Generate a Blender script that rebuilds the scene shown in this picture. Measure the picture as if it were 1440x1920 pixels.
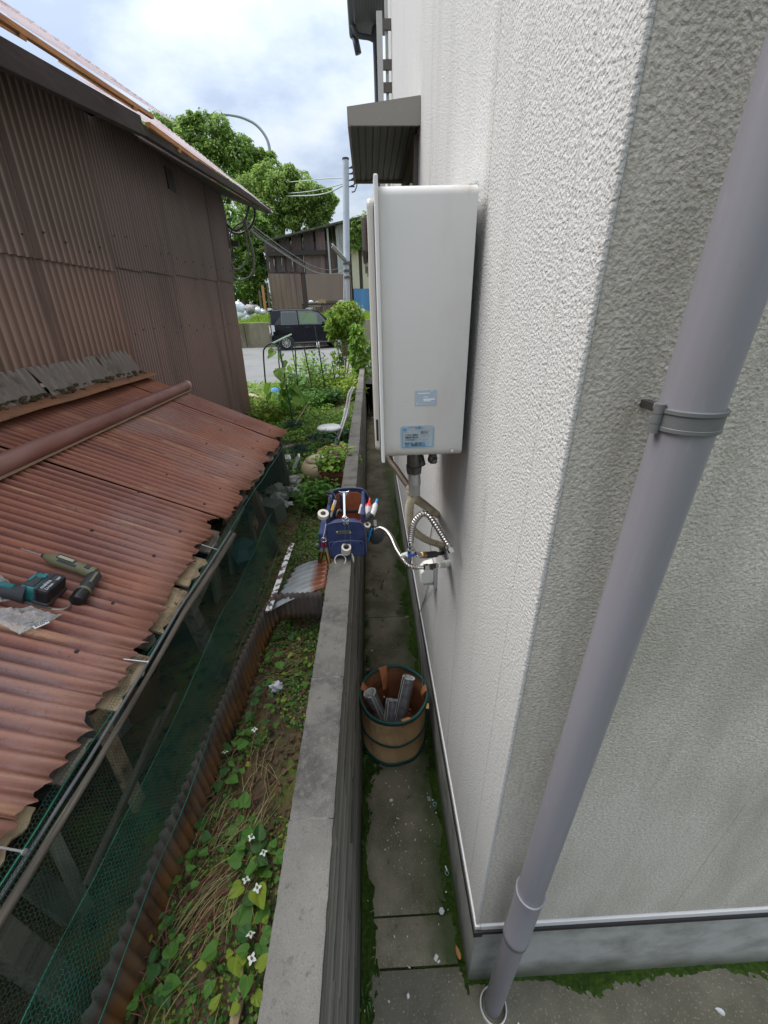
import bpy, math, random
import numpy as np
from mathutils import Vector, Matrix, noise

random.seed(7)
for o in list(bpy.data.objects):
    bpy.data.objects.remove(o)
SC = bpy.context.scene
COL = SC.collection
PI = math.pi

# ------------------------------------------------------------------ camera
CAMZ = 2.25
FPX = 737.628                      # focal length in pixels of the 1440 x 1920 photograph
_p, _y, _r = (math.radians(v) for v in (26.6528, 1.3159, 1.6567))
_fw = Vector((math.sin(_y)*math.cos(_p), math.cos(_y)*math.cos(_p), -math.sin(_p)))
_rt = Vector((math.cos(_y), -math.sin(_y), 0))
_dn = _fw.cross(_rt)
RT = math.cos(_r)*_rt + math.sin(_r)*_dn
DN = -math.sin(_r)*_rt + math.cos(_r)*_dn
FW = _fw
cam = bpy.data.cameras.new('camera')
camo = bpy.data.objects.new('camera', cam)
COL.objects.link(camo)
m3 = Matrix((RT, -DN, -FW)).transposed()
camo.matrix_world = Matrix.Translation((0, 0, CAMZ)) @ m3.to_4x4()
cam.sensor_fit = 'HORIZONTAL'
cam.sensor_width = 36.0
cam.lens = FPX/1440*36
cam.clip_start = 0.02
cam.clip_end = 3000
SC.camera = camo

def A(px, py, X=None, Y=None, Z=None):
    """the point of the real plane X=, Y= or Z= that the photograph shows at a pixel (used to read off real positions)"""
    d = FW + RT*((px-720)/FPX) + DN*((py-960)/FPX)
    if X is not None: t = X/d.x
    elif Y is not None: t = Y/d.y
    else: t = (Z-CAMZ)/d.z
    return Vector((0, 0, CAMZ)) + d*t

# ------------------------------------------------------------------ sky, sun, exposure
SUN_EL, SUN_AZ = math.radians(58), math.radians(-78)      # azimuth from +Y towards +X
w = bpy.data.worlds.new('World'); SC.world = w; w.use_nodes = True
nt = w.node_tree; N = nt.nodes; L = nt.links
N.clear()
def wn(t, **k):
    n = N.new(t)
    for a, b in k.items(): setattr(n, a, b)
    return n
out = wn('ShaderNodeOutputWorld'); bg = wn('ShaderNodeBackground'); bg.inputs['Strength'].default_value = 0.1
L.new(bg.outputs[0], out.inputs[0])
sky = wn('ShaderNodeTexSky', sky_type='NISHITA', sun_disc=False, sun_elevation=SUN_EL, sun_rotation=SUN_AZ)
sky.air_density = 1.0; sky.dust_density = 1.5
tc = wn('ShaderNodeTexCoord'); sep = wn('ShaderNodeSeparateXYZ'); L.new(tc.outputs['Generated'], sep.inputs[0])
zz = wn('ShaderNodeMath', operation='MAXIMUM'); L.new(sep.outputs[2], zz.inputs[0]); zz.inputs[1].default_value = 0.0
za = wn('ShaderNodeMath', operation='ADD'); L.new(zz.outputs[0], za.inputs[0]); za.inputs[1].default_value = 0.22
vd = wn('ShaderNodeVectorMath', operation='DIVIDE'); L.new(tc.outputs['Generated'], vd.inputs[0])
cz = wn('ShaderNodeCombineXYZ')
for i in range(3): L.new(za.outputs[0], cz.inputs[i])
L.new(cz.outputs[0], vd.inputs[1])
n1 = wn('ShaderNodeTexNoise'); n1.inputs['Scale'].default_value = 2.6; n1.inputs['Detail'].default_value = 8; n1.inputs['Roughness'].default_value = 0.55
L.new(vd.outputs[0], n1.inputs['Vector'])
cr = wn('ShaderNodeValToRGB'); e = cr.color_ramp.elements
e[0].position = 0.36; e[0].color = (0.48, 0.56, 0.69, 1); e[1].position = 0.70; e[1].color = (.92, .94, .96, 1)
e2 = cr.color_ramp.elements.new(0.5); e2.color = (0.68, 0.75, 0.84, 1)
L.new(n1.outputs['Fac'], cr.inputs[0])
# overcast: zenith made brighter than a natural overcast to add light from above
gr = wn('ShaderNodeMath', operation='MULTIPLY_ADD'); L.new(zz.outputs[0], gr.inputs[0]); gr.inputs[1].default_value = 6.0; gr.inputs[2].default_value = 1.15
cm = wn('ShaderNodeVectorMath', operation='SCALE'); L.new(cr.outputs[0], cm.inputs[0]); L.new(gr.outputs[0], cm.inputs['Scale'])
mx = wn('ShaderNodeMix', data_type='RGBA'); mx.inputs['Factor'].default_value = 0.88
L.new(sky.outputs[0], mx.inputs[6]); L.new(cm.outputs[0], mx.inputs[7])
L.new(mx.outputs[2], bg.inputs['Color'])

sun = bpy.data.lights.new('sun', 'SUN'); suno = bpy.data.objects.new('sun', sun); COL.objects.link(suno)
sun.energy = 1.2; sun.angle = math.radians(38); sun.color = (1.0, 0.965, 0.91)
sd = Vector((math.sin(SUN_AZ)*math.cos(SUN_EL), math.cos(SUN_AZ)*math.cos(SUN_EL), math.sin(SUN_EL)))
suno.rotation_euler = sd.to_track_quat('Z', 'Y').to_euler()
suno.location = (0, 0, 30)

vs = SC.view_settings
vs.view_transform = 'Standard'; vs.look = 'None'; vs.gamma = 1.0; vs.use_curve_mapping = False
vs.exposure = 1.88
SC.cycles.max_bounces = 8; SC.cycles.transparent_max_bounces = 16
SC.cycles.use_denoising = True

# ------------------------------------------------------------------ objects, labels
ORG = {}
def tag(o, label=None, cat=None, group=None, kind=None):
    if label: o['label'] = label
    if cat: o['category'] = cat
    if group: o['group'] = group
    if kind: o['kind'] = kind
    return o
def thing(name, label, cat, loc=(0, 0, 0), group=None):
    o = bpy.data.objects.new(name, None); COL.objects.link(o)
    o.location = loc; o.empty_display_size = 0.05
    ORG[o.name] = Vector(loc)
    return tag(o, label, cat, group)
def dup(o, parent=None):
    c = o.copy(); COL.objects.link(c)
    if parent is not None: c.parent = parent
    for ch in list(o.children): dup(ch, c)
    return c

class MB:
    """collects shapes; build() links them as ONE mesh object"""
    def __init__(s): s.v = []; s.f = []
    def add(s, vs, fs):
        b = len(s.v); s.v += [Vector(p) for p in vs]; s.f += [tuple(i+b for i in f) for f in fs]; return s
    def box(s, c, d, R=None):
        c = Vector(c); x, y, z = (k/2 for k in d)
        vs = [Vector((a*x, b*y, e*z)) for a in (-1, 1) for b in (-1, 1) for e in (-1, 1)]
        if R is not None: vs = [R @ p for p in vs]
        return s.add([c+p for p in vs], [(0,1,3,2),(4,6,7,5),(0,4,5,1),(2,3,7,6),(0,2,6,4),(1,5,7,3)])
    def bb(s, lo, hi):
        return s.box([(a+b)/2 for a, b in zip(lo, hi)], [abs(b-a) for a, b in zip(lo, hi)])
    def bar(s, p0, p1, wd, ht, up=(0, 0, 1)):
        p0, p1 = Vector(p0), Vector(p1); d = p1-p0; l = d.length; d.normalize()
        up = Vector(up); sx = d.cross(up)
        if sx.length < 1e-4: sx = d.cross(Vector((1, 0, 0)))
        sx.normalize(); uz = sx.cross(d)
        R = Matrix((sx, d, uz)).transposed()
        return s.box((p0+p1)/2, (wd, l, ht), R)
    def tube(s, pts, r, n=8, caps=True):
        pts = [Vector(p) for p in pts]; m = len(pts)
        if not isinstance(r, (list, tuple)): r = [r]*m
        t0 = (pts[1]-pts[0]).normalized()
        a = t0.cross(Vector((0, 0, 1)))
        if a.length < .05: a = t0.cross(Vector((1, 0, 0)))
        a.normalize(); vs = []
        for i in range(m):
            t = (pts[min(i+1, m-1)]-pts[max(i-1, 0)])
            if t.length < 1e-9: t = t0
            t.normalize(); a = a-t*a.dot(t); a.normalize(); b = t.cross(a)
            for k in range(n):
                q = 2*PI*k/n; vs.append(pts[i]+(a*math.cos(q)+b*math.sin(q))*r[i])
        fs = [(i*n+k, i*n+(k+1) % n, (i+1)*n+(k+1) % n, (i+1)*n+k) for i in range(m-1) for k in range(n)]
        if caps: fs += [tuple(range(n-1, -1, -1)), tuple(range((m-1)*n, m*n))]
        return s.add(vs, fs)
    def cyl(s, p0, p1, r0, r1=None, n=16, caps=True):
        return s.tube([p0, p1], [r0, r0 if r1 is None else r1], n, caps)
    def lathe(s, c, prof, n=24, R=None, caps=False):
        c = Vector(c); vs = []
        for r, z in prof:
            for k in range(n):
                q = 2*PI*k/n; p = Vector((r*math.cos(q), r*math.sin(q), z))
                vs.append(c+(R @ p if R is not None else p))
        m = len(prof)
        fs = [(i*n+k, i*n+(k+1) % n, (i+1)*n+(k+1) % n, (i+1)*n+k) for i in range(m-1) for k in range(n)]
        if caps: fs += [tuple(range(n-1, -1, -1)), tuple(range((m-1)*n, m*n))]
        return s.add(vs, fs)
    def quad(s, a, b, c, d): return s.add([a, b, c, d], [(0, 1, 2, 3)])
    def ball(s, c, r, n=8, sc=(1, 1, 1), wob=0):
        c = Vector(c); vs = []; h = max(3, n//2)
        for i in range(h+1):
            t = PI*i/h
            for k in range(n):
                q = 2*PI*k/n
                p = Vector((math.sin(t)*math.cos(q)*sc[0], math.sin(t)*math.sin(q)*sc[1], math.cos(t)*sc[2]))*r
                if wob: p *= 1+wob*noise.noise(p/r*1.7+c*3)
                vs.append(c+p)
        fs = [(i*n+k, (i+1)*n+k, (i+1)*n+(k+1) % n, i*n+(k+1) % n) for i in range(h) for k in range(n)]
        return s.add(vs, fs)
    def prism(s, poly, ax, lo, hi):
        """closed outline poly (2-D) extruded along axis ax (0, 1, 2) from lo to hi"""
        n = len(poly); o = [i for i in range(3) if i != ax]; vs = []
        for t in (lo, hi):
            for p in poly:
                q = [0, 0, 0]; q[ax] = t; q[o[0]] = p[0]; q[o[1]] = p[1]; vs.append(q)
        fs = [tuple(range(n)), tuple(range(2*n-1, n-1, -1))]+[(i, i+n, (i+1) % n+n, (i+1) % n) for i in range(n)]
        return s.add(vs, fs)
    def grid(s, fn, nu, nv):
        vs = [fn(i/nu, j/nv) for j in range(nv+1) for i in range(nu+1)]; k = nu+1
        return s.add(vs, [(j*k+i, j*k+i+1, (j+1)*k+i+1, (j+1)*k+i) for j in range(nv) for i in range(nu)])
    def corr(s, p0, along, across, length, width, pitch, amp, nseg=2, end=None, start=None, wob=None, sub=6):
        """corrugated sheet: waves run along `along`, width along `across`; end(x)/start(x) move the two cut edges"""
        p0 = Vector(p0); al = Vector(along).normalized(); ac = Vector(across).normalized(); nn = al.cross(ac)
        nx = max(2, int(width/pitch*sub)); ph = random.random()*0
        vs = []
        for j in range(nseg+1):
            for i in range(nx+1):
                x = width*i/nx; a = (start(x) if start else 0); b = length+(end(x) if end else 0)
                t = a+(b-a)*j/nseg
                p = p0+ac*x+al*t+nn*(amp*math.cos(2*PI*(x/pitch+ph)))
                if wob: p = p+wob(x, t, nn)
                vs.append(p)
        k = nx+1
        return s.add(vs, [(j*k+i, j*k+i+1, (j+1)*k+i+1, (j+1)*k+i) for j in range(nseg) for i in range(nx)])
    def mesh(s, name, m=None, smooth=False, org=Vector((0, 0, 0))):
        me = bpy.data.meshes.new(name)
        me.from_pydata([tuple(p-org) for p in s.v], [], s.f)
        if m: me.materials.append(m)
        if smooth: me.polygons.foreach_set('use_smooth', [True]*len(me.polygons))
        me.validate(clean_customdata=False); me.update()
        return me
    def build(s, name, m, parent=None, smooth=False, bevel=0, thick=0, angle=None):
        if parent is not None: org = ORG[parent.name]
        else:
            a = Vector((min(p[i] for p in s.v) for i in range(3))); b = Vector((max(p[i] for p in s.v) for i in range(3)))
            org = Vector(((a.x+b.x)/2, (a.y+b.y)/2, a.z))
        me = s.mesh(name, m, smooth or angle is not None, org)
        o = bpy.data.objects.new(name, me); COL.objects.link(o)
        if parent is not None: o.parent = parent
        else: o.location = org
        ORG[o.name] = org
        if thick:
            md = o.modifiers.new('thickness', 'SOLIDIFY'); md.thickness = thick; md.offset = 0
        if bevel:
            md = o.modifiers.new('bevel', 'BEVEL'); md.width = bevel; md.segments = 2; md.limit_method = 'ANGLE'
        if angle is not None:
            try: me.set_sharp_from_angle(angle=math.radians(angle))
            except Exception: pass
        return o

def frame(d, up=(0, 0, 1)):
    """rotation whose +Z points along d"""
    return Vector(d).to_track_quat('Z', 'Y').to_matrix()
def spline(pts, n=8):
    pts = [Vector(p) for p in pts]; q = [2*pts[0]-pts[1]]+pts+[2*pts[-1]-pts[-2]]; out_ = []
    for i in range(1, len(q)-2):
        a, b, c, d = q[i-1:i+3]
        for k in range(n):
            t = k/n
            out_.append(0.5*((2*b)+(c-a)*t+(2*a-5*b+4*c-d)*t*t+(3*b-a-3*c+d)*t**3))
    out_.append(pts[-1]); return out_
def text_mesh(body, size, m, name, parent, pos, xdir, ydir, extr=0.0004, align='LEFT', vert=False):
    cu = bpy.data.curves.new('lettering', 'FONT'); cu.body = body; cu.size = size; cu.align_x = align; cu.extrude = extr
    cu.resolution_u = 2
    to = bpy.data.objects.new('lettering', cu); COL.objects.link(to)
    dg = bpy.context.evaluated_depsgraph_get()
    me = bpy.data.meshes.new_from_object(to.evaluated_get(dg))
    bpy.data.objects.remove(to)
    xd, yd = Vector(xdir).normalized(), Vector(ydir).normalized(); zd = xd.cross(yd)
    R = Matrix((xd, yd, zd)).transposed().to_4x4(); R.translation = Vector(pos)-ORG[parent.name]
    me.transform(R); me.materials.clear(); me.materials.append(m)
    o = bpy.data.objects.new(name, me); COL.objects.link(o); o.parent = parent
    ORG[o.name] = ORG[parent.name]
    return o

# ------------------------------------------------------------------ materials
def lin(r, g, b):
    f = lambda c: (c/255/12.92 if c/255 <= .04045 else ((c/255+.055)/1.055)**2.4)
    return (f(r), f(g), f(b))
def mat(name, col, rough=.8, metal=0., layers=(), bump=(), island=0, orand=0, spec=.5, alpha=1., trans=0., transl=0, coat=0):
    """layers: (colour, kind, scale, lo, hi, {st, d, k, w, axis}); bump: (kind, scale, strength, distance, {st})"""
    m = bpy.data.materials.new(name); m.use_nodes = True
    t = m.node_tree; n = t.nodes; l = t.links
    p = n['Principled BSDF']
    p.inputs['Roughness'].default_value = rough; p.inputs['Metallic'].default_value = metal
    p.inputs['Specular IOR Level'].default_value = spec; p.inputs['Alpha'].default_value = alpha
    p.inputs['Transmission Weight'].default_value = trans; p.inputs['Coat Weight'].default_value = coat
    co = n.new('ShaderNodeTexCoord'); geo = n.new('ShaderNodeNewGeometry')
    def tex(kind, scale, o):
        src = geo.outputs['Position'] if o.get('w') else co.outputs['Object']
        mp = n.new('ShaderNodeMapping'); l.new(src, mp.inputs[0])
        st = o.get('st', (1, 1, 1)); mp.inputs['Scale'].default_value = st
        mp.inputs['Location'].default_value = o.get('loc', (0, 0, 0))
        if kind == 'voro':
            x = n.new('ShaderNodeTexVoronoi'); x.feature = o.get('feat', 'F1'); x.inputs['Scale'].default_value = scale
            l.new(mp.outputs[0], x.inputs['Vector']); return x.outputs['Distance']
        if kind == 'wave':
            x = n.new('ShaderNodeTexWave'); x.bands_direction = o.get('dir', 'X'); x.inputs['Scale'].default_value = scale
            x.inputs['Distortion'].default_value = o.get('dist', 0); x.inputs['Detail'].default_value = 2
            l.new(mp.outputs[0], x.inputs['Vector']); return x.outputs['Fac']
        if kind == 'point': return geo.outputs['Pointiness']
        if kind == 'grad':
            s_ = n.new('ShaderNodeSeparateXYZ'); l.new(mp.outputs[0], s_.inputs[0])
            nz = n.new('ShaderNodeTexNoise'); nz.inputs['Scale'].default_value = scale; l.new(mp.outputs[0], nz.inputs['Vector'])
            nz.inputs['Detail'].default_value = 5
            ma = n.new('ShaderNodeMath'); ma.operation = 'MULTIPLY_ADD'; l.new(nz.outputs['Fac'], ma.inputs[0])
            ma.inputs[1].default_value = o.get('amp', .3); l.new(s_.outputs[o.get('axis', 2)], ma.inputs[2]); return ma.outputs[0]
        x = n.new('ShaderNodeTexNoise'); x.inputs['Scale'].default_value = scale; x.inputs['Detail'].default_value = o.get('d', 5)
        x.inputs['Roughness'].default_value = o.get('r', .6)
        l.new(mp.outputs[0], x.inputs['Vector']); return x.outputs['Fac']
    prev = None
    if layers or island or orand:
        rgb = n.new('ShaderNodeRGB'); rgb.outputs[0].default_value = (*col, 1); prev = rgb.outputs[0]
        for (c, kind, scale, lo, hi, *oo) in layers:
            o = oo[0] if oo else {}
            f = tex(kind, scale, o)
            mr = n.new('ShaderNodeMapRange'); l.new(f, mr.inputs[0]); mr.inputs[1].default_value = lo; mr.inputs[2].default_value = hi
            mr.inputs[3].default_value = 0; mr.inputs[4].default_value = o.get('k', 1)
            mi = n.new('ShaderNodeMix'); mi.data_type = 'RGBA'; l.new(mr.outputs[0], mi.inputs[0]); l.new(prev, mi.inputs[6])
            mi.inputs[7].default_value = (*c, 1); prev = mi.outputs[2]
        for amount, src in ((island, geo.outputs['Random Per Island']), (orand, None)):
            if not amount: continue
            if src is None:
                oi = n.new('ShaderNodeObjectInfo'); src = oi.outputs['Random']
            hs = n.new('ShaderNodeHueSaturation'); mr = n.new('ShaderNodeMapRange'); l.new(src, mr.inputs[0])
            mr.inputs[3].default_value = 1-amount; mr.inputs[4].default_value = 1+amount; l.new(mr.outputs[0], hs.inputs['Value'])
            mr2 = n.new('ShaderNodeMapRange'); l.new(src, mr2.inputs[0]); mr2.inputs[3].default_value = .5+amount*.06; mr2.inputs[4].default_value = .5-amount*.06
            l.new(mr2.outputs[0], hs.inputs['Hue']); l.new(prev, hs.inputs['Color']); prev = hs.outputs[0]
        l.new(prev, p.inputs['Base Color'])
    else:
        p.inputs['Base Color'].default_value = (*col, 1)
    bp = None
    for (kind, scale, strength, dist, *oo) in bump:
        f = tex(kind, scale, oo[0] if oo else {})
        b = n.new('ShaderNodeBump'); b.inputs['Strength'].default_value = strength; b.inputs['Distance'].default_value = dist
        l.new(f, b.inputs['Height'])
        if bp is not None: l.new(bp, b.inputs['Normal'])
        bp = b.outputs[0]
    if bp is not None: l.new(bp, p.inputs['Normal'])
    if transl:
        tr = n.new('ShaderNodeBsdfTranslucent')
        if prev is not None: l.new(prev, tr.inputs['Color'])
        else: tr.inputs['Color'].default_value = (*col, 1)
        ms = n.new('ShaderNodeMixShader'); ms.inputs[0].default_value = transl
        l.new(p.outputs[0], ms.inputs[1]); l.new(tr.outputs[0], ms.inputs[2]); l.new(ms.outputs[0], n['Material Output'].inputs[0])
    return m

STUCCO_B = [('noise', 205, .8, .0042, {'d': 3, 'r': .5}), ('voro', 165, .5, .0024), ('noise', 14, .25, .006)]
m_stucco = mat('stucco', (.530, .527, .515), .85, layers=[
    ((.40, .395, .38), 'noise', 130, .42, .62, {'d': 2, 'k': .5}),
    ((.37, .355, .33), 'noise', 5, .52, .72, {'st': (1, 1.6, .09), 'k': .45, 'w': 1, 'd': 6}), ((.30, .27, .22), 'grad', 5, .62, .46, {'w': 1, 'amp': .18, 'k': .5}),
    ((.32, .27, .20), 'noise', 3.2, .64, .74, {'st': (1, 2.5, .5), 'k': .55, 'w': 1, 'loc': (0, 2.1, .4)})], bump=STUCCO_B)
m_stucco_dirty = mat('weathered stucco', (.58, .540, .478), .9, layers=[
    ((.36, .333, .29), 'noise', 130, .40, .60, {'d': 2, 'k': .65}),
    ((.30, .282, .225), 'noise', 3.0, .42, .68, {'st': (1.6, 1, .5), 'k': .7, 'd': 6}), ((.20, .19, .15), 'noise', 9, .58, .74, {'st': (1, 1, .14), 'k': .4, 'd': 6})], bump=STUCCO_B)
m_caulk = mat('caulk', (.50, .495, .47), .7, layers=[((.40, .38, .33), 'noise', 20, .45, .7)])
m_trimwhite = mat('white flashing', (.58, .575, .57), .45, layers=[((.45, .43, .40), 'noise', 9, .55, .8, {'k': .4})])
m_black = mat('black gap', (.012, .010, .013), .6)
m_found = mat('foundation mortar', (.36, .365, .345), .9, layers=[
    ((.15, .15, .13), 'noise', 6, .42, .7, {'k': .8}), ((.07, .08, .045), 'grad', 5, .16, .02, {'w': 1, 'amp': .12, 'k': .9})],
    bump=[('noise', 160, .5, .003), ('noise', 14, .4, .008)])
m_pvc = mat('grey pvc', (.215, .208, .235), .40, layers=[((.17, .168, .175), 'noise', 7, .5, .72, {'k': .7, 'st': (3, 3, .12), 'd': 7}), ((.30, .295, .29), 'noise', 9, .58, .75, {'k': .55, 'st': (2, 2, .2), 'd': 7}), ((.12, .115, .11), 'noise', 90, .68, .74, {'k': .5}), ((.20, .20, .225), 'noise', 5, .4, .7, {'k': .6}), ((.33, .33, .34), 'noise', 60, .62, .75, {'k': .25, 'st': (1, 1, .2)})],
    bump=[('noise', 30, .08, .002)])
m_pvc_dark = mat('dark grey plastic', (.11, .115, .115), .45, layers=[((.17, .175, .17), 'noise', 30, .5, .75, {'k': .5})])
m_blocktop = mat('concrete block top', (.150, .140, .126), .95, layers=[
    ((.060, .057, .054), 'noise', 6, .44, .60, {'k': .9, 'd': 7, 'w': 1}), ((.235, .22, .19), 'noise', 3.0, .52, .68, {'k': .7, 'w': 1, 'd': 7}), ((.17, .16, .145), 'noise', 55, .50, .66, {'d': 5, 'k': .6, 'w': 1}), ((.05, .05, .046), 'noise', 38, .60, .70, {'d': 5, 'k': .6, 'w': 1, 'loc': (2, 9, 1)}), ((.34, .32, .28), 'noise', 420, .57, .68, {'d': 3, 'k': .35, 'w': 1}),
    ((.085, .085, .08), 'noise', 230, .58, .70, {'d': 3, 'loc': (3, 1, 2), 'k': .6, 'w': 1}), ((.12, .11, .06), 'noise', 11, .62, .72, {'k': .5, 'w': 1})],
    bump=[('noise', 240, .9, .003, {'d': 3, 'w': 1}), ('noise', 18, .4, .01)], orand=.05)
m_blockface = mat('mossy block face', (.21, .197, .170), .95, layers=[
    ((.045, .044, .036), 'noise', 10, .42, .60, {'st': (1, .15, 3), 'k': .9}), ((.28, .27, .23), 'noise', 14, .60, .75, {'st': (1, .1, 4), 'k': .6}),
    ((.05, .06, .025), 'grad', 4, .45, .1, {'w': 1, 'amp': .2, 'k': .8})],
    bump=[('noise', 120, .8, .004)], orand=.15)
m_walk = mat('old concrete', (.255, .225, .160), .93, layers=[
    ((.115, .102, .062), 'noise', 3.4, .42, .62, {'d': 7, 'k': .9, 'w': 1}), ((.36, .33, .25), 'noise', 130, .60, .68, {'d': 2, 'k': .7}),
    ((.05, .048, .035), 'noise', 45, .62, .72, {'k': .6}), ((.17, .15, .07), 'noise', 7, .60, .74, {'k': .5}),
    ((.065, .058, .04), 'noise', 4.2, .60, .64, {'d': 4, 'k': .8, 'loc': (4, 2, 0)}),
    ((.030, .055, .010), 'grad', 9, .185, .285, {'w': 1, 'axis': 0, 'amp': .13, 'k': .85}), ((.035, .045, .012), 'grad', 7, .01, -.09, {'w': 1, 'axis': 0, 'amp': .16, 'k': .9})],
    bump=[('noise', 150, .6, .003, {'d': 4}), ('noise', 12, .35, .01)])
m_patio = mat('shade darkened concrete', (.135, .125, .092), .9, layers=[((.07, .066, .045), 'noise', 3, .42, .62, {'d': 7, 'k': .85}), ((.26, .245, .19), 'noise', 120, .60, .68, {'d': 2, 'k': .7}), ((.20, .185, .13), 'noise', 6, .58, .74, {'k': .6})], bump=[('noise', 150, .6, .003, {'d': 4}), ('noise', 12, .35, .01)])  # patio colour darkened to stand for shade from behind the camera
m_moss = mat('moss', (.028, .058, .010), 1.0, layers=[((.055, .088, .014), 'noise', 60, .45, .65), ((.018, .030, .008), 'noise', 12, .5, .7)],
    bump=[('noise', 220, 1, .006)], spec=.1)
m_soil = mat('damp soil', (.105, .080, .046), 1.0, layers=[
    ((.17, .135, .055), 'noise', 6, .48, .66, {'k': .8}), ((.12, .16, .032), 'noise', 3.4, .54, .68, {'k': .9, 'd': 6}),
    ((.022, .017, .012), 'noise', 20, .52, .7)], bump=[('noise', 70, 1, .012), ('noise', 16, .6, .02)], spec=.15)
m_garden = mat('garden soil', (.085, .080, .032), 1.0, layers=[
    ((.085, .13, .025), 'noise', 1.6, .45, .6, {'k': .9, 'd': 6}), ((.13, .10, .055), 'noise', 2.3, .60, .72, {'d': 6}), ((.035, .03, .018), 'noise', 18, .55, .72)],
    bump=[('noise', 40, 1, .02)], spec=.15)
RUST = [((.150, .045, .036), 'noise', 2.2, .42, .64, {'st': (.5, 3, .5), 'k': .9}),
        ((.32, .125, .065), 'noise', 9, .56, .72, {'st': (.35, 3.2, .35), 'k': .75}),
        ((.30, .19, .175), 'noise', 1.5, .48, .62, {'k': .85, 'd': 6}), ((.44, .15, .065), 'noise', 1.1, .54, .68, {'k': .8, 'loc': (7, 1, 3)}),
        ((.56, .33, .18), 'noise', 6, .59, .66, {'st': (.30, 4, .30), 'k': .85, 'loc': (5, 3, 1)}),
        ((.075, .022, .018), 'noise', 110, .55, .72, {'k': .6, 'd': 3}),
        ((.38, .18, .115), 'point', 1, .502, .530, {'k': .55}), ((.085, .026, .022), 'point', 1, .498, .470, {'k': .70})]
m_rust = mat('rusted iron', (.315, .108, .066), .60, layers=RUST, bump=[('noise', 140, .35, .0015), ('noise', 12, .2, .004)], spec=.45)
m_rustpipe = mat('faded red paint', (.215, .085, .066), .5, layers=[((.30, .17, .14), 'noise', 3, .5, .7, {'k': .6, 'st': (2, .6, 2)}), ((.135, .05, .04), 'noise', 6, .55, .75, {'k': .6, 'st': (1, .5, 1)})], bump=[('noise', 60, .1, .002)])
m_rustboard = mat('rust orange flashing', (.27, .125, .062), .8, layers=[((.19, .10, .06), 'noise', 5, .45, .7), ((.045, .03, .02), 'noise', 14, .60, .70)], bump=[('noise', 60, .3, .004)])
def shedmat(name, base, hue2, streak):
    return mat(name, base, .5, layers=[(hue2, 'grad', 1.4, 2.55, 3.15, {'w': 1, 'amp': .8, 'k': .85}),  # upper wall greyer: weathering plus eave shade put into the colour
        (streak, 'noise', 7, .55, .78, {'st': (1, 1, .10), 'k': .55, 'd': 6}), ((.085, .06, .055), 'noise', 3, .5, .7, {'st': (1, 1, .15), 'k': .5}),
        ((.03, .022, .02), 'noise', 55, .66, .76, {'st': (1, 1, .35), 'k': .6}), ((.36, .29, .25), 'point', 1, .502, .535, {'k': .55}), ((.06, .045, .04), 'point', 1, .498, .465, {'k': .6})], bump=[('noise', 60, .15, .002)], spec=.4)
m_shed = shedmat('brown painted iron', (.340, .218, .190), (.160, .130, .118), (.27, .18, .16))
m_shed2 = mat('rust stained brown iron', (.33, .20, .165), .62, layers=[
    ((.125, .105, .095), 'grad', 1.4, 2.70, 3.15, {'w': 1, 'amp': .8, 'k': .85}),  # near section, same greyer top with the eave shade in its colour
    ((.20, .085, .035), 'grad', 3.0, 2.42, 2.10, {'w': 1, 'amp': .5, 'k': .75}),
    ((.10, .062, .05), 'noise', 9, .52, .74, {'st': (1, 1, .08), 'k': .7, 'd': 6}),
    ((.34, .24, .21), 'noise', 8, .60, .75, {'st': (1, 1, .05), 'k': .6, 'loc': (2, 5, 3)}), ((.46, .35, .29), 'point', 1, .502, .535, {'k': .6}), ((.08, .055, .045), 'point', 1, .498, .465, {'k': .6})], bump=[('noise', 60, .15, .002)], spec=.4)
m_slate = mat('grey corrugated board', (.235, .205, .185), .85, layers=[((.33, .31, .29), 'noise', 12, .5, .7, {'st': (1, 2, .4), 'k': .7}), ((.12, .11, .085), 'noise', 9, .56, .74), ((.42, .39, .35), 'point', 1, .503, .535, {'k': .6}), ((.10, .085, .07), 'point', 1, .497, .465, {'k': .6})], bump=[('noise', 70, .3, .003)])
m_baseiron = mat('brown base iron', (.085, .066, .055), .75, layers=[((.20, .085, .022), 'grad', 14, .945, .875, {'w': 1, 'amp': .06, 'k': .95}),
    ((.13, .11, .10), 'noise', 14, .5, .7, {'st': (1, 1, .3), 'k': .6}), ((.035, .028, .024), 'noise', 8, .5, .7)], bump=[('noise', 90, .3, .002)])
m_galv = mat('galvanised iron', (.42, .44, .45), .45, metal=.35, layers=[((.26, .28, .28), 'noise', 8, .45, .7, {'k': .7}), ((.24, .09, .05), 'grad', 12, -.335, -.29, {'w': 1, 'axis': 0, 'amp': .05})], bump=[('noise', 60, .15, .002)])
m_wood_old = mat('weathered wood', (.115, .095, .072), .9, layers=[((.05, .04, .03), 'noise', 16, .45, .65, {'st': (3, .2, 3), 'd': 6}), ((.28, .245, .19), 'noise', 14, .58, .72, {'st': (3, .25, 3), 'k': .7})], bump=[('noise', 30, .7, .004, {'st': (3, .2, 3)})])
m_wood_dark = mat('dark eave timber', (.034, .028, .025), .85, layers=[((.07, .058, .048), 'noise', 14, .5, .7, {'st': (3, .3, 3), 'k': .7})], bump=[('noise', 40, .4, .003, {'st': (3, .2, 3)})])
m_wood_orange = mat('new orange timber', (.43, .215, .075), .7, layers=[((.30, .13, .045), 'noise', 12, .45, .65, {'st': (4, .3, 4)})], bump=[('noise', 40, .2, .002)])
m_wood_pale = mat('rotten pale board', (.36, .27, .16), .95, layers=[((.19, .13, .08), 'noise', 14, .45, .65), ((.07, .045, .03), 'noise', 30, .58, .7)], bump=[('noise', 60, .8, .004)])
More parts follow.
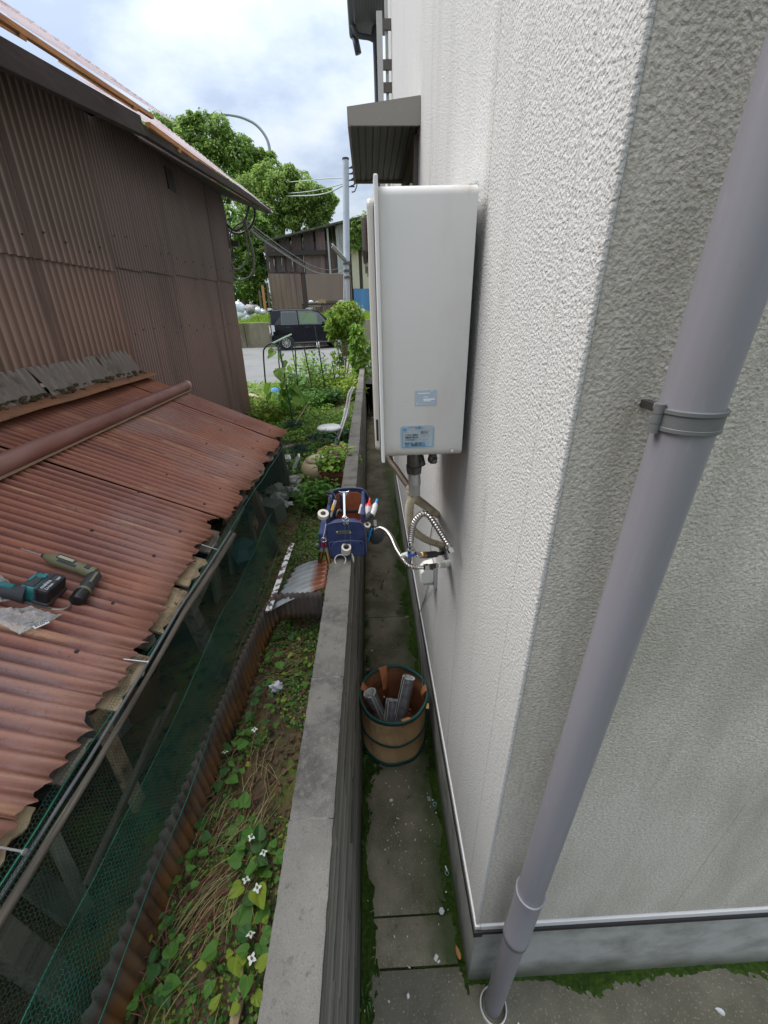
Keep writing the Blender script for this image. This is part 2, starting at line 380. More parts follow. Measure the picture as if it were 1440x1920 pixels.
m_plank = mat('grey green plank', (.16, .165, .12), .9, layers=[((.075, .075, .05), 'noise', 9, .45, .65, {'st': (2, 2, .3)})], bump=[('noise', 40, .3, .003)])
m_clear = mat('clear wavy plastic', (.72, .63, .66), .6, alpha=.55, layers=[((.55, .44, .48), 'noise', 4, .45, .7), ((.80, .74, .76), 'point', 1, .5, .54)], spec=.2, transl=.5)
m_net = mat('green netting', (.005, .038, .024), .6, layers=[((.007, .060, .038), 'noise', 6, .4, .7)])
m_net2 = mat('bright green netting', (.008, .085, .052), .5, layers=[((.014, .15, .09), 'noise', 6, .4, .7)])
m_nail = mat('nail steel', (.55, .55, .55), .35, metal=.7)
m_nailrust = mat('rusty nail', (.045, .025, .02), .8)
m_white = mat('white enamel', (.60, .592, .575), .38, layers=[((.43, .40, .34), 'noise', 3.2, .56, .72, {'k': .5, 'st': (1, 1, .4)}), ((.30, .27, .22), 'noise', 90, .70, .78, {'k': .45}),
    ((.36, .33, .26), 'grad', 7, 1.955, 1.885, {'w': 1, 'amp': .05, 'k': .6}), ((.33, .30, .24), 'grad', 9, .075, .030, {'w': 1, 'axis': 0, 'amp': .03, 'k': .45}),
    ((.40, .34, .26), 'noise', 6, .62, .68, {'k': .5, 'st': (1, 1, .6), 'loc': (2.3, 0, 1)})])
m_whiteplain = mat('white plastic', (.66, .66, .65), .4, layers=[((.45, .43, .38), 'noise', 12, .58, .76, {'k': .4})])
m_darkport = mat('brown exhaust steel', (.12, .10, .09), .5, metal=.4)
m_darkmetal = mat('tarnished fitting', (.085, .082, .078), .42, metal=.6, layers=[((.19, .185, .175), 'noise', 40, .5, .7, {'k': .5})])
m_chrome = mat('chrome', (.72, .72, .73), .18, metal=1)
m_flex = mat('stainless hose', (.50, .47, .44), .28, metal=1)
m_brass = mat('brass', (.60, .40, .17), .32, metal=1)
m_bronze = mat('bronze socket', (.30, .18, .06), .28, metal=1)
m_tan = mat('tan insulation', (.47, .41, .29), .7, layers=[((.33, .28, .19), 'noise', 30, .45, .7), ((.62, .57, .45), 'noise', 9, .6, .72)], bump=[('noise', 80, .2, .002)])
m_brownhose = mat('brown ribbed hose', (.21, .17, .135), .5, metal=.3)
m_pipewhite = mat('white wrap', (.68, .67, .63), .6)
m_boxgrey = mat('grey beige plastic', (.40, .40, .375), .55)
m_wire = mat('thin wire', (.16, .15, .14), .5)
m_cable = mat('black cable', (.030, .029, .030), .55)
m_cablegrey = mat('old grey cable', (.17, .165, .15), .7)
m_stk = mat('blue grey sticker', (.36, .44, .53), .4, layers=[((.45, .51, .58), 'noise', 14, .5, .7, {'k': .6})])
m_stk2 = mat('silver blue sticker', (.40, .47, .54), .28, metal=.25, layers=[((.60, .66, .71), 'noise', 9, .5, .7, {'k': .6})])
m_stkblue = mat('sticker blue ink', (.10, .29, .50), .5)
m_stkband = mat('sticker pale band', (.26, .42, .56), .5)
m_ink = mat('dark ink', (.06, .07, .09), .6)
m_inkgrey = mat('grey ink', (.22, .23, .26), .6)
m_inkwhite = mat('white ink', (.72, .74, .76), .5)
# ================================================================== ground and large structure
GZ = -0.06          # walkway level beside the house
LZ = 0.76           # level of the land on the garden side
g = MB()
BIG = 900
g.quad((-BIG, -60, LZ-.03), (-.19, -60, LZ-.03), (-.19, 12.6, LZ-.03), (-BIG, 12.6, LZ-.03))
g.quad((-BIG, 12.6, LZ-.03), (BIG, 12.6, LZ-.03), (BIG, BIG, LZ-.03), (-BIG, BIG, LZ-.03))
g.quad((-.19, -60, GZ-.02), (BIG, -60, GZ-.02), (BIG, 12.6, GZ-.02), (-.19, 12.6, GZ-.02))
g.quad((-.19, 12.6, GZ-.02), (BIG, 12.6, GZ-.02), (BIG, 12.6, LZ-.03), (-.19, 12.6, LZ-.03))
g.quad((-.19, -60, GZ-.02), (-.19, -60, LZ-.03), (-.19, 12.6, LZ-.03), (-.19, 12.6, GZ-.02))
tag(g.build('ground', m_garden), kind='structure')

# walkway: concrete slabs with recessed joints
wk = thing('walkway', None, None, (0.1, 1, GZ)); wk['kind'] = 'structure'
def slab(x0, x1, y0, y1, z=GZ, dz=.05, m=None):
    b = MB()
    def fn(u, v):
        x = x0+(x1-x0)*u; y = y0+(y1-y0)*v
        e = min(u, 1-u)*(x1-x0); e2 = min(v, 1-v)*(y1-y0)
        d = -.004 if min(e, e2) < .004 else 0
        return Vector((x, y, z+d+.004*noise.noise(Vector((x*3, y*3, 0)))))
    nu = max(6, int((x1-x0)/.05)); nv = max(4, int((y1-y0)/.06))
    b.grid(fn, nu, nv)
    b.build('slab', m or m_walk, wk, smooth=True)
slab(-.13, .285, .735, 2.6); slab(-.13, .285, 2.606, 5.2); slab(-.13, .42, 5.206, 8.4); slab(-.13, .42, 8.406, 11.9)
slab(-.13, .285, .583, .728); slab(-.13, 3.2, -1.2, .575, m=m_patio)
mb = MB(); mb.quad((-.13, 11.906, GZ+.004), (1.5, 11.906, GZ+.004), (1.5, 12.59, GZ+.10), (-.13, 12.59, GZ+.10))
tag(mb.build('walkway_end', mat('pale concrete', (.36, .34, .30), .9)), kind='structure')

# moss along the feet of the walls
def moss_strip(path, wid, seed, h=.009, side=1):
    b = MB(); n_ = len(path)-1
    def fn(u, v):
        f = v*n_; i = min(int(f), n_-1); p = Vector(path[i]).lerp(Vector(path[i+1]), f-i)
        q = Vector(path[i+1])-Vector(path[i]); nrm = Vector((q.y, -q.x, 0)).normalized()*side
        ww = wid*(.55+.9*noise.noise(Vector((p.x*4+seed, p.y*4, seed)))+.35*noise.noise(Vector((p.x*11, p.y*11, seed))))
        ww = max(ww*min(1, 5*v+.15, 5*(1-v)+.15), .004)
        r = p+nrm*ww*u
        hh = h*math.sqrt(max(0, 1-u*u))*(.8+.5*noise.noise(Vector((r.x*30, r.y*30, seed))))-.0065*u+.0085*noise.noise(Vector((r.x*55, r.y*55, seed)))*u+.006*noise.noise(Vector((r.x*130, r.y*130, seed)))
        return Vector((r.x, r.y, GZ-.001+hh))
    ln = sum((Vector(path[i+1])-Vector(path[i])).length for i in range(n_))
    b.grid(fn, 16, int(ln/.009)); return b
tag(moss_strip([(.283, .50, 0), (.283, 1.6, 0), (.283, 5.1, 0)], .125, 3.1, side=-1).build('moss', m_moss, smooth=True), kind='stuff')
tag(moss_strip([(.27, .536, 0), (2.4, .536, 0)], .085, 9.7).build('moss', m_moss, smooth=True), kind='stuff')
tag(moss_strip([(-.128, .30, 0), (-.128, 1.75, 0)], .135, 5.3).build('moss', m_moss, smooth=True), kind='stuff')

# ------------------------------------------------------------------ house
HX, HY = .27, .524
house = thing('house', 'white stucco house with grey weathered front corner beside the narrow walkway', 'house', (HX, HY, GZ))
joints = [HY, .63, 1.065, 1.50, 1.935, 2.37, 2.80, 3.24, 3.68, 4.12, 4.56, 5.2]
def panel(lo, hi, m, nm='wall_panel'):
    b = MB(); b.bb(lo, hi); return b.build(nm, m, house, bevel=.003)
for a, b_ in zip(joints[:-1], joints[1:]):
    s_ = .0011
    panel((HX, a+(.0113 if a == HY else s_), .50), (HX+.02, b_-s_, 6.6), m_stucco)
    if b_ < 5: panel((HX+.0012, b_-.0045, .50), (HX+.018, b_+.0045, 6.6), m_caulk, 'caulk_joint')
fx = [HX, .90, 1.36, 1.82, 2.28, 2.74, 3.2]
for i, (a, b_) in enumerate(zip(fx[:-1], fx[1:])):
    panel((a+(.0064 if i == 0 else .0011), HY, .50), (b_-.0011, HY+.02, 6.6), m_stucco_dirty)
    panel((b_-.0035, HY+.0012, .50), (b_+.0035, HY+.018, 6.6), m_caulk, 'caulk_joint')
b = MB(); b.bb((HX-.0015, HY-.0015, .497), (HX+.007, HY+.012, 6.6)); b.build('corner_trim', m_stucco, house, bevel=.003)
b = MB(); b.bb((HX+.022, HY+.022, .42), (3.2, 5.18, 6.59)); b.build('inner_wall', m_caulk, house)
# flashing with the dark gap under it
b = MB()
b.bb((HX-.005, HY-.006, .474), (HX+.012, 5.2, .497)); b.bb((HX+.0125, HY-.006, .470), (3.2, HY+.012, .497))
b.build('drip_flashing', m_trimwhite, house, bevel=.002)
b = MB(); b.bb((HX-.0085, HY-.013, .440), (HX+.02, 5.2, .4735)); b.bb((HX+.0205, HY-.011, .450), (3.2, HY+.02, .4695))
b.build('drip_gap', m_black, house)
b = MB()
b.bb((HX+.012, HY+.012, GZ-.1), (HX+.15, 5.2, .4395)); b.bb((HX+.1505, HY+.012, GZ-.1), (3.2, HY+.15, .4495))
b.build('foundation', m_found, house, bevel=.004)
# set back wing behind
b = MB(); b.bb((.44, 5.21, GZ), (4, 11.4, 5.4)); b.build('rear_wing', m_stucco, house)
# window with a sloping hood over it
zb = A(655, 235, Y=2.36).z
ya = A(666, 345, Z=zb).y
m_hood = mat('taupe metal hood', (.265, .245, .215), .5, layers=[((.33, .32, .29), 'noise', 12, .58, .75, {'k': .4})])
m_soffit = mat('ribbed dark soffit', (.085, .088, .078), .6, layers=[((.05, .05, .046), 'wave', 14, .6, .9, {'dir': 'X', 'k': .6})])
p = [A(q[0], q[1], Y=2.36) for q in ((650, 200), (790, 178), (788, 235), (656, 235))]
p[1].x = p[2].x = HX-.001
b = MB(); b.prism([(q.x, q.z) for q in p], 1, 2.36, 2.372); b.prism([(q.x, q.z) for q in p], 1, ya-.012, ya)
b.bb((p[0].x, 2.3725, p[3].z), (p[0].x+.012, ya-.0125, p[0].z))
b.add([(p[0].x, 2.36, p[0].z+.0005), (HX-.001, 2.36, p[1].z), (HX-.001, ya, p[1].z), (p[0].x, ya, p[0].z+.0005)], [(0, 1, 2, 3)])
hood = b.build('window_hood', m_hood, house)
b = MB(); n_ = 9; x0, x1 = p[0].x+.013, HX-.002
for i in range(n_):
    xa = x0+(x1-x0)*i/n_; xb = x0+(x1-x0)*(i+1)/n_-.006
    b.bb((xa, 2.3726, p[3].z+.012), (xb, ya-.0127, p[3].z+.018))
b.bb((x0, 2.3726, p[3].z+.0185), (x1, ya-.0127, p[3].z+.022))
b.build('soffit', m_soffit, hood)
b = MB(); b.bb((HX-.022, 2.44, 1.9), (HX-.0005, 2.50, zb-.01)); b.bb((HX-.022, 2.501, zb-.09), (HX-.0005, ya-.06, zb-.012)); b.bb((HX-.022, ya-.059, 1.9), (HX-.0005, ya-.01, zb-.01))
b.bb((HX-.022, 2.501, 1.9), (HX-.0005, ya-.06, 1.96))
wf = b.build('window_frame', mat('brown window frame', (.085, .065, .05), .5), house)
b = MB(); b.bb((HX-.010, 2.502, 1.962), (HX-.003, ya-.061, zb-.092)); b.build('pane', mat('window glass', (.05, .06, .065), .08), wf)
# pole bracket frame and eave higher up
YB = 4.45
m_alu = mat('light aluminium', (.52, .52, .50), .5)
m_dkalu = mat('brown aluminium', (.12, .105, .09), .5)
b = MB()
pt = A(711, 20, Y=YB); b.bb((pt.x-.022, YB, A(711, 200, Y=YB).z-.6), (pt.x+.022, YB+.03, pt.z))
fr = b.build('pole_frame', m_alu, house)
for yy in (44, 120, 163):
    q = A(720, yy, Y=YB); b = MB(); b.bb((pt.x+.0225, YB+.005, q.z-.03), (HX-.0005, YB+.025, q.z+.03)); b.build('bracket', m_dkalu, fr)
q = A(726, 100, Y=YB); b = MB(); b.bb((q.x-.012, YB+.031, A(711, 200, Y=YB).z-.6), (q.x+.012, YB+.06, A(720, 0, Y=YB).z+.5)); b.build('upright', m_alu, fr)
q1 = Vector((A(668, 68, Z=5.6).x, A(668, 68, Z=5.6).y, 5.6)); q0 = q1
b = MB(); b.bb((q1.x, 1.2, q1.z), (.60, q1.y, q1.z+.9)); b.build('upper_eave', mat('dark blue grey soffit', (.075, .08, .085), .6, layers=[((.05, .054, .057), 'wave', 9, .7, .95, {'dir': 'X'})]), house)
b = MB(); b.tube([(q1.x-.04, 1.2, q1.z+.04), (q1.x-.04, q1.y+.05, q1.z+.04)], .055, 10); b.tube([(q1.x-.02, q1.y, q1.z), (q1.x+.02, q1.y+.02, q1.z-.16)], .045, 8)
q2 = A(704, 100, Y=q1.y-.25)
b.tube(spline([(q1.x-.04, q2.y, q1.z), (q1.x+.02, q2.y, q1.z-.10), (q2.x-.04, q2.y, q1.z-.14), (q2.x, q2.y, q1.z-.3), (q2.x, q2.y, 2.2)], 5), .030, 8)
b.build('gutter', mat('dark gutter', (.07, .075, .09), .45), house, smooth=True)
# second hood on the rear wing
q = A(681, 478, Y=8.0); q2 = A(681, 500, Y=8.0)
b = MB(); b.prism([(q.x, q.z-.03), (.44, q.z+.06), (.44, q2.z), (q.x+.02, q2.z)], 1, 8.0, 9.3)
h2 = b.build('window_hood', m_hood, house)
b = MB(); b.bb((q.x+.06, 8.05, q2.z-.06), (.44, 9.25, q2.z-.001)); b.bb((q.x+.12, 8.06, q2.z-.11), (.44, 9.2, q2.z-.061)); b.build('shutter_box', m_dkalu, h2)

# ------------------------------------------------------------------ downspout
ds = thing('downspout', 'thick grey plastic downspout at the house corner standing in a white rimmed ground socket', 'drainpipe', (.365, .475, GZ))
PT, PB = Vector((.366, .424, 3.6)), Vector((.362, .473, GZ-.08))
def on(z): return PB.lerp(PT, (z-PB.z)/(PT.z-PB.z))
b = MB(); b.cyl(on(.80), PT, .0320, n=40); b.build('pipe', m_pvc, ds, angle=40)
b = MB(); b.cyl(PB, on(.64), .0315, n=40); b.build('pipe', m_pvc, ds, angle=40)
zc0 = .62; zc1 = .90
b = MB(); R = frame(PT-PB)
prof = [(.0318, zc0), (.0368, zc0), (.0368, zc0+.016), (.0350, zc0+.020), (.0350, zc1-.014), (.0368, zc1-.012), (.0368, zc1), (.0325, zc1)]
b.lathe((0, 0, 0), [(r, 0) for r, z in prof], 40)
b = MB()
for i, (r, z) in enumerate(prof):
    c = on(z)
    for k in range(40):
        a = 2*PI*k/40; b.v.append(c+R @ Vector((r*math.cos(a), r*math.sin(a), 0)))
b.f = [(i*40+k, i*40+(k+1) % 40, (i+1)*40+(k+1) % 40, (i+1)*40+k) for i in range(len(prof)-1) for k in range(40)]
b.build('coupling', m_pvc, ds, angle=35)
b = MB(); b.cyl(on(zc0-.022), on(zc0-.0005), .0362, n=40); b.build('dark_band', m_pvc_dark, ds, angle=35)  # darker ring just below the coupling
b = MB(); n_ = 40; pr = [(.0405, GZ-.09), (.0485, GZ-.09), (.0485, GZ+.020), (.0465, GZ+.022), (.0440, GZ+.020), (.0440, GZ-.06)]
for r, z in pr:
    for k in range(n_):
        a = 2*PI*k/n_; c = on(GZ); b.v.append(Vector((c.x+r*math.cos(a), c.y+r*math.sin(a)-.004, z)))
b.f = [(i*n_+k, i*n_+(k+1) % n_, (i+1)*n_+(k+1) % n_, (i+1)*n_+k) for i in range(len(pr)-1) for k in range(n_)]
b.build('ground_socket', mat('white socket rim', (.62, .63, .62), .5), ds, angle=40)
# bracket band round the pipe
zk = 2.135; c = on(zk); b = MB()
pr = [(.0322, -.0125), (.0355, -.0125), (.0355, -.0085), (.0348, -.008), (.0348, .006), (.0362, .0075), (.0362, .0115), (.0322, .0125)]
for r, z in pr:
    for k in range(40):
        a = 2*PI*k/40; b.v.append(c+R @ Vector((r*math.cos(a), r*math.sin(a), z)))
b.f = [(i*40+k, i*40+(k+1) % 40, (i+1)*40+(k+1) % 40, (i+1)*40+k) for i in range(len(pr)-1) for k in range(40)]
bk = b.build('bracket_band', m_pvc_dark, ds, angle=30)
b = MB(); hc = c+Vector((-.0375, -.002, 0))
for k in range(3): b.cyl(hc+Vector((0, 0, -.016+.011*k)), hc+Vector((0, 0, -.0055+.011*k)), .0055, n=14)
b.build('hinge', m_pvc_dark, bk, angle=40)
b = MB(); b.bb((c.x-.005, c.y+.0365, zk-.005), (c.x+.005, HY-.0005, zk+.005)); b.build('wall_stud', m_darkmetal, bk)

# ------------------------------------------------------------------ concrete block wall
bw = thing('block_wall', 'old grey concrete block wall between the garden and the walkway', 'wall', (-.19, 6, GZ))
BX0, BX1 = -.243, -.135; TOP = 1.15; BL = .425; BH = .2017
def block_mesh(top, seed):
    b = MB(); rnd = random.Random(seed)
    l, wd, h = BL-.0018, BX1-BX0, BH-(.0 if top else .006)
    nu, nv = (10, 26) if top else (2, 4)
    # top face grid with rough edges
    def pz(x, y):
        e = min(x+wd/2, wd/2-x, y+l/2, l/2-y)
        k = .0
        if e < .002: k = -.006*(.5+.9*abs(noise.noise(Vector((x*40, y*40, seed)))))
        return k+.0022*noise.noise(Vector((x*60, y*60, seed)))
    def fn(u, v):
        x = -wd/2+wd*u; y = -l/2+l*v
        jx = .0025*noise.noise(Vector((u*3, y*70, seed+5))) if (u == 0 or u == 1) else 0
        return Vector((x+jx, y, h/2+pz(x, y)))
    b.grid(fn, nu, nv)
    k = nu+1; m_ = len(b.v)
    rim = [i for i in range(k)]+[j*k+nu for j in range(1, nv+1)]+[nv*k+i for i in range(nu-1, -1, -1)]+[j*k for j in range(nv-1, 0, -1)]
    base = [Vector((max(-wd/2, min(wd/2, b.v[i].x)), b.v[i].y, -h/2)) for i in rim]
    b.add(base, []); n_ = len(rim)
    for i in range(n_): b.f.append((rim[i], m_+i, m_+(i+1) % n_, rim[(i+1) % n_]))
    me = b.mesh('block', m_blocktop if top else m_blockface, True)
    if top:
        me.materials.append(m_blockface)
        for po in me.polygons:
            if abs(po.normal.z) < .5: po.material_index = 1
    try: me.set_sharp_from_angle(angle=math.radians(50))
    except Exception: pass
    return me
tops = [block_mesh(True, s) for s in range(5)]; bodies = [block_mesh(False, s+20) for s in range(3)]
yk = .107-BL*4; nb = 0; rnd = random.Random(3)
YW1 = 11.6
for ci in range(6):
    off = 0 if ci % 2 == 0 else BL/2
    zc = TOP-BH*(ci+.5)
    y = yk+off
    while y < YW1:
        yc = y+BL/2
        if ci > 1 and yc > 7.4:
            y += BL; continue
        me = rnd.choice(tops) if ci == 0 else rnd.choice(bodies)
        o = bpy.data.objects.new('block', me); COL.objects.link(o); o.parent = bw
        dx = rnd.uniform(-.0035, .0035)+(0 if ci == 0 else (-.004, .004, -.003, .003, 0, 0)[ci])
        o.location = Vector(((BX0+BX1)/2+dx, yc, zc+rnd.uniform(-.0012, .0012)))-ORG[bw.name]
        y += BL; nb += 1
b = MB(); b.bb((BX0+.006, yk, GZ), (BX1-.009, YW1, TOP-.005)); b.build('mortar', mat('grey mortar', (.16, .152, .14), .95, bump=[('noise', 90, .6, .004)]), bw)
b = MB(); zc = TOP-BH*4; b.bb((BX0, 7.3, GZ), (BX1-.001, YW1, zc+2*BH-.004)); b.build('lower_courses', m_blockface, bw)

# ------------------------------------------------------------------ water heater on the wall
hz0, hz1 = 1.888, 2.498; hx0, hx1 = .032, .248; hy0, hy1 = 1.06, 1.55
wh = thing('water_heater', 'white wall mounted gas water heater with blue stickers on its side', 'water heater', (.14, 1.3, hz0))
def rbox(lo, hi, r, ax=1, n=5):
    """box with rounded edges along axis ax"""
    o = [i for i in range(3) if i != ax]; P = []
    for cx, cz_, a0 in ((hi[o[0]]-r, hi[o[1]]-r, 0), (lo[o[0]]+r, hi[o[1]]-r, PI/2), (lo[o[0]]+r, lo[o[1]]+r, PI), (hi[o[0]]-r, lo[o[1]]+r, 1.5*PI)):
        for i in range(n+1):
            a = a0+PI/2*i/n; P.append((cx+r*math.cos(a), cz_+r*math.sin(a)))
    b = MB(); b.prism(P, ax, lo[ax], hi[ax]); return b
rbox((hx0, hy0, hz0), (hx1, hy1, hz1), .020, 0).build('case', m_white, wh, angle=40)
rbox((.006, hy0+.02, hz0+.014), (.0215, hy1-.02, hz1-.016), .016, 0).build('front_cover', m_white, wh, bevel=.006)
b = MB(); b.bb((.022, hy0-.010, hz0-.012), (.0315, hy1+.010, hz1+.016)); b.build('flange', m_whiteplain, wh, bevel=.003)
b = MB(); b.bb((.010, hy0+.0185, hz0+.045), (.016, hy0+.0198, hz0+.105)); b.build('slot', m_black, wh, bevel=.0005)
b = MB(); b.bb((-.008, hy0+.10, A(692, 474, Y=hy0+.10).z), (.0055, hy1-.14, A(692, 402, Y=hy0+.10).z)); b.build('exhaust_outlet', m_darkport, wh, bevel=.006)
b = MB(); b.bb((hx1+.0005, hy0+.10, hz1-.04), (HX-.0005, hy1-.1, hz1+.02)); b.build('mounting_bracket', m_darkmetal, wh)
b = MB(); b.bb((hx1+.0005, hy0+.10, hz0-.01), (HX-.0005, hy1-.1, hz0+.05)); b.build('mounting_bracket', m_darkmetal, wh)
for px_ in (735, 765):
    q = A(px_, 348, Y=1.2); b = MB(); b.cyl((q.x, 1.2, hz1-.001), (q.x, 1.2, hz1+.012), .004, n=8); b.build('hanging_tab', m_darkmetal, wh)
yf = hy0
def F(px, py, d=0): q = A(px, py, Y=yf-d); return q
s0 = F(847, 844); b = MB(); b.cyl((s0.x, yf-.0005, s0.z), (s0.x, yf-.005, s0.z), .006, .0045, 14); b.bb((s0.x-.004, yf-.0056, s0.z-.0007), (s0.x+.004, yf-.0051, s0.z+.0007)); b.build('screw', m_chrome, wh)
# plain sticker
def sticker(nm, m, c0, c1, c2, c3, d, rr=0, th=.0008):
    b = MB(); ps = [F(*c, d) for c in (c0, c1, c2, c3)]
    b.add([Vector((q.x, yf-d, q.z)) for q in ps]+[Vector((q.x, yf-d-th, q.z)) for q in ps], [(0, 1, 2, 3), (7, 6, 5, 4), (0, 4, 5, 1), (1, 5, 6, 2), (2, 6, 7, 3), (3, 7, 4, 0)])
    return b.build(nm, m, wh, bevel=rr)
st1 = sticker('sticker', m_stk, (778, 733), (819, 731), (818, 759), (778, 761), .0006)
ORGs = ORG
def tx(body, px, py, size, m, par, d=.0018, dx=(1, 0, 0), nm='lettering'):
    q = F(px, py, d); return text_mesh(body, size, m, nm, par, (q.x, yf-d, q.z), dx, (0, 0, 1))
b = MB()
for (x, y, w_, h_) in ((784, 737, 22, 1.2), (794, 744, 9, .9), (794, 747.5, 21, 2.2), (794, 751, 14, 1.4), (781, 756, 2, 2.4), (787, 756, .8, 2), (809, 733, 1.6, 2)):
    q0, q1 = F(x, y, .0016), F(x+w_, y+h_, .0016); b.bb((q0.x, yf-.0019, q1.z), (q1.x, yf-.0016, q0.z))
b.build('faded_print', m_inkwhite, st1)
# notice sticker with rounded corners
a0, a1 = F(751, 842, .0006), F(815, 797, .0006)
def rrect(x0, z0, x1, z1, r, y0, y1, m, nm, par):
    b = rbox((x0, y0, z0), (x1, y1, z1), r, 1); return b.build(nm, m, par)
st2 = rrect(a0.x, a0.z, a1.x, a1.z, .008, yf-.0012, yf-.0004, m_stk2, 'notice_sticker', wh)
W_, H_ = a1.x-a0.x, a1.z-a0.z
def SX(u): return a0.x+W_*u
def SZ(v): return a1.z-H_*v
b = MB(); t_ = .0009; y0, y1 = yf-.0015, yf-.0012
for (u0, v0, u1, v1) in ((.05, .10, .065, .93), (.955, .10, .97, .93), (.066, .915, .954, .94), (.24, .055, .40, .08), (.066, .10, .10, .12)):
    b.bb((SX(u0), y0, SZ(v1)), (SX(u1), y1, SZ(v0)))
b.bar((SX(.10), yf-.0014, SZ(.20)), (SX(.25), yf-.0014, SZ(.07)), .0003, .0012, (0, 0, 1))
b.build('printed_border', m_stkblue, st2)
b = MB(); b.cyl((SX(.115), yf-.0012, SZ(.17)), (SX(.115), yf-.0016, SZ(.17)), .0052, n=4); b.cyl((SX(.145), yf-.0012, SZ(.15)), (SX(.145), yf-.0017, SZ(.15)), .0040, n=10); b.build('printed_emblem', m_stkblue, st2)
b = MB(); b.bb((SX(.11), y0, SZ(.90)), (SX(.84), y1, SZ(.70))); b.build('printed_band', m_stkband, st2)
def nt_(body, u, v, size, m):
    return text_mesh(body, size, m, 'lettering', st2, (SX(u), yf-.0020, SZ(v)), (1, 0, 0), (0, 0, 1))
nt_('お願い', .42, .125, H_*.125, m_stkblue)
nt_('このガス機器は', .14, .42, H_*.082, m_ink); nt_('運転席で掛けな', .14, .525, H_*.082, m_ink); nt_('いでください。', .14, .63, H_*.082, m_ink)
nt_('凍結予防のため、配管の水を抜いて', .12, .765, H_*.055, m_ink); nt_('ください。通常は電源を切らないで', .12, .825, H_*.055, m_ink); nt_('ください。取扱説明書をご覧ください', .12, .885, H_*.055, m_ink)
nt_('×', .58, .36, H_*.23, m_ink)
b = MB()   # printed line drawing of a cover being lifted
def ln(u0, v0, u1, v1, wd=.0006): b.bar((SX(u0), yf-.0014, SZ(v0)), (SX(u1), yf-.0014, SZ(v1)), .0003, wd)
for q in ((.60, .36, .58, .60), (.58, .60, .68, .65), (.68, .65, .80, .58), (.80, .58, .84, .40), (.60, .36, .70, .42), (.70, .42, .84, .38), (.60, .30, .72, .20), (.72, .20, .86, .24), (.86, .24, .78, .33), (.78, .33, .60, .36), (.70, .42, .68, .65), (.64, .47, .66, .47), (.72, .50, .74, .48)): ln(*q)
b.build('printed_drawing', m_inkgrey, st2)
b = MB(); b.bb((SX(.66), yf-.0015, SZ(.345)), (SX(.80), yf-.00125, SZ(.25))); b.build('printed_shade', m_inkgrey, st2)

# fittings below the heater
yv = 1.115
c = A(776, 862, Y=yv); gx = c.x
b = MB(); b.cyl((gx, yv, hz0-.0005), (gx, yv, hz0-.045), .021, n=18); b.cyl((gx+.014, yv+.012, hz0-.02), (gx+.022, yv+.012, hz0-.05), .016, n=12)
b.cyl((gx, yv, hz0-.046), (gx, yv, hz0-.068), .026, .024, 6); gv = b.build('gas_valve', m_darkmetal, wh, angle=35)
b = MB(); b.cyl((gx+.002, yv, hz0-.0685), (gx+.002, yv, hz0-.105), .018, .020, 16); b.cyl((gx+.002, yv, hz0-.1055), (gx+.003, yv, hz0-.14), .0195, .0195, 6); b.build('union_nut', mat('grey nut', (.40, .40, .38), .38, metal=.5), gv, angle=35)
q = A(811, 862, Y=1.10)
b = MB(); b.cyl((q.x, 1.10, hz0-.0005), (q.x, 1.10, hz0-.014), .012, n=14); b.ball((q.x, 1.10, hz0-.022), .015, 12); b.cyl((q.x+.003, 1.09, hz0-.02), (q.x+.003, 1.075, hz0-.022), .007, n=10); b.build('drain_plug', m_darkmetal, wh, angle=50)

# hoses: each a thing
def ribbed(pts, r, pitch, amp, m, nm, par, n=12, dens=10):
    sp = spline(pts, dens); L_ = [0]
    for i in range(1, len(sp)): L_.append(L_[-1]+(sp[i]-sp[i-1]).length)
    tot = L_[-1]; ns = int(tot/pitch*5); P, Rr = [], []; j = 0
    for i in range(ns+1):
        s_ = tot*i/ns
        while j < len(L_)-2 and L_[j+1] < s_: j += 1
        f = (s_-L_[j])/max(1e-9, L_[j+1]-L_[j]); P.append(sp[j].lerp(sp[j+1], f)); Rr.append(r+amp*math.cos(2*PI*s_/pitch))
    b = MB(); b.tube(P, Rr, n); return b.build(nm, m, par, smooth=True)
gasz = hz0-.14
th = thing('gas_hose', 'tan insulated hose hanging from the heater valve and bending down into the wall', 'hose', (gx, yv, gasz))
P1 = A(768, 950, Y=1.13); P2 = A(772, 990, Y=1.17); P3 = A(800, 1012, Y=1.25); P4 = A(826, 1022, Y=1.33); P5 = A(829, 1032, X=HX)
ribbed([(gx+.003, yv, gasz-.001), (P1.x, P1.y, P1.z), P2, P3, P4, P5, (HX+.01, P5.y, P5.z-.02)], .0135, .008, .0006, m_tan, 'hose', th)
th = thing('insulated_pipe', 'tan taped pipe running diagonally behind the hose into the wall', 'pipe', (gx, 1.2, hz0-.14))
Q0, Q1, Q2 = A(775, 930, Y=1.20), A(800, 950, Y=1.33), A(822, 966, X=HX)
ribbed([(Q0.x-.01, 1.19, Q0.z+.04), Q0, Q1, Q2, (HX+.01, Q2.y+.01, Q2.z-.005)], .0155, .009, .0007, m_tan, 'pipe', th)
th = thing('drain_hose', 'dark brown ribbed hose slanting below the left end of the heater', 'hose', (.06, 1.3, 1.8))
Q0, Q1, Q2 = A(728, 855, Y=1.35), A(745, 882, Y=1.3), A(766, 912, Y=1.24)
ribbed([(Q0.x, 1.36, hz0-.0005), Q0, Q1, Q2, (A(780, 930, Y=1.22))], .0105, .006, .0011, m_brownhose, 'hose', th)
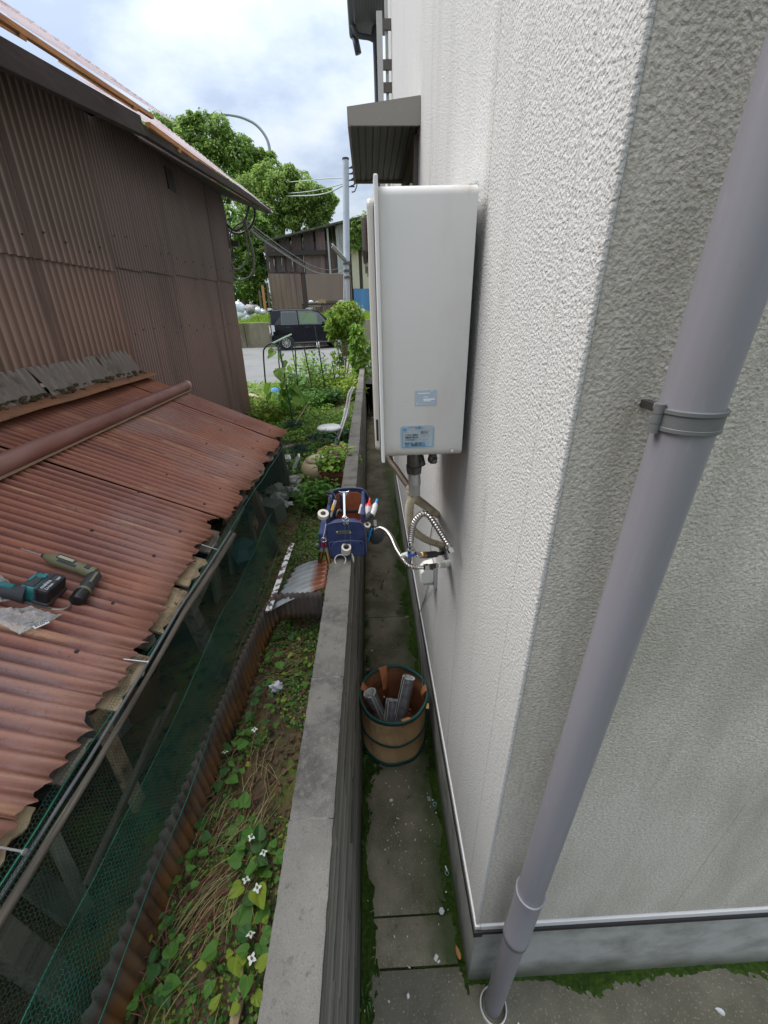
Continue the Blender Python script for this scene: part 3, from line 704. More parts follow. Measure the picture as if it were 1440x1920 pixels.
# flexible stainless hoses
def hexend(b, p, d, r, l): d = Vector(d).normalized(); p = Vector(p); b.cyl(p, p+d*l, r, r, 6)
th = thing('flexible_hose', 'arched stainless flexible hose rising from the blue banded valve to a loose nut', 'hose', A(771, 1018, Y=1.12))
H = [A(x, y, Y=v) for x, y, v in ((770.5, 1016, 1.12), (771, 1003, 1.12), (776, 981, 1.11), (790, 964, 1.10), (803, 966, 1.09), (815, 982, 1.08), (829, 1004, 1.07), (839, 1020, 1.06))]
ribbed(H, .0092, .0092, .0019, m_flex, 'hose', th, 12)
d_ = (H[-1]-H[-2]).normalized(); b = MB(); b.cyl(H[-1], H[-1]+d_*.012, .0068, n=12); hexend(b, H[-1]+d_*.0122, d_, .0125, .016); b.build('nut', m_chrome, th)
b = MB(); b.cyl(H[0], H[0]+Vector((0, 0, -.014)), .0075, n=12); b.build('ferrule', m_chrome, th)
th = thing('flexible_hose', 'stainless flexible hose stretching from the wall tap over to the tool bag', 'hose', A(800, 1063, Y=1.12))
H2 = [A(x, y, Y=v) for x, y, v in ((782, 1064, 1.13), (768, 1061, 1.14), (757, 1050, 1.17), (744, 1031, 1.24), (734, 1009, 1.34), (724, 996, 1.43), (714, 991, 1.50), (707, 993, 1.54))]
ribbed(H2, .0092, .0092, .0019, m_flex, 'hose', th, 12)
d_ = (H2[-1]-H2[-2]).normalized(); b = MB(); b.cyl(H2[-1], H2[-1]+d_*.010, .0075, n=12); hexend(b, H2[-1]+d_*.0102, d_, .0125, .015); b.build('nut', m_chrome, th)
q = A(794, 1064, Y=1.13); b = MB(); b.cyl(H2[0], q, .0068, n=12); b.build('ferrule', m_chrome, th)
# valve group
vg = thing('water_valve', 'chrome stop valve with a blue band and dark sleeved brass stem on the wall', 'valve', A(772, 1040, Y=1.12))
va = A(770.5, 1024, Y=1.12); vb = A(771, 1049, Y=1.12)
b = MB(); b.cyl(va, va.lerp(vb, .22), .0095, n=6); b.cyl(va.lerp(vb, .23), va.lerp(vb, .45), .0125, n=16); b.cyl(va.lerp(vb, .66), vb, .0125, .0105, 16); b.build('body', m_chrome, vg, angle=35)
b = MB(); b.cyl(va.lerp(vb, .455), va.lerp(vb, .655), .0128, n=16); b.build('band', mat('blue ring', (.03, .10, .42), .4), vg)
mid = va.lerp(vb, .6); e1 = A(789, 1041, Y=1.15); e2 = A(796, 1041, Y=1.165); e3 = A(817, 1039, Y=1.23); e4 = A(832, 1037, X=HX)
b = MB(); b.cyl(mid+Vector((.012, .004, 0)), e1, .0095, n=6); b.build('side_nut', m_chrome, vg)
b = MB(); b.cyl(e1, e2, .0115, n=14); b.build('collar', m_brass, vg)
b = MB(); b.cyl(e2, e3, .0125, .0120, 14); b.cyl(e3, e4, .0075, n=12); b.build('stem', mat('navy rubber', (.022, .025, .04), .5), vg)
w0 = A(755, 1042, Y=1.16); b = MB(); b.cyl(mid-Vector((.012, -.002, 0)), w0, .0085, n=12); b.build('stub', m_pipewhite, vg)
tg = thing('wall_tap', 'small stop tap on a white wrapped pipe sticking out of the wall', 'tap', A(815, 1062, Y=1.15))
t0 = A(795, 1064, Y=1.13); t1 = A(803, 1063, Y=1.135); t2 = A(815, 1061, Y=1.145); t3 = A(820, 1060, Y=1.15); t4 = A(843, 1056, X=HX)
b = MB(); b.cyl(t0, t1, .0115, n=6); b.build('nut', m_chrome, tg)
b = MB(); b.cyl(t1, t2, .0095, n=12); b.cyl(t1.lerp(t2, .5)+Vector((0, -.014, 0)), t1.lerp(t2, .5), .006, n=10); b.build('body', m_darkmetal, tg)
b = MB(); b.cyl(t2, t3, .0085, n=12); b.build('neck', m_chrome, tg)
b = MB(); b.cyl(t3, t3.lerp(t4, .5), .0122, n=16); b.cyl(t3.lerp(t4, .5), Vector((HX-.0005, t4.y, t4.z)), .0140, n=16); b.build('wrapped_pipe', m_pipewhite, tg, angle=35)
# socket cover below
oc = thing('outlet_cover', 'grey beige outdoor socket cover below the tap with a wire hanging', 'socket', A(815, 1080, X=HX))
k0 = A(818, 1050, X=HX); k1 = A(818, 1100, X=HX); yy = k0.y
b = MB(); b.bb((HX-.012, yy-.045, k1.z), (HX-.0005, yy+.045, k0.z)); b.build('back_plate', m_boxgrey, oc, bevel=.002)
b = MB(); zt, zb_ = k0.z-.012, k1.z+.022
b.prism([(HX-.0125, zt), (HX-.055, zt-.012), (HX-.075, zt-.035), (HX-.075, zb_+.012), (HX-.066, zb_), (HX-.0125, zb_+.006)], 1, yy-.036, yy+.036); b.build('cover', m_pipewhite, oc, bevel=.006)
b = MB(); b.bb((HX-.060, yy-.030, zb_-.012), (HX-.013, yy+.030, zb_-.0005)); b.build('lower_lip', m_boxgrey, oc, bevel=.002)
m_w = m_wire
def wire(nm, label, pts, r, m=m_w, cat='wire', n=6, dens=8):
    b = MB(); b.tube(spline(pts, dens), r, n); o = b.build(nm, m, smooth=True); return tag(o, label, cat)
s0 = A(804, 1085, Y=yy-.01); X_ = HX-.006
wire('wire', 'thin grey wire hanging from the socket cover down the white wall', [s0, A(797, 1120, X=X_), A(788, 1145, X=X_), A(787, 1180, X=X_-.006), A(790, 1240, X=X_-.02), A(792, 1290, X=X_-.05)], .0016)
wire('wire', 'second loose grey wire crossing the first below the socket cover', [s0+Vector((.006, .0, 0)), A(801, 1112, X=X_), A(790, 1142, X=X_-.004), A(785, 1165, X=X_-.012), A(786, 1260, X=X_-.03)], .0014)
wire('wire', 'short grey wire between the upper pipe and the dark valve stem', [A(812, 978, X=HX-.01), A(808, 1000, X=HX-.004), A(806, 1020, X=HX-.004), A(808, 1034, X=HX-.004)], .002)
# ================================================================== old shed on the left
SXW = -1.95
shed = thing('old_shed', 'tall old shed clad in brown corrugated iron with dark eaves and clear plastic roof edge', 'shed', (SXW, 4, LZ))
rnd = random.Random(11)
def wtop(y): return 3.56+.045*(y-3.4)+.18*min(1, max(0, (y-3.75)/.5))           # wall top under the eave
def yend(z): return 6.62+(z-2.6)*.155            # leaning far corner
def shear(z): return (z-2.3)*.10 # lean of the whole gable along Y
# far wall: lower and upper rows of sheets
def wall_sheet(y0, y1, z0, z1, x, pitch, amp, m, endf=None, topf=None, nseg=3):
    b = MB()
    al = (0, 0, 1); ac = (0, -1, 0)          # normal = along x across = +X side
    w_ = y1-y0; nx = int(w_/pitch*6); vs = []
    for j in range(nseg+1):
        for i in range(nx+1):
            yy = y1-w_*i/nx; a = z0+(endf(yy) if endf else 0); t = topf(yy) if topf else z1
            z = a+(t-a)*j/nseg
            vs.append(Vector((x+amp*math.cos(2*PI*yy/pitch)+.006*noise.noise(Vector((yy*1.3, z*.9, x))), yy+shear(z), z)))
    k = nx+1
    b.add(vs, [(j*k+i, j*k+i+1, (j+1)*k+i+1, (j+1)*k+i) for j in range(nseg) for i in range(nx)])
    return b.build('wall_sheet', m, shed, smooth=True)
y = 3.35; i = 0
while y < 6.5:
    y1 = min(y+.655, 6.60)
    if y1 > 6.3: y1 = 6.60
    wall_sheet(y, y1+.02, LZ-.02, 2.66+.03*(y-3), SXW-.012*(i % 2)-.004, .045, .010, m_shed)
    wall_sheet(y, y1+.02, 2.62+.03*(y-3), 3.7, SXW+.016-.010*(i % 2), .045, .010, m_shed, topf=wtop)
    y = y1; i += 1
# near section stands proud, its ragged lower edge rusted through
def ragged(yy): return .012*math.sin(yy*7)+.018*noise.noise(Vector((yy*3.1, 2, 1)))+(.0)
y = -.4; i = 0
while y < 3.2:
    y1 = min(y+.78, 3.46)
    if y1 > 3.2: y1 = 3.46
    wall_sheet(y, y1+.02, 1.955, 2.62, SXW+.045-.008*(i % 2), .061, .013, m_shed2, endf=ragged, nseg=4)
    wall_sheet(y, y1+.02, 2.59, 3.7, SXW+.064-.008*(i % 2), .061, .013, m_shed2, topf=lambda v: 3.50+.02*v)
    y = y1; i += 1
# nail heads
b = MB()
for z_, y0, y1, st, x_ in ((2.83, 1.9, 6.6, .24, SXW+.03), (2.17, 3.5, 6.6, .20, SXW+.012), (1.12, 5.2, 6.5, .17, SXW+.010), (2.70, 1.8, 3.4, .18, SXW+.078)):
    yy = y0
    while yy < y1:
        z2 = z_+rnd.uniform(-.03, .03); b.cyl((x_, yy+shear(z2), z2), (x_+.006, yy+shear(z2), z2), .0065, n=6); yy += st*rnd.uniform(.7, 1.3)
tag(b.build('nail_heads', m_nailrust, shed), kind='stuff')
# grey corrugated skirting boards leaning out below the near section
yb = [A(0, 770, X=-1.90).y-.6, A(85, 770, X=-1.89).y, A(203, 735, X=-1.89).y, A(243, 722, X=-1.89).y]
yb = [.6, 1.35, yb[1], yb[2], 3.40]
for i in range(len(yb)-1):
    b = MB(); y0, y1 = yb[i]+.008, yb[i+1]-.008; nx = int((y1-y0)/.05*6)
    def fn(u, v, y0=y0, y1=y1):
        yy = y0+(y1-y0)*u+.05*(1-v); z = 1.835+.195*v+.02*(yy-2)*(v); x = -1.838-.065*v
        return Vector((x+.0105*math.cos(2*PI*yy/.05), yy, z+.008*noise.noise(Vector((yy*2, 1, 4)))))
    b.grid(fn, nx, 2); b.build('skirting_board', m_slate, shed, smooth=True)
# eave: fascia boards, rafters, purlin and clear sheets in two heights
f0, f1 = A(-60, 95-40, X=-1.55), A(262, 236, X=-1.58)
f0 = Vector((-1.55, .2, 3.20)); fm = A(0, 100, X=-1.55)
dirf = (f1-fm).normalized(); f0 = fm-dirf*2.6
b = MB(); b.bar(f0, f1, .05, .11); b.build('fascia', m_wood_dark, shed, bevel=.004)
g0 = A(262, 248, X=-1.60); g1 = A(505, 396, Y=7.05)
b = MB(); b.bar(g0+Vector((0, -.15, .01)), g1+Vector((0, 0, .01)), .045, .065); b.build('fascia', m_wood_dark, shed, bevel=.004)
b = MB(); b.add([(-1.53, f0.y, f0.z-.05), (-1.56, f1.y, f1.z-.05), (-1.97, f1.y, 3.63), (-1.97, f0.y, 3.58)], [(0, 1, 2, 3)]); b.build('soffit_board', m_wood_dark, shed, thick=.01)
b = MB(); b.add([(g0.x-.02, g0.y, g0.z-.03), (g1.x-.02, g1.y, g1.z-.03), (-1.97, g1.y+.0, 3.80), (-1.97, g0.y, 3.66)], [(0, 1, 2, 3)]); b.build('soffit_board', m_wood_dark, shed, thick=.01)
# main roof behind (rises away to the left)
b = MB(); b.add([(-2.5, f0.y, f0.z+.42), (-2.5, f1.y, f1.z+.42), (-6, f1.y, f1.z+1.9), (-6, f0.y, f0.z+1.8)], [(0, 1, 2, 3)])
b.add([(-2.5, g0.y, g0.z+.36), (-2.5, g1.y, g1.z+.36), (-6, g1.y, g1.z+1.7), (-6, g0.y, g0.z+1.6)], [(0, 1, 2, 3)]); b.build('roof', m_baseiron, shed, thick=.02)
# far and back walls
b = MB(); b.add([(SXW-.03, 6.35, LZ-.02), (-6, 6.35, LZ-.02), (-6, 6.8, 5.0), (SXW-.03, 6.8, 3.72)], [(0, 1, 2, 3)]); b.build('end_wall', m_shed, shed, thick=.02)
b = MB(); b.bb((SXW-.09, -.5, GZ), (SXW-.05, 6.3, 1.9)); b.bb((SXW-.12, -.5, 1.95), (SXW-.08, 6.4, 3.55)); b.build('inner_lining', m_wood_dark, shed)
b = MB(); b.bb((SXW-.02, A(476, 270, X=SXW).y if False else 5.0, 3.42), (SXW+.03, 5.16, 3.60))
b.build('vent_opening', m_black, shed)
b = MB(); b.bb((SXW-.035, 3.30, 3.30), (SXW-.015, 4.3, 3.66)); b.build('filler_board', m_wood_dark, shed)
# clear corrugated sheets
def clear_sheet(e0, e1, back0, back1, n_, pitch=.076, amp=.007):
    for i in range(n_):
        u0, u1 = i/n_, (i+1)/n_+.006
        a, c, d_, e_ = e0.lerp(e1, u0), e0.lerp(e1, u1), back0.lerp(back1, u0), back0.lerp(back1, u1)
        b = MB(); L_ = (c-a).length; nx = int(L_/pitch*6)
        def fn(u, v, a=a, c=c, d_=d_, e_=e_):
            p = a.lerp(c, u).lerp(d_.lerp(e_, u), v); p.z += amp*math.cos(2*PI*u*L_/pitch)+.004*(i % 2); return p
        b.grid(fn, nx, 2); b.build('clear_sheet', m_clear, shed, smooth=True)
e1 = A(327, 229, X=-1.27); em = A(0, 2, X=-1.27); e0 = em-(e1-em).normalized()*2.2
clear_sheet(e0, e1, f0+Vector((-.30, 0, .36)), f1+Vector((-.30, .10, .34)), 5)
h0, h1 = g0+Vector((.13, .0, .075)), A(512, 398, Y=7.15)
clear_sheet(h0, h1, g0+Vector((-.35, 0, .30)), g1+Vector((-.35, .0, .30)), 5)
p1 = A(285, 219, X=-1.385); pm = A(0, 33, X=-1.385); p0 = pm-(p1-pm).normalized()*2.2
b = MB(); b.bar(p0, p1, .024, .024); b.build('purlin', m_wood_orange, shed, bevel=.002)
for t in (.12, .42, .66, .93):
    q = p0.lerp(p1, t); q2 = f0.lerp(f1, t)
    b = MB(); b.bar((q.x+.01, q.y-.01, q.z-.022), (q2.x-.30, q2.y+.02, q2.z+.27), .030, .020); b.build('rafter', m_wood_orange, shed, bevel=.002)
s0, s1 = g0+Vector((.05, .05, .055)), A(490, 388, Y=6.95)
b = MB(); b.bar(s0, s1, .035, .035); b.build('purlin', m_wood_orange, shed, bevel=.002)
for t in (.15, .38, .62, .86):
    q = s0.lerp(s1, t)+Vector((0, 0, -.03)); b = MB(); b.bar(q+Vector((.02, 0, 0)), q+Vector((-.25, .04, .12)), .04, .03); b.build('rafter', m_wood_orange, shed, bevel=.002)
# timber ends and insulator at the far corner
b = MB(); q = A(421, 425, Y=6.9); b.bar(q+Vector((0, 0, .28)), q+Vector((.02, 0, -.25)), .07, .06); b.build('corner_post', m_wood_old, shed)
b = MB(); q = A(432, 455, Y=6.95); b.bar(q+Vector((-.15, 0, .02)), q+Vector((.12, 0, -.02)), .06, .07); b.build('timber_stub', m_wood_dark, shed)

# cables at the corner
def cab(label, pts, r, m=m_cable, nm='cable'):
    return wire(nm, label, pts, r, m, 'cable', 6, 8)
YC = 6.9
def C(*pts, Y=YC): return [A(x, y, Y=Y+.02*i) for i, (x, y) in enumerate(pts)]
cab('thick black cable looped in two coils under the far eave corner', C((412, 395), (425, 420), (440, 432), (455, 425), (462, 405), (470, 380), (478, 400), (470, 425), (450, 438), (430, 432), (418, 412)), .016)
cab('old grey cable hanging from the eave in one long loop', C((458, 410), (466, 440), (476, 480), (474, 510), (458, 524), (440, 522), (436, 500)), .014, m_cablegrey)
cab('grey cable hanging in a narrower loop inside the long one', C((456, 412), (462, 445), (465, 480), (455, 500), (442, 505), (434, 490), (432, 450)), .012, m_cablegrey)
cab('thin black cable dropping from the rafters to the shed corner', C((468, 385), (464, 400), (455, 415), (440, 425), (432, 440), (436, 470), (432, 520)), .010)
PY = 22.3          # steel pole
cab('heavy grey service cable sagging from the shed corner to the steel pole', [A(455, 412, Y=6.95), A(480, 440, Y=8.5), A(520, 468, Y=11), A(560, 494, Y=14), A(590, 510, Y=17), A(612, 514, Y=19.5), A(635, 512, Y=21.3), A(649, 504, Y=PY)], .020, m_cablegrey)
cab('thinner wire running above the heavy service cable to the pole', [A(462, 412, Y=6.98), A(500, 443, Y=9.5), A(545, 475, Y=13), A(585, 498, Y=17), A(618, 506, Y=20), A(649, 500, Y=PY)], .009, m_cablegrey)
cab('second thin wire running close to the heavy service cable', [A(458, 416, Y=6.98), A(500, 449, Y=9.5), A(540, 478, Y=12.5), A(580, 503, Y=16)], .009)

# ================================================================== lean-to with the rusty roof
AL = math.radians(24); EX, EZ = -.765, 1.35
al_dir = Vector((math.cos(AL), 0, -math.sin(AL))); rn = Vector((math.sin(AL), 0, math.cos(AL)))
def RP(x, y, h=0): return Vector((x, y, EZ+(EX-x)*math.tan(AL)))+rn*h
def RPX(px, py, h=0):
    d = FW+RT*((px-720)/FPX)+DN*((py-960)/FPX); o = Vector((0, 0, CAMZ)); p0_ = Vector((EX, 0, EZ))+rn*h
    return o+d*(rn.dot(p0_-o)/rn.dot(d))
lt = thing('lean_to', 'lean-to with a rusty corrugated roof over a netted open side, against the shed', 'lean-to', (-1.3, 1.5, LZ))
seams = [-1.55, -.88, -.21, .46, 1.12, 1.79, 2.47, 3.15, 3.47]
LEN = 1.14/math.cos(AL)
for i, (a, c) in enumerate(zip(seams[:-1], seams[1:])):
    pit = .041; ex = rnd.uniform(-.02, .02)
    def endf(x, a=a, ex=ex):
        yy = a+x
        r_ = .006*math.cos(2*PI*yy/pit)+.024*noise.noise(Vector((yy*9, 3, 7)))+.022*noise.noise(Vector((yy*31, 1, 2)))+.012*noise.noise(Vector((yy*90, 5, 2)))
        bite = max(0, noise.noise(Vector((yy*5.5, 9, 4)))-.18)*.16
        return ex+r_-bite
    st = RP(EX-1.14, a+.0015, .004*(i % 2))
    b = MB(); w_ = c-a-.003; nx = int(w_/pit*10); nseg = 10; vs = []
    for j in range(nseg+1):
        for k in range(nx+1):
            x = w_*k/nx; yy = st.y+x; t = (LEN+endf(x))*(j/nseg)
            nz = .0080*math.cos(2*PI*yy/pit)+.004*noise.noise(Vector((yy*2, t*2, i)))
            if j >= nseg-1: nz += .006*noise.noise(Vector((yy*40, t*9, 3)))
            vs.append(st+Vector((0, x, 0))+al_dir*t+rn*nz)
    k_ = nx+1
    b.add(vs, [(j*k_+q, j*k_+q+1, (j+1)*k_+q+1, (j+1)*k_+q) for j in range(nseg) for q in range(nx)])
    b.build('roof_sheet', m_rust, lt, smooth=True, thick=.0014)
# raised rim of the far end sheet
# roof nails
b = MB()
for xr in (-.88, -1.12):
    yy = -.2
    while yy < 3.4:
        q = RP(xr+rnd.uniform(-.015, .015), round(yy/.041)*.041, .010); b.cyl(q, q+rn*.004, .007, .005, 8); yy += rnd.uniform(.14, .34)
tag(b.build('roof_nails', m_nailrust, lt), kind='stuff')
# orange rusted flashing strip along the wall, debris above it
b = MB()
def fl(u, v):
    yy = .2+3.28*u; x = -1.90+.155*v-.03*u*v; p = RP(x, yy, .026+.02*math.sin(v*2.2)+.006*noise.noise(Vector((yy*3, v, 2)))+.02*v*(1 if u > .0 else 0)); return p
b.grid(fl, 60, 3); b.build('flashing', m_rustboard, lt, smooth=True, thick=.002)
b = MB()
for i in range(170):
    yy = .4+3.0*rnd.random(); p_ = RP(-1.885+.055*rnd.random()**2, yy, .052+.01*rnd.random()); b.ball(p_, rnd.uniform(.006, .018), 6, (1, 1.6, .6), .4)
tag(b.build('leaf_dirt', m_soil, lt), kind='stuff')
# rotten boards showing under the eave
def rag_board(y0, y1, x0, x1, h, m, seed):
    b = MB(); n_ = 9
    top = []
    def fn(u, v):
        yy = y0+(y1-y0)*u; e = (v-.5)*2
        xx = x0+(x1-x0)*v+(.022*noise.noise(Vector((yy*26, seed, v*2)))*(1 if v > .5 else .3))
        return RP(xx, yy, h+.004*noise.noise(Vector((yy*10, xx*10, seed))))
    b.grid(fn, n_, 4); return b.build('rotten_board', m, lt, thick=.009)
for i, (y0, y1, x1, h, m) in enumerate(((1.03, 1.25, -.725, -.028, m_wood_pale), (1.28, 1.47, -.735, -.030, m_wood_pale), (1.52, 1.70, -.745, -.03, m_wood_old), (.74, .93, -.715, -.03, m_wood_pale), (.96, 1.02, -.735, -.035, m_wood_old),
        (.55, .66, -.735, -.03, m_wood_old), (.40, .50, -.745, -.03, m_wood_pale), (1.9, 2.15, -.74, -.03, m_wood_dark), (2.3, 2.62, -.745, -.03, m_wood_pale), (2.75, 3.1, -.74, -.032, m_wood_old))):
    rag_board(y0, y1, -.86, x1, h, m, i*3.3)
# timber rafters and eave beam below the sheets
for yy in (-.2, .62, 1.45, 2.3, 3.25):
    b = MB(); b.bar(RP(-1.9, yy, -.065), RP(-.80, yy, -.065), .05, .07); b.build('rafter', m_wood_old, lt)
bm0 = A(0, 1728, X=-.72); bm1 = A(322, 1193, X=-.70); dd = (bm1-bm0).normalized()
b = MB(); bp = [bm0-dd*.5+Vector((0, 0, .0))+dd*(s_*.26)+Vector((.004*math.sin(s_*2.1), 0, .006*math.sin(s_*1.7))) for s_ in range(0, 8)]
b.tube(bp, [.0095+.0022*math.sin(i*1.3) for i in range(len(bp))], 9); b.build('eave_beam', m_wood_old, lt, smooth=True)
b = MB(); b.tube([q+Vector((-.013, 0, .018)) for q in bp], .0045, 8); b.build('eave_pipe', m_pvc_dark, lt, smooth=True)
# long nails sticking out of the eave
for (x0, y0, x1, y1, X_) in ((378, 1021, 409, 1031, -.745), (232, 1236, 277, 1241, -.73), (-5, 1588, 45, 1597, -.72)):
    b = MB(); a, c = A(x0, y0, X=X_-.03), A(x1, y1, X=X_+.03); b.cyl(a, c, .0022, n=8); b.cyl(c, c+(c-a).normalized()*.002, .0055, n=10); b.build('nail', m_nail, lt)
# posts, planks and odds and ends behind the net
m_red = mat('dark red brown post', (.055, .030, .022), .8, layers=[((.10, .055, .035), 'noise', 12, .5, .7, {'st': (2, 2, .3)})])
def post(p0, p1, w_, h_, m, nm='post'):
    b = MB(); b.bar(p0, p1, w_, h_, (0, 1, 0)); return b.build(nm, m, lt, bevel=.003)
post((-.80, 3.36, LZ-.05), (-.83, 3.36, 1.36), .06, .05, m_red)
post((-.70, 2.35, LZ-.02), (-.80, 2.33, 1.33), .055, .05, m_red); post((-.73, 1.30, LZ-.02), (-.80, 1.30, 1.30), .05, .05, m_wood_old); post((-.76, .35, LZ-.02), (-.8, .35, 1.30), .05, .05, m_wood_old)
for i, (a, c, wd, hh, m) in enumerate((
        (A(452, 945, X=-.86), A(345, 1160, X=-.84), .02, .075, m_plank), (A(468, 905, X=-.86), A(420, 985, X=-.88), .02, .07, m_wood_pale),
        (A(488, 930, X=-.84), A(478, 990, X=-.84), .02, .06, m_wood_pale), (A(430, 1010, X=-.95), A(440, 1090, X=-.95), .02, .09, m_plank),
        (A(470, 960, X=-.90), A(490, 1120, X=-.90), .02, .08, m_plank), (A(400, 1060, X=-.95), A(415, 1150, X=-.95), .02, .10, m_plank),
        (A(180, 1330, X=-.92), A(270, 1530, X=-.84), .02, .05, m_wood_pale), (A(330, 1300, X=-.80), A(205, 1560, X=-.80), .015, .02, m_wood_old),
        (A(300, 1345, X=-.78), A(160, 1660, X=-.78), .015, .015, m_wood_old), (A(95, 1560, X=-.85), A(165, 1710, X=-.80), .015, .03, m_plank),
        (A(60, 1650, X=-.95), A(200, 1760, X=-.84), .02, .06, m_plank))):
    post(a, c, wd, hh, m, 'stored_plank')
b = MB(); b.bb((-1.92, -1.5, LZ-.02), (-.62, 3.40, LZ+.015)); b.build('floor', m_soil, lt)
b = MB(); b.bb((-1.93, 3.40, LZ), (-.86, 3.43, 1.40)); b.add([(-1.93, 3.42, 1.40), (-.86, 3.42, 1.36), (-1.93, 3.42, 1.86)], [(0, 1, 2)]); b.build('end_wall', m_wood_dark, lt)
m_clut = [mat('clutter grey', (.16, .17, .15), .8), mat('clutter tan', (.20, .15, .09), .9), mat('clutter teal', (.03, .10, .10), .7), mat('clutter dark', (.04, .04, .035), .8), mat('clutter rust', (.13, .06, .03), .8), mat('clutter blue', (.03, .07, .12), .6)]
for i in range(38):
    yy = rnd.uniform(-.2, 3.2); xx = rnd.uniform(-1.6, -.82); s_ = rnd.uniform(.04, .13)
    b = MB(); R_ = Matrix.Rotation(rnd.uniform(0, 3), 3, 'Z') @ Matrix.Rotation(rnd.uniform(-.6, .6), 3, 'X')
    k = i % 3
    c_ = Vector((xx, yy, LZ+s_*.9))
    if k == 0: b.box(c_, (s_*2, s_*1.2, s_*1.5), R_)
    elif k == 1: b.lathe(c_-Vector((0, 0, s_*.7)), [(s_*.7, 0), (s_*.8, s_*1.4), (s_*.75, s_*1.4), (s_*.6, .02)], 14, R_)
    else: b.ball(c_, s_, 8, (1, 1.2, .8), .5)
    b.build('stored_junk', m_clut[i % 6], lt)
# corrugated iron base strip under the net, bending off to the right at its far end
edge = [(-.655, -.5), (-.645, .31), (-.632, .70), (-.605, 1.15), (-.585, 1.45), (-.535, 1.60), (-.46, 1.60), (-.36, 1.55), (-.27, 1.50)]
ep = spline([Vector((x, y, 0)) for x, y in edge], 12)
Ls = [0]
for i in range(1, len(ep)): Ls.append(Ls[-1]+(ep[i]-ep[i-1]).length)
tot = Ls[-1]
def along(s_):
    j = 0
    while j < len(Ls)-2 and Ls[j+1] < s_: j += 1
    f = (s_-Ls[j])/max(1e-9, Ls[j+1]-Ls[j]); p = ep[j].lerp(ep[j+1], f); t = (ep[j+1]-ep[j]).normalized(); return p, Vector((t.y, -t.x, 0))
b = MB(); pit = .032; nx = int(tot/pit*6); vs = []; nseg = 4
for j in range(nseg+1):
    for i in range(nx+1):
        s_ = tot*i/nx; p, nn = along(s_); v = j/nseg
        k = max(0, (s_-(tot-.55))/.55)
        zt = .965+.012*noise.noise(Vector((s_*6, 1, 1)))+.13*k*k
        zb_ = LZ-.03+.20*k
        vs.append(p+nn*(.0055*math.cos(2*PI*s_/pit)+.012*(1-v)*(1-k))+Vector((0, 0, zb_+(zt-zb_)*v)))
k_ = nx+1
b.add(vs, [(j*k_+q, j*k_+q+1, (j+1)*k_+q+1, (j+1)*k_+q) for j in range(nseg) for q in range(nx)])
b.build('base_sheet', m_baseiron, lt, smooth=True, thick=.001)
# netting: hexagonal mesh from the eave to the base strip
def hexnet(fn, U, V, cell, wd, m, par):
    """fn(s, t) -> point on the draped surface, s in metres along, t in metres down; strands are thin ribbons"""
    b = MB(); dx = cell; dy = cell*.866
    nu, nv = int(U/dx), int(V/(dy*2))
    vs, fs = [], []
    def strand(a, c):
        pa, pc = fn(*a), fn(*c); d = (pc-pa)
        view = Vector((0, 0, CAMZ))-pa; sx = d.cross(Vector((1, 0, .5)));
        if sx.length < 1e-9: return
        sx = sx.normalized()*wd/2; k = len(vs)
        vs.extend((pa-sx, pa+sx, pc+sx, pc-sx)); fs.append((k, k+1, k+2, k+3))
    h = dy*2/3
    for j in range(nv*2):
        o = (j % 2)*dx/2; y0 = j*dy
        for i in range(nu):
            x = i*dx+o
            strand((x, y0), (x+dx/2, y0+dy*.33)); strand((x+dx/2, y0+dy*.33), (x+dx, y0)); strand((x+dx/2, y0+dy*.33), (x+dx/2, y0+dy))
    b.v = vs; b.f = fs
    return tag(b.build('netting', m, par), kind='stuff')
def net1(s_, t):
    yy = -.25+s_; T = .42
    f = min(1, t/T); x = -.745+.085*f+.035*math.sin(f*PI)*(1+.5*noise.noise(Vector((yy*2, f*3, 1)))); z = 1.325-.335*f-.02*math.sin(f*PI)
    x += .012*noise.noise(Vector((yy*4, f*4, 5)))
    return Vector((x, yy, z+.01*noise.noise(Vector((yy*3, 2, 2)))))
hexnet(net1, 3.6, .42, .0088, .0009, m_net, lt)
def net2(s_, t):
    yy = -.1+s_*1.0; f = t/.20
    x = -.700+.055*f+.012*noise.noise(Vector((yy*5, f*3, 8)))+.02; z = 1.13-.17*f+.03*noise.noise(Vector((yy*2.3, 4, 2)))+.012*math.sin(yy*6)
    return Vector((x+.012, yy, z))
hexnet(net2, 2.3, .20, .0105, .0011, m_net2, lt)
b = MB()
b.tube([net2(i*.05, .0)+Vector((.002, 0, 0)) for i in range(48)], .0017, 5); b.tube([net2(i*.05, .2)+Vector((.002, 0, 0)) for i in range(48)], .0015, 5)
b.tube([net1(i*.08, .02) for i in range(44)], .002, 5)
b.build('net_cord', m_net2, lt, smooth=True)
# hanging net at the far corner
def net3(s_, t):
    f = t/.5; return Vector((-.80+s_*.5+.02*math.sin(s_*60)*f, 3.30-s_*1.0, 1.33-.52*f))
hexnet(net3, .22, .5, .0095, .0020, m_net, lt)

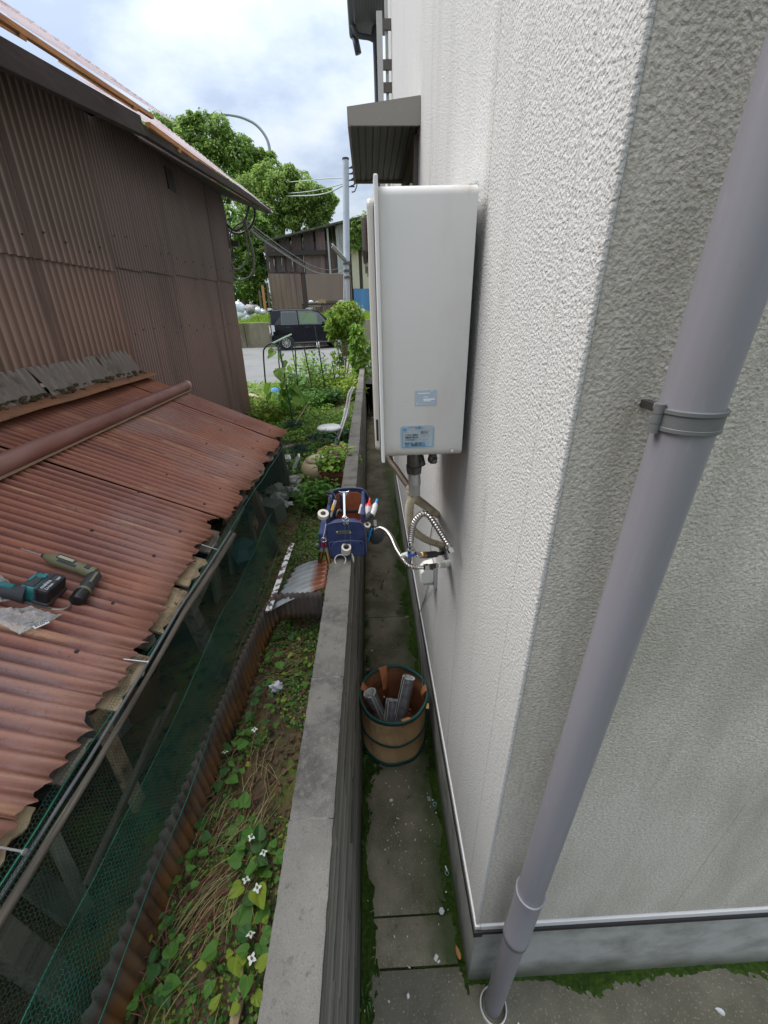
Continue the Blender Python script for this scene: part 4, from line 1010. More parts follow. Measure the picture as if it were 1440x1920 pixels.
# red brown pipe lying over the lean-to roof
e0 = RPX(352, 722, .05); e1 = RPX(0, 872, .05)
dirp = (e1-e0).normalized(); e1 = e1+dirp*1.3
b = MB(); R_ = frame(dirp); n_ = 20
prof = [(.001, -.012), (.020, -.010), (.034, 0), (.040, .012), (.041, .03), (.041, (e1-e0).length)]
b.lathe(e0, prof, 22, R_, True)
rp = thing('roof_pipe', 'faded red brown pipe with a rounded pale end lying along the lean-to roof', 'pipe', (e0.x, e0.y, e0.z-.05))
b.build('pipe', m_rustpipe, rp, smooth=True)
b = MB(); b.lathe(e0+dirp*.0, [(.0005, -.013), (.0205, -.011), (.0348, -.001), (.0412, .0125), (.0418, .03), (.0418, .06)], 22, R_); b.build('end_cap', mat('flaking pale cap', (.32, .22, .18), .7, layers=[((.55, .47, .38), 'noise', 30, .5, .62)]), rp, smooth=True)
b = MB(); off = al_dir*.034+rn*-.026
b.bar(e0+off+dirp*.01, e1+off, .012, .010, rn); b.build('batten', mat('pale batten', (.42, .33, .24), .8), rp)
# ================================================================== tools on the lean-to roof
m_olive = mat('olive tool plastic', (.17, .16, .085), .5); m_tooldark = mat('dark tool rubber', (.040, .042, .046), .6, layers=[((.09, .09, .09), 'noise', 40, .55, .75, {'k': .5})])
m_teal = mat('teal tool plastic', (.018, .17, .175), .42, layers=[((.06, .22, .22), 'noise', 30, .55, .7)]); m_blackgloss = mat('black battery', (.014, .014, .016), .32)
m_bagfilm = mat('clear plastic film', (.80, .82, .80), .16, alpha=.42, layers=[((.70, .75, .70), 'noise', 22, .45, .65)], bump=[('noise', 34, 1, .012)], spec=1.0)
pd = thing('pen_driver', 'olive and dark grey bent pen screwdriver lying on the rusty roof', 'screwdriver', RPX(150, 1085, .01))
def prof_tube(pts, radii, m, nm, par, sq=1.0, n=14):
    b = MB(); b.tube(pts, radii, n); return b.build(nm, m, par, angle=50)
n0, n1 = RPX(84, 1043, .038), RPX(178, 1076, .034); dv = n1-n0
prof_tube([n0, n0.lerp(n1, .10), n0.lerp(n1, .2), n0.lerp(n1, .62), n0.lerp(n1, .72)], [.010, .0165, .0205, .0205, .019], m_olive, 'barrel', pd)
prof_tube([n0.lerp(n1, .721), n0.lerp(n1, .80), n0.lerp(n1, 1.0)], [.0195, .0215, .0215], m_olive, 'hinge_housing', pd)
up = rn; sd_ = dv.normalized().cross(up)
b = MB()
for t0, t1, s_, h_ in ((.24, .60, 0, .0202), (.30, .66, .012, .0165), (.22, .50, -.012, .016)):
    b.bar(n0.lerp(n1, t0)+up*h_+sd_*s_, n0.lerp(n1, t1)+up*h_+sd_*s_, .010 if s_ else .016, .003, up)
b.build('grip_inlay', m_tooldark, pd, bevel=.001)
b = MB(); b.bar(n0.lerp(n1, .27)+up*.0222, n0.lerp(n1, .56)+up*.0222, .011, .0015, up); b.build('name_plate', mat('pale olive print', (.42, .41, .28), .5), pd)
b = MB(); b.bar(n0.lerp(n1, .80)+up*.0205, n0.lerp(n1, .90)+up*.0205, .018, .004, up); b.build('switch', m_blackgloss, pd, bevel=.001)
bt = RPX(40, 1029, .030); b = MB(); b.cyl(n0, n0.lerp(bt, .12), .008, .006, 12); b.build('chuck', m_tooldark, pd)
b = MB(); b.cyl(n0.lerp(bt, .10), bt, .0026, n=10); b.build('bit', m_nail, pd)
k0, k1 = RPX(178, 1079, .034), RPX(147, 1122, .030)
prof_tube([k0+(k0-k1)*.12, k0, k0.lerp(k1, .35), k0.lerp(k1, .68)], [.012, .0205, .0205, .0205], m_tooldark, 'handle', pd)
prof_tube([k0.lerp(k1, .681), k0.lerp(k1, .76)], [.023, .023], m_olive, 'handle_ring', pd)
prof_tube([k0.lerp(k1, .761), k0.lerp(k1, 1.08), k0.lerp(k1, 1.12)], [.0225, .0225, .019], m_blackgloss, 'battery', pd)
b = MB(); b.bar(k0.lerp(k1, .12)+up*.019+Vector((.008, .006, 0)), k0.lerp(k1, .55)+up*.019+Vector((.008, .006, 0)), .007, .004, up); b.build('handle_inlay', m_olive, pd)

idr = thing('impact_driver', 'teal impact driver with a big black battery lying on plastic film', 'impact driver', RPX(95, 1130, 0))
U = al_dir; Vd = Vector((0, 1, 0)); R3 = Matrix((U, Vd, rn)).transposed()
bc = RPX(101, 1108, .040)
b = MB(); b.box(bc+U*-.008, (.038, .086, .066), R3); bat = b.build('battery', m_blackgloss, idr, bevel=.009)
b = MB(); b.box(bc+U*-.010+rn*-.020+Vd*-.001, (.046, .090, .012), R3); b.build('battery_rim', m_tooldark, idr, bevel=.003)
top = bc+rn*.0336
text_mesh('makita', .0150, m_inkwhite, 'lettering', idr, top+U*-.011+Vd*-.034, Vd, -U); text_mesh('Li-ion', .0130, m_inkwhite, 'lettering', idr, top+U*.002+Vd*-.034, Vd, -U); text_mesh('18V', .0110, m_inkwhite, 'lettering', idr, top+U*.002+Vd*.012, Vd, -U)
b = MB(); b.box(bc+U*-.050+rn*-.002, (.046, .078, .056), R3); b.build('foot', m_teal, idr, bevel=.010)
b = MB(); b.box(bc+U*-.052+rn*.010+Vd*-.01, (.030, .040, .040), R3); b.box(bc+U*-.026+rn*.002, (.010, .080, .060), R3); b.build('foot_panel', m_tooldark, idr, bevel=.003)
b = MB(); b.box(bc+U*-.040+rn*.031+Vd*.02, (.012, .02, .004), R3); b.box(bc+U*-.062+rn*.031+Vd*.0, (.008, .03, .003), R3); b.build('button_panel', m_teal, idr, bevel=.001)
g0_ = bc+U*-.055+Vd*-.03+rn*-.006
prof_tube([g0_, g0_+U*-.03+Vd*-.008, g0_+U*-.09+Vd*-.012, g0_+U*-.16+Vd*-.005], [.032, .023, .0205, .024], m_tooldark, 'grip', idr)
b = MB(); b.tube([g0_+U*-.03+Vd*-.008+rn*.020, g0_+U*-.09+Vd*-.012+rn*.018, g0_+U*-.15+Vd*-.005+rn*.02], [.010, .008, .010], 10); b.build('grip_stripe', m_teal, idr, smooth=True)
h_ = g0_+U*-.19; prof_tube([h_+Vd*-.07, h_+Vd*-.02, h_+Vd*.06, h_+Vd*.09], [.030, .033, .028, .016], m_teal, 'motor_housing', idr)
b = MB(); b.bar(bc+U*.02+Vd*-.045+rn*-.028, bc+U*-.05+Vd*-.046+rn*-.028, .004, .008, rn); b.tube(spline([bc+U*.025+Vd*-.045+rn*-.027, bc+U*.05+Vd*-.03+rn*-.03, bc+U*.058+Vd*.0+rn*-.03], 6), .003, 6); b.build('belt_hook', mat('brushed hook', (.38, .36, .30), .35, metal=.7), idr)
# plastic film under it
fb = thing('plastic_bag', 'crumpled clear plastic bag under the impact driver with small black print', 'bag', RPX(50, 1160, 0))
def film(px, nu, nv, hh, seed):
    P = [RPX(*q, .012) for q in px]; b = MB()
    def fn(u, v):
        p = P[0].lerp(P[1], u).lerp(P[3].lerp(P[2], u), v)
        e = min(1, 6*min(u, 1-u, v, 1-v)+.25)
        return p+rn*(hh*e*(.6+1.2*noise.noise(Vector((u*5, v*5, seed)))+.5*noise.noise(Vector((u*13, v*13, seed)))))
    b.grid(fn, nu*2, nv*2); return b
film([(-40, 1150), (62, 1140), (108, 1156), (36, 1190)], 22, 14, .016, 2.2).build('film', m_bagfilm, fb)
film([(36, 1176), (119, 1151), (100, 1163), (35, 1191)], 16, 8, .010, 6.2).build('film', m_bagfilm, fb)
film([(-40, 1070), (4, 1082), (46, 1122), (-20, 1135)], 16, 12, .018, 8.4).build('film', m_bagfilm, fb)
q0, q1 = RPX(64, 1178, .024), RPX(92, 1166, .024); xd = (q1-q0).normalized(); zd = rn; yd = zd.cross(xd)
b = MB(); b.bar(q0-yd*-.003, q1-yd*-.003, .013, .0008, rn); b.build('print_strip', mat('white print strip', (.74, .73, .70), .6), fb)
text_mesh('A0038', .0125, m_ink, 'lettering', fb, q1+yd*.009+rn*.0012, -xd, -yd)

# ================================================================== tool bag on the wall
m_navy = mat('navy canvas', (.030, .046, .135), .8, layers=[((.055, .075, .19), 'noise', 22, .5, .7, {'k': .7}), ((.012, .018, .05), 'noise', 7, .52, .7, {'k': .7})], bump=[('noise', 260, .4, .001), ('noise', 14, .5, .006)])
m_orange = mat('orange canvas', (.42, .12, .045), .85, layers=[((.24, .07, .035), 'noise', 9, .5, .7)], bump=[('noise', 30, .4, .004)])
m_navyedge = mat('grey navy binding', (.075, .09, .16), .7)
m_tape = mat('cream tape', (.66, .62, .53), .6); m_core = mat('tape core', (.34, .26, .24), .8)
YB_ = 1.70
f_l, f_r = A(611, 1000, Y=YB_).x, A(685, 1000, Y=YB_).x; zt_ = A(650, 978, Y=YB_).z
tb = thing('tool_bag', 'open navy canvas tool bag with orange lining sitting on the block wall', 'tool bag', (-.19, 1.8, TOP))
yb_ = 2.03
def lid(x0, x1, z0, z1, y0, y1, m, nm, par, top=.6, bevel=.004):
    poly = [(x0, z0), (x1, z0), (x1, z1-.05), (x1-.02, z1-.015), (x1-.05, z1), (x0+.05, z1), (x0+.02, z1-.015), (x0, z1-.05)]
    b = MB(); b.prism(poly, 1, y0, y1); return b.build(nm, m, par, bevel=bevel)
lid(f_l, f_r, TOP+.004, zt_, YB_, YB_+.035, m_navy, 'front_panel', tb, bevel=.006)
pk = lid(f_l+.012, f_r-.012, TOP+.012, TOP+.105, YB_-.022, YB_-.0005, m_navy, 'front_pocket', tb, bevel=.006)
b = MB(); b.bb((f_l+.002, YB_+.0355, TOP+.003), (f_l+.02, yb_-.002, zt_+.03)); b.build('side_panel', m_navy, tb, bevel=.005)
b = MB(); b.bb((f_r-.02, YB_+.0355, TOP+.003), (f_r-.002, yb_-.002, zt_+.02)); b.build('side_panel', m_navy, tb, bevel=.005)
b = MB(); b.bb((f_l-.045, YB_+.03, TOP+.02), (f_l+.0015, yb_-.05, TOP+.125)); b.build('side_pocket', m_navy, tb, bevel=.012)
b = MB(); b.bb((f_l+.02, YB_+.036, TOP+.003), (f_r-.02, yb_, TOP+.01)); b.build('bottom', m_orange, tb)
zb2 = A(652, 917, Y=yb_).z; xl, xr = A(622, 950, Y=yb_).x, A(689, 950, Y=yb_).x
lid(xl-.006, xr+.006, TOP+.003, zb2, yb_+.001, yb_+.016, m_navy, 'back_panel', tb, bevel=.006)
lid(xl+.008, xr-.008, TOP+.02, zb2-.018, yb_-.006, yb_+.0005, m_orange, 'back_lining', tb, bevel=.002)
b = MB(); zs = A(652, 957, Y=yb_).z; b.bb((xl+.01, yb_-.012, zs-.012), (xr-.01, yb_-.0065, zs+.006)); b.build('strap', m_tooldark, tb, bevel=.002)
b = MB(); b.bb((A(643, 940, Y=yb_).x-.016, yb_-.011, zs+.007), (A(643, 940, Y=yb_).x+.016, yb_-.0065, zb2-.02)); b.build('strap', m_navy, tb, bevel=.002)
pl0, pl1 = A(629, 996, Y=YB_-.004), A(659, 1001, Y=YB_-.004)
b = MB(); b.bb((pl0.x, YB_-.0045, pl1.z), (pl1.x, YB_-.0005, pl0.z)); b.build('metal_plate', mat('olive metal plate', (.16, .155, .12), .4, metal=.5), tb, bevel=.001)
for px_ in (632, 657):
    b = MB(); q = A(px_, 998, Y=YB_-.004); b.ball((q.x, YB_-.005, q.z), .0042, 8); b.build('rivet', m_chrome, tb, smooth=True)
def binding(pts, r=.0035):
    b = MB(); b.tube(spline(pts, 6), r, 7); return b.build('binding', m_navyedge, tb, smooth=True)
binding([(f_l, YB_-.001, TOP+.01), (f_l, YB_-.001, zt_-.05), (f_l+.03, YB_-.001, zt_-.006), (f_r-.03, YB_-.001, zt_-.006), (f_r, YB_-.001, zt_-.05), (f_r, YB_-.001, TOP+.01)])
binding([(f_l+.014, YB_-.023, TOP+.02), (f_l+.014, YB_-.023, TOP+.085), (f_l+.03, YB_-.023, TOP+.103), (f_r-.03, YB_-.023, TOP+.103), (f_r-.014, YB_-.023, TOP+.085), (f_r-.014, YB_-.023, TOP+.02)], .002)
binding([(xl-.006, yb_, TOP+.08), (xl-.006, yb_, zb2-.05), (xl+.035, yb_, zb2), (xr-.035, yb_, zb2), (xr+.006, yb_, zb2-.05), (xr+.006, yb_, TOP+.08)], .005)
# contents and hangers, each a thing
def ring(b, c, R_, r, axis, n=20, k=8):
    F_ = frame(axis); b.tube([Vector(c)+F_ @ Vector((R_*math.cos(2*PI*i/n), R_*math.sin(2*PI*i/n), 0)) for i in range(n+1)], r, k, False); return b
def roll(nm, label, c, axis, R_, r, h, group=None):
    t = thing(nm, label, 'tape', c, group); F_ = frame(axis)
    b = MB(); b.lathe(c, [(r, -h/2), (R_, -h/2), (R_, h/2), (r, h/2)], 26, F_); b.build('tape', m_tape, t, angle=40)
    b = MB(); b.lathe(c, [(r-.0003, -h/2), (r-.0003, h/2), (r-.003, h/2), (r-.003, -h/2), (r-.0003, -h/2)], 22, F_); b.build('core', m_core, t, angle=40); return t
c = A(606, 965, Y=1.74); tr_ = roll('tape_roll', 'cream tape roll perched on the top left corner of the tool bag', c, (.15, -.35, .9), .027, .014, .022)
b = MB(); b.ball(c+Vector((.0, -.003, .008)), .0125, 12, (1, 1, .9)); b.build('plug', m_tooldark, tr_, smooth=True)
c = A(649, 1030, Y=1.672); roll('tape_roll', 'pale tape roll hanging by a cord in front of the bag', c, (.12, -.42, .88), .0235, .0165, .046)
c = A(688, 984, Y=1.74); roll('tape_roll', 'small white tape ring beside the red and black marker', c, (.3, -.5, .8), .0175, .010, .010)
c = A(638, 1050, Y=1.655); b = MB(); ring(b, c, .0275, .0024, (0, -.72, .69)); tag(b.build('hoop', m_tape, smooth=True), 'thin cream hoop resting on the wall top under the hanging tape', 'ring')
c = A(661, 1046, Y=1.665); b = MB(); b.lathe(c, [(.0001, -.002), (.024, -.002), (.024, .002), (.0001, .002)], 22, frame((1, .3, .05))); tag(b.build('disc', m_tape, angle=40), 'thin cream disc hanging edge on at the bag corner', 'disc')
cb = thing('cord', 'thin pale cord running from the clips down to the hanging tape and disc', 'cord', A(648, 985, Y=YB_-.02))
b = MB(); b.tube([A(647, 985, Y=YB_-.018), A(647, 1018, Y=1.672)], .0009, 5); b.build('strand', m_cablegrey, cb)
b = MB(); b.tube(spline([A(653, 985, Y=YB_-.018), A(656, 1000, Y=YB_-.024), A(658, 1022, Y=1.672), A(660, 1036, Y=1.665)], 5), .0009, 5); b.build('strand', m_cablegrey, cb)
for dx, nm_ in ((-3, 'left'), (3, 'right')):
    c = A(648+dx, 975, Y=YB_-.012); b = MB()
    ring(b, c+Vector((0, 0, .004)), .0085, .0018, (dx*.1, -.9, .2), 14, 6); ring(b, c+Vector((0, 0, -.016)), .006, .0017, (dx*.2, -.9, .1), 12, 6); b.cyl(c+Vector((0, 0, -.006)), c+Vector((0, 0, -.011)), .004, n=8)
    tag(b.build('snap_hook', m_chrome, smooth=True), 'silver snap hook on the bag front, %s one of a pair under the wrench' % nm_, 'hook', 'snap hooks on the bag front')
wr = thing('wrench', 'long chrome wrench standing upright in the middle of the tool bag', 'wrench', A(647, 968, Y=1.78))
w0_, w1_ = A(645, 925, Y=1.83), A(646, 968, Y=1.76); dw = (w1_-w0_)
b = MB(); b.bar(w0_, w1_, .013, .005, (0, -1, 0)); b.build('shaft', m_chrome, wr, bevel=.0015)
b = MB()
e_ = w0_-dw*.05; sxv = Vector((1, 0, 0))
b.prism([(e_.x-.026, e_.z+.007), (e_.x-.022, e_.z-.005), (e_.x-.009, e_.z-.022), (e_.x+.009, e_.z-.022), (e_.x+.022, e_.z-.005), (e_.x+.026, e_.z+.007), (e_.x+.010, e_.z+.002), (e_.x-.010, e_.z+.002)], 1, e_.y-.004, e_.y+.004); b.build('jaw', m_chrome, wr, bevel=.001)
b = MB(); ring(b, w1_+dw.normalized()*.012, .012, .0045, (0, -.8, .5), 16, 7); b.build('ring_end', m_chrome, wr, smooth=True)
kn = thing('utility_knife', 'silver and yellow utility knife leaning inside the bag', 'knife', A(625, 960, Y=1.80))
b = MB(); b.bar(A(619, 970, Y=1.78), A(629, 938, Y=1.84), .016, .012, (0, -1, 0)); b.build('handle', m_nail, kn, bevel=.003)
b = MB(); b.bar(A(622, 958, Y=1.78), A(625, 946, Y=1.80), .012, .013, (0, -1, 0)); b.build('yellow_grip', mat('yellow plastic', (.75, .38, .03), .5), kn, bevel=.002)
b = MB(); b.bar(A(626, 962, Y=1.80), A(631, 944, Y=1.835), .008, .010, (0, -1, 0)); b.build('black_grip', m_tooldark, kn, bevel=.002)
pn = thing('pliers', 'dark pliers with angled jaws poking out behind the knife', 'pliers', A(618, 935, Y=1.86))
b = MB(); b.bar(A(609, 923, Y=1.86), A(626, 926, Y=1.88), .006, .010); b.build('jaw', m_darkmetal, pn, bevel=.001)
b = MB(); b.bar(A(626, 926, Y=1.88), A(630, 936, Y=1.86), .007, .010); b.build('jaw', m_darkmetal, pn, bevel=.001)
b = MB(); b.bar(A(612, 927, Y=1.86), A(618, 932, Y=1.85), .006, .008); b.bar(A(618, 932, Y=1.85), A(617, 945, Y=1.83), .012, .012); b.build('handle', m_tooldark, pn, bevel=.002)
b = MB(); b.tube(spline([A(631, 968, Y=1.77), A(633, 960, Y=1.78), A(638, 956, Y=1.79), A(640, 960, Y=1.785)], 6), .0065, 10); tag(b.build('pipe_cutter', m_darkmetal, smooth=True), 'short curved dark tool beside the wrench foot', 'tool')
b = MB(); a_, c_ = A(674, 963, Y=1.80), A(678, 946, Y=1.83); b.cyl(a_, c_, .0075, .0065, 12); tag(b.build('marker_pen', m_whiteplain), 'white marker pen clipped inside the right edge of the bag', 'pen')
gt = thing('sealant_tube', 'clear sealant tube with a long red nozzle on the right of the bag', 'tube', A(691, 970, Y=1.80))
t0_, t1_ = A(688, 968, Y=1.79), A(691, 950, Y=1.83)
b = MB(); b.cyl(t0_, t1_, .0165, .0175, 16); b.build('body', mat('translucent tube', (.55, .50, .52), .3), gt, angle=40)
b = MB(); d_ = (t1_-t0_).normalized(); b.tube([t1_, t1_+d_*.004, t1_+d_*.012, t1_+d_*.02, t1_+d_*.05], [.019, .0195, .015, .007, .004], 16); b.build('nozzle', mat('red plastic', (.62, .025, .025), .4), gt, angle=50)
wb = thing('glue_bottle', 'white squeeze bottle with a bright blue cap behind the red nozzle', 'bottle', A(700, 960, Y=1.82))
t0_, t1_ = A(697, 966, Y=1.80), A(704, 946, Y=1.85); d_ = (t1_-t0_).normalized()
b = MB(); b.tube([t0_, t0_.lerp(t1_, .7), t1_, t1_+d_*.008], [.0165, .0165, .012, .007], 14); b.build('body', m_whiteplain, wb, angle=50)
b = MB(); b.cyl(t1_+d_*.0085, t1_+d_*.032, .0075, .007, 12); b.build('cap', mat('bright blue cap', (.02, .30, .62), .4), wb)
tk = thing('torch_handle', 'short dark grey handle with a red band slanting out of the side pocket', 'tool', A(686, 975, Y=1.77))
t0_, t1_ = A(678, 980, Y=1.75), A(697, 963, Y=1.77)
b = MB(); b.cyl(t0_.lerp(t1_, .25), t1_, .0165, .0175, 14); b.build('grip', m_tooldark, tk, bevel=.002)
b = MB(); b.cyl(t0_, t0_.lerp(t1_, .245), .014, .0165, 14); b.build('red_band', mat('red band', (.50, .02, .03), .45), tk)
b = MB(); b.tube(spline([A(697, 990, Y=1.74), A(694, 1000, Y=1.735), A(690, 1014, Y=1.735)], 5), [.006]*11, 8); b.bar(A(689, 1002, Y=1.735), A(697, 1003, Y=1.735), .004, .006); tag(b.build('blue_clip', mat('blue clip', (.01, .20, .50), .4), smooth=True), 'bright blue plastic clip hooked on the right side of the bag', 'clip')
pc = thing('black_pouch', 'round black rubber pouch hanging at the right of the bag over the walkway', 'pouch', A(706, 1020, Y=1.76))
b = MB(); q = A(706, 1003, Y=1.77); b.ball(q, .052, 16, (.85, .5, 1.0), .25); b.build('body', m_tooldark, pc, smooth=True)
b = MB(); q = A(703, 975, Y=1.78); b.bar(q, A(704, 990, Y=1.77), .014, .006); b.build('tab', m_nail, pc)
ks = thing('socket_set', 'bundle of bronze sockets with red collars hanging from a ring on the bag left', 'sockets', A(606, 1060, Y=1.66))
cc = A(606, 1012, Y=YB_-.018); b = MB(); ring(b, cc, .011, .0014, (0, -1, .3)); ring(b, cc+Vector((.008, -.003, .001)), .010, .0013, (.3, -1, .2)); b.build('key_ring', m_chrome, ks, smooth=True)
for (xa, ya, xb, yb2, yc_) in ((604, 1030, 600, 1052, 1.665), (612, 1030, 617, 1053, 1.655)):
    a_, c_ = A(xa, ya, Y=YB_-.022), A(xb, yb2, Y=yc_)
    b = MB(); b.cyl(A((xa+606)/2, 1016, Y=YB_-.018), a_.lerp(c_, -.15), .0055, .0075, 10); b.build('red_collar', mat('dark red collar', (.20, .015, .04), .35), ks)
    b = MB(); b.cyl(a_.lerp(c_, -.14), a_.lerp(c_, .16), .009, .010, 12); b.build('ferrule', m_pvc_dark, ks)
    b = MB(); b.cyl(a_.lerp(c_, .161), a_.lerp(c_, .72), .0115, .0115, 14); b.cyl(a_.lerp(c_, .721), a_.lerp(c_, 1.15), .0105, .0095, 14); b.build('socket', m_bronze, ks, angle=40)
b = MB(); b.tube(spline([A(611, 982, Y=YB_-.008), A(609, 995, Y=YB_-.014), A(606, 1008, Y=YB_-.018)], 5), .0016, 6); b.build('cord', m_inkwhite, ks)
c = A(595, 1022, Y=1.70); b = MB(); b.ball(c, .0115, 10); b.build('knob', m_pvc_dark, ks, smooth=True)

# ================================================================== leaf bag bucket with pipe insulation
BC = Vector((.055, 1.545, GZ+.004)); BR, BHH = .186, .405
m_canvas = mat('tan canvas', (.54, .34, .17), .85, layers=[((.36, .21, .095), 'noise', 6, .45, .68, {'st': (1, 1, .4), 'k': .8}), ((.46, .27, .12), 'noise', 14, .55, .72)], bump=[('noise', 12, 1, .022, {'st': (1, 1, .3)}), ('noise', 160, .3, .001)])
m_canvasin = mat('rust brown lining', (.36, .15, .065), .85, layers=[((.15, .06, .03), 'noise', 8, .5, .7)], bump=[('noise', 12, .8, .012)])
m_greenband = mat('dark green binding', (.012, .075, .062), .6); m_strap = mat('orange strap', (.50, .18, .065), .75, layers=[((.35, .12, .05), 'noise', 20, .5, .7)])
bk_ = thing('garden_bucket', 'tan canvas pop up bucket with dark green hoops standing on the walkway', 'bucket', BC)
def wallr(z, q): return BR+.004*math.sin(z*38)+.005*noise.noise(Vector((math.cos(q)*2, math.sin(q)*2, z*7)))
tilt = Vector((.004, -.02, 0))
def bp_(r, q, z): return BC+Vector((r*math.cos(q), r*math.sin(q), z))+tilt*(z/BHH)
b = MB(); b.grid(lambda u, v: bp_(wallr(v*BHH, 2*PI*u), 2*PI*u, v*BHH), 56, 16); b.build('outer_fabric', m_canvas, bk_, smooth=True)
b = MB(); b.grid(lambda u, v: bp_(wallr((1-v)*BHH, 2*PI*u)-.005, 2*PI*u, (1-v)*BHH+.002*v), 56, 12); b.grid(lambda u, v: bp_((BR-.004)*v, 2*PI*u, .006), 30, 3); b.build('lining', m_canvasin, bk_, smooth=True)
for zc, hh, rr in ((BHH-.010, .026, .006), (BHH*.52, .018, .004), (.018, .032, .005)):
    b = MB(); n_ = 56
    pr = [(-.001, -hh/2), (rr, -hh/2), (rr, hh/2), (-.001, hh/2)]
    if zc > .3: pr = [(-.001, -hh/2), (rr, -hh/2), (rr+.001, hh/2-.004), (rr-.002, hh/2+.002), (-.007, hh/2), (-.009, -.004)]
    sl = .02 if zc < .3 and zc > .1 else 0
    b.grid(lambda u, v, pr=pr, zc=zc: bp_(wallr(zc, 2*PI*u)+pr[int(round(v*(len(pr)-1)))][0], 2*PI*u, zc+pr[int(round(v*(len(pr)-1)))][1]+sl*math.sin(2*PI*u+.5)), n_, len(pr)-1)
    b.build('hoop', m_greenband, bk_, smooth=True)
def strap(q, L_in, L_out, wd, fold=0):
    b = MB()
    def fn(u, v):
        qq = q+(u-.5)*wd/BR*(1-.55*max(0, v-.45)*fold)
        if v < .35: t = v/.35; r, z = BR+.008, BHH-.012-L_out*(1-t)
        elif v < .5: t = (v-.35)/.15; r, z = BR+.009-.022*t, BHH-.010+.018*math.sin(t*PI)
        else: t = (v-.5)/.5; r, z = BR-.013-.012*math.sin(t*PI)-.045*fold*t, BHH-.010-L_in*t
        return bp_(r, qq+.14*fold*max(0, v-.5), z)
    b.grid(fn, 4, 18); return b.build('strap', m_strap, bk_, smooth=True, thick=.002)
strap(math.radians(108), .13, .02, .055, 1.0); strap(math.radians(-72), .02, .030, .048); strap(math.radians(4), .08, .02, .045); strap(math.radians(165), .05, .01, .05, .6)
b = MB(); b.tube(spline([bp_(BR+.004, .35, BHH-.02), bp_(BR+.03, .30, BHH-.08), bp_(BR+.028, -.1, BHH-.10), bp_(BR+.006, -.3, BHH-.03)], 8), .0018, 6); b.build('cord', m_cablegrey, bk_)
b = MB(); b.box(bp_(BR+.010, -.35, BHH-.045), (.02, .03, .008), Matrix.Rotation(.6, 3, 'X')); b.build('buckle', m_brass, bk_, bevel=.002)
b = MB(); b.box(bp_(BR+.012, -.62, .02), (.018, .03, .006), Matrix.Rotation(.5, 3, 'Z')); b.build('buckle', m_tooldark, bk_, bevel=.002)
m_insul = mat('grey taped insulation', (.20, .20, .21), .3, metal=.3, layers=[((.28, .28, .285), 'noise', 18, .5, .68, {'k': .8}), ((.07, .07, .075), 'noise', 24, .55, .7)], bump=[('noise', 30, .7, .005), ('wave', 10, .3, .003, {'dir': 'Z'})])
m_foam = mat('white torn foam', (.68, .67, .64), .8)
def insul(label, p0, p1, r, split=True):
    p0, p1 = Vector(p0), Vector(p1); t = thing('pipe_insulation', label, 'insulation', p0, 'scraps of pipe insulation in the bucket'); F_ = frame(p1-p0); L_ = (p1-p0).length
    def tubefn(rr, jag):
        def fn(u, v):
            a = .25+(2*PI-.5)*u+.9; k = L_*v+(jag*noise.noise(Vector((u*9, v*2, L_))) if v in (0, 1) else 0)
            return p0+F_ @ Vector((rr*math.cos(a), rr*math.sin(a), k))*1+F_ @ Vector((.003*noise.noise(Vector((v*8, u*3, 1))), 0, 0))
        return fn
    b = MB(); b.grid(tubefn(r, .012), 20, 10); b.build('sleeve', m_insul, t, smooth=True)
    b = MB(); b.grid(tubefn(r-.009, .006), 16, 6); b.build('foam', m_foam, t, smooth=True)
    b = MB()
    for e in (0, 1):
        b.grid(lambda u, v, e=e: p0+F_ @ Vector(((r-.009*v)*math.cos(.25+(2*PI-.5)*u+.9), (r-.009*v)*math.sin(.25+(2*PI-.5)*u+.9), L_*e)), 16, 1)
    for s_ in (.25, -.25):
        b.tube([p0+F_ @ Vector(((r+.0005)*math.cos(.9+s_), (r+.0005)*math.sin(.9+s_), L_*k/12+.006*noise.noise(Vector((k, s_, 1))))) for k in range(13)], [.0012+.003*abs(noise.noise(Vector((k*1.7, s_, 4)))) for k in range(13)], 5)
    b.build('torn_edge', m_foam, t)
insul('long grey insulation sleeve with a torn white seam leaning in the bucket', (.075, 1.445, .13), (.150, 1.575, .40), .036)
insul('grey insulation sleeve standing at the left of the bucket with an open white end', (-.005, 1.50, .12), (-.075, 1.53, .345), .038)
insul('short crumpled grey insulation piece in the middle of the bucket', (.03, 1.46, .14), (.055, 1.55, .25), .040)
insul('dark insulation piece lying low at the front of the bucket', (-.03, 1.44, .13), (.06, 1.42, .15), .036)
insul('stub of grey insulation lying under the long torn sleeve', (.10, 1.56, .12), (.02, 1.58, .16), .030)
b = MB()
for i in range(26):
    q = BC+Vector((rnd.uniform(-.12, .12), rnd.uniform(-.12, .12), rnd.uniform(.15, .22))); b.box(q, (rnd.uniform(.004, .02), rnd.uniform(.004, .012), .004), Matrix.Rotation(rnd.uniform(0, 3), 3, (rnd.random(), rnd.random(), 1)))
tag(b.build('foam_crumbs', m_foam, bk_), kind='stuff')
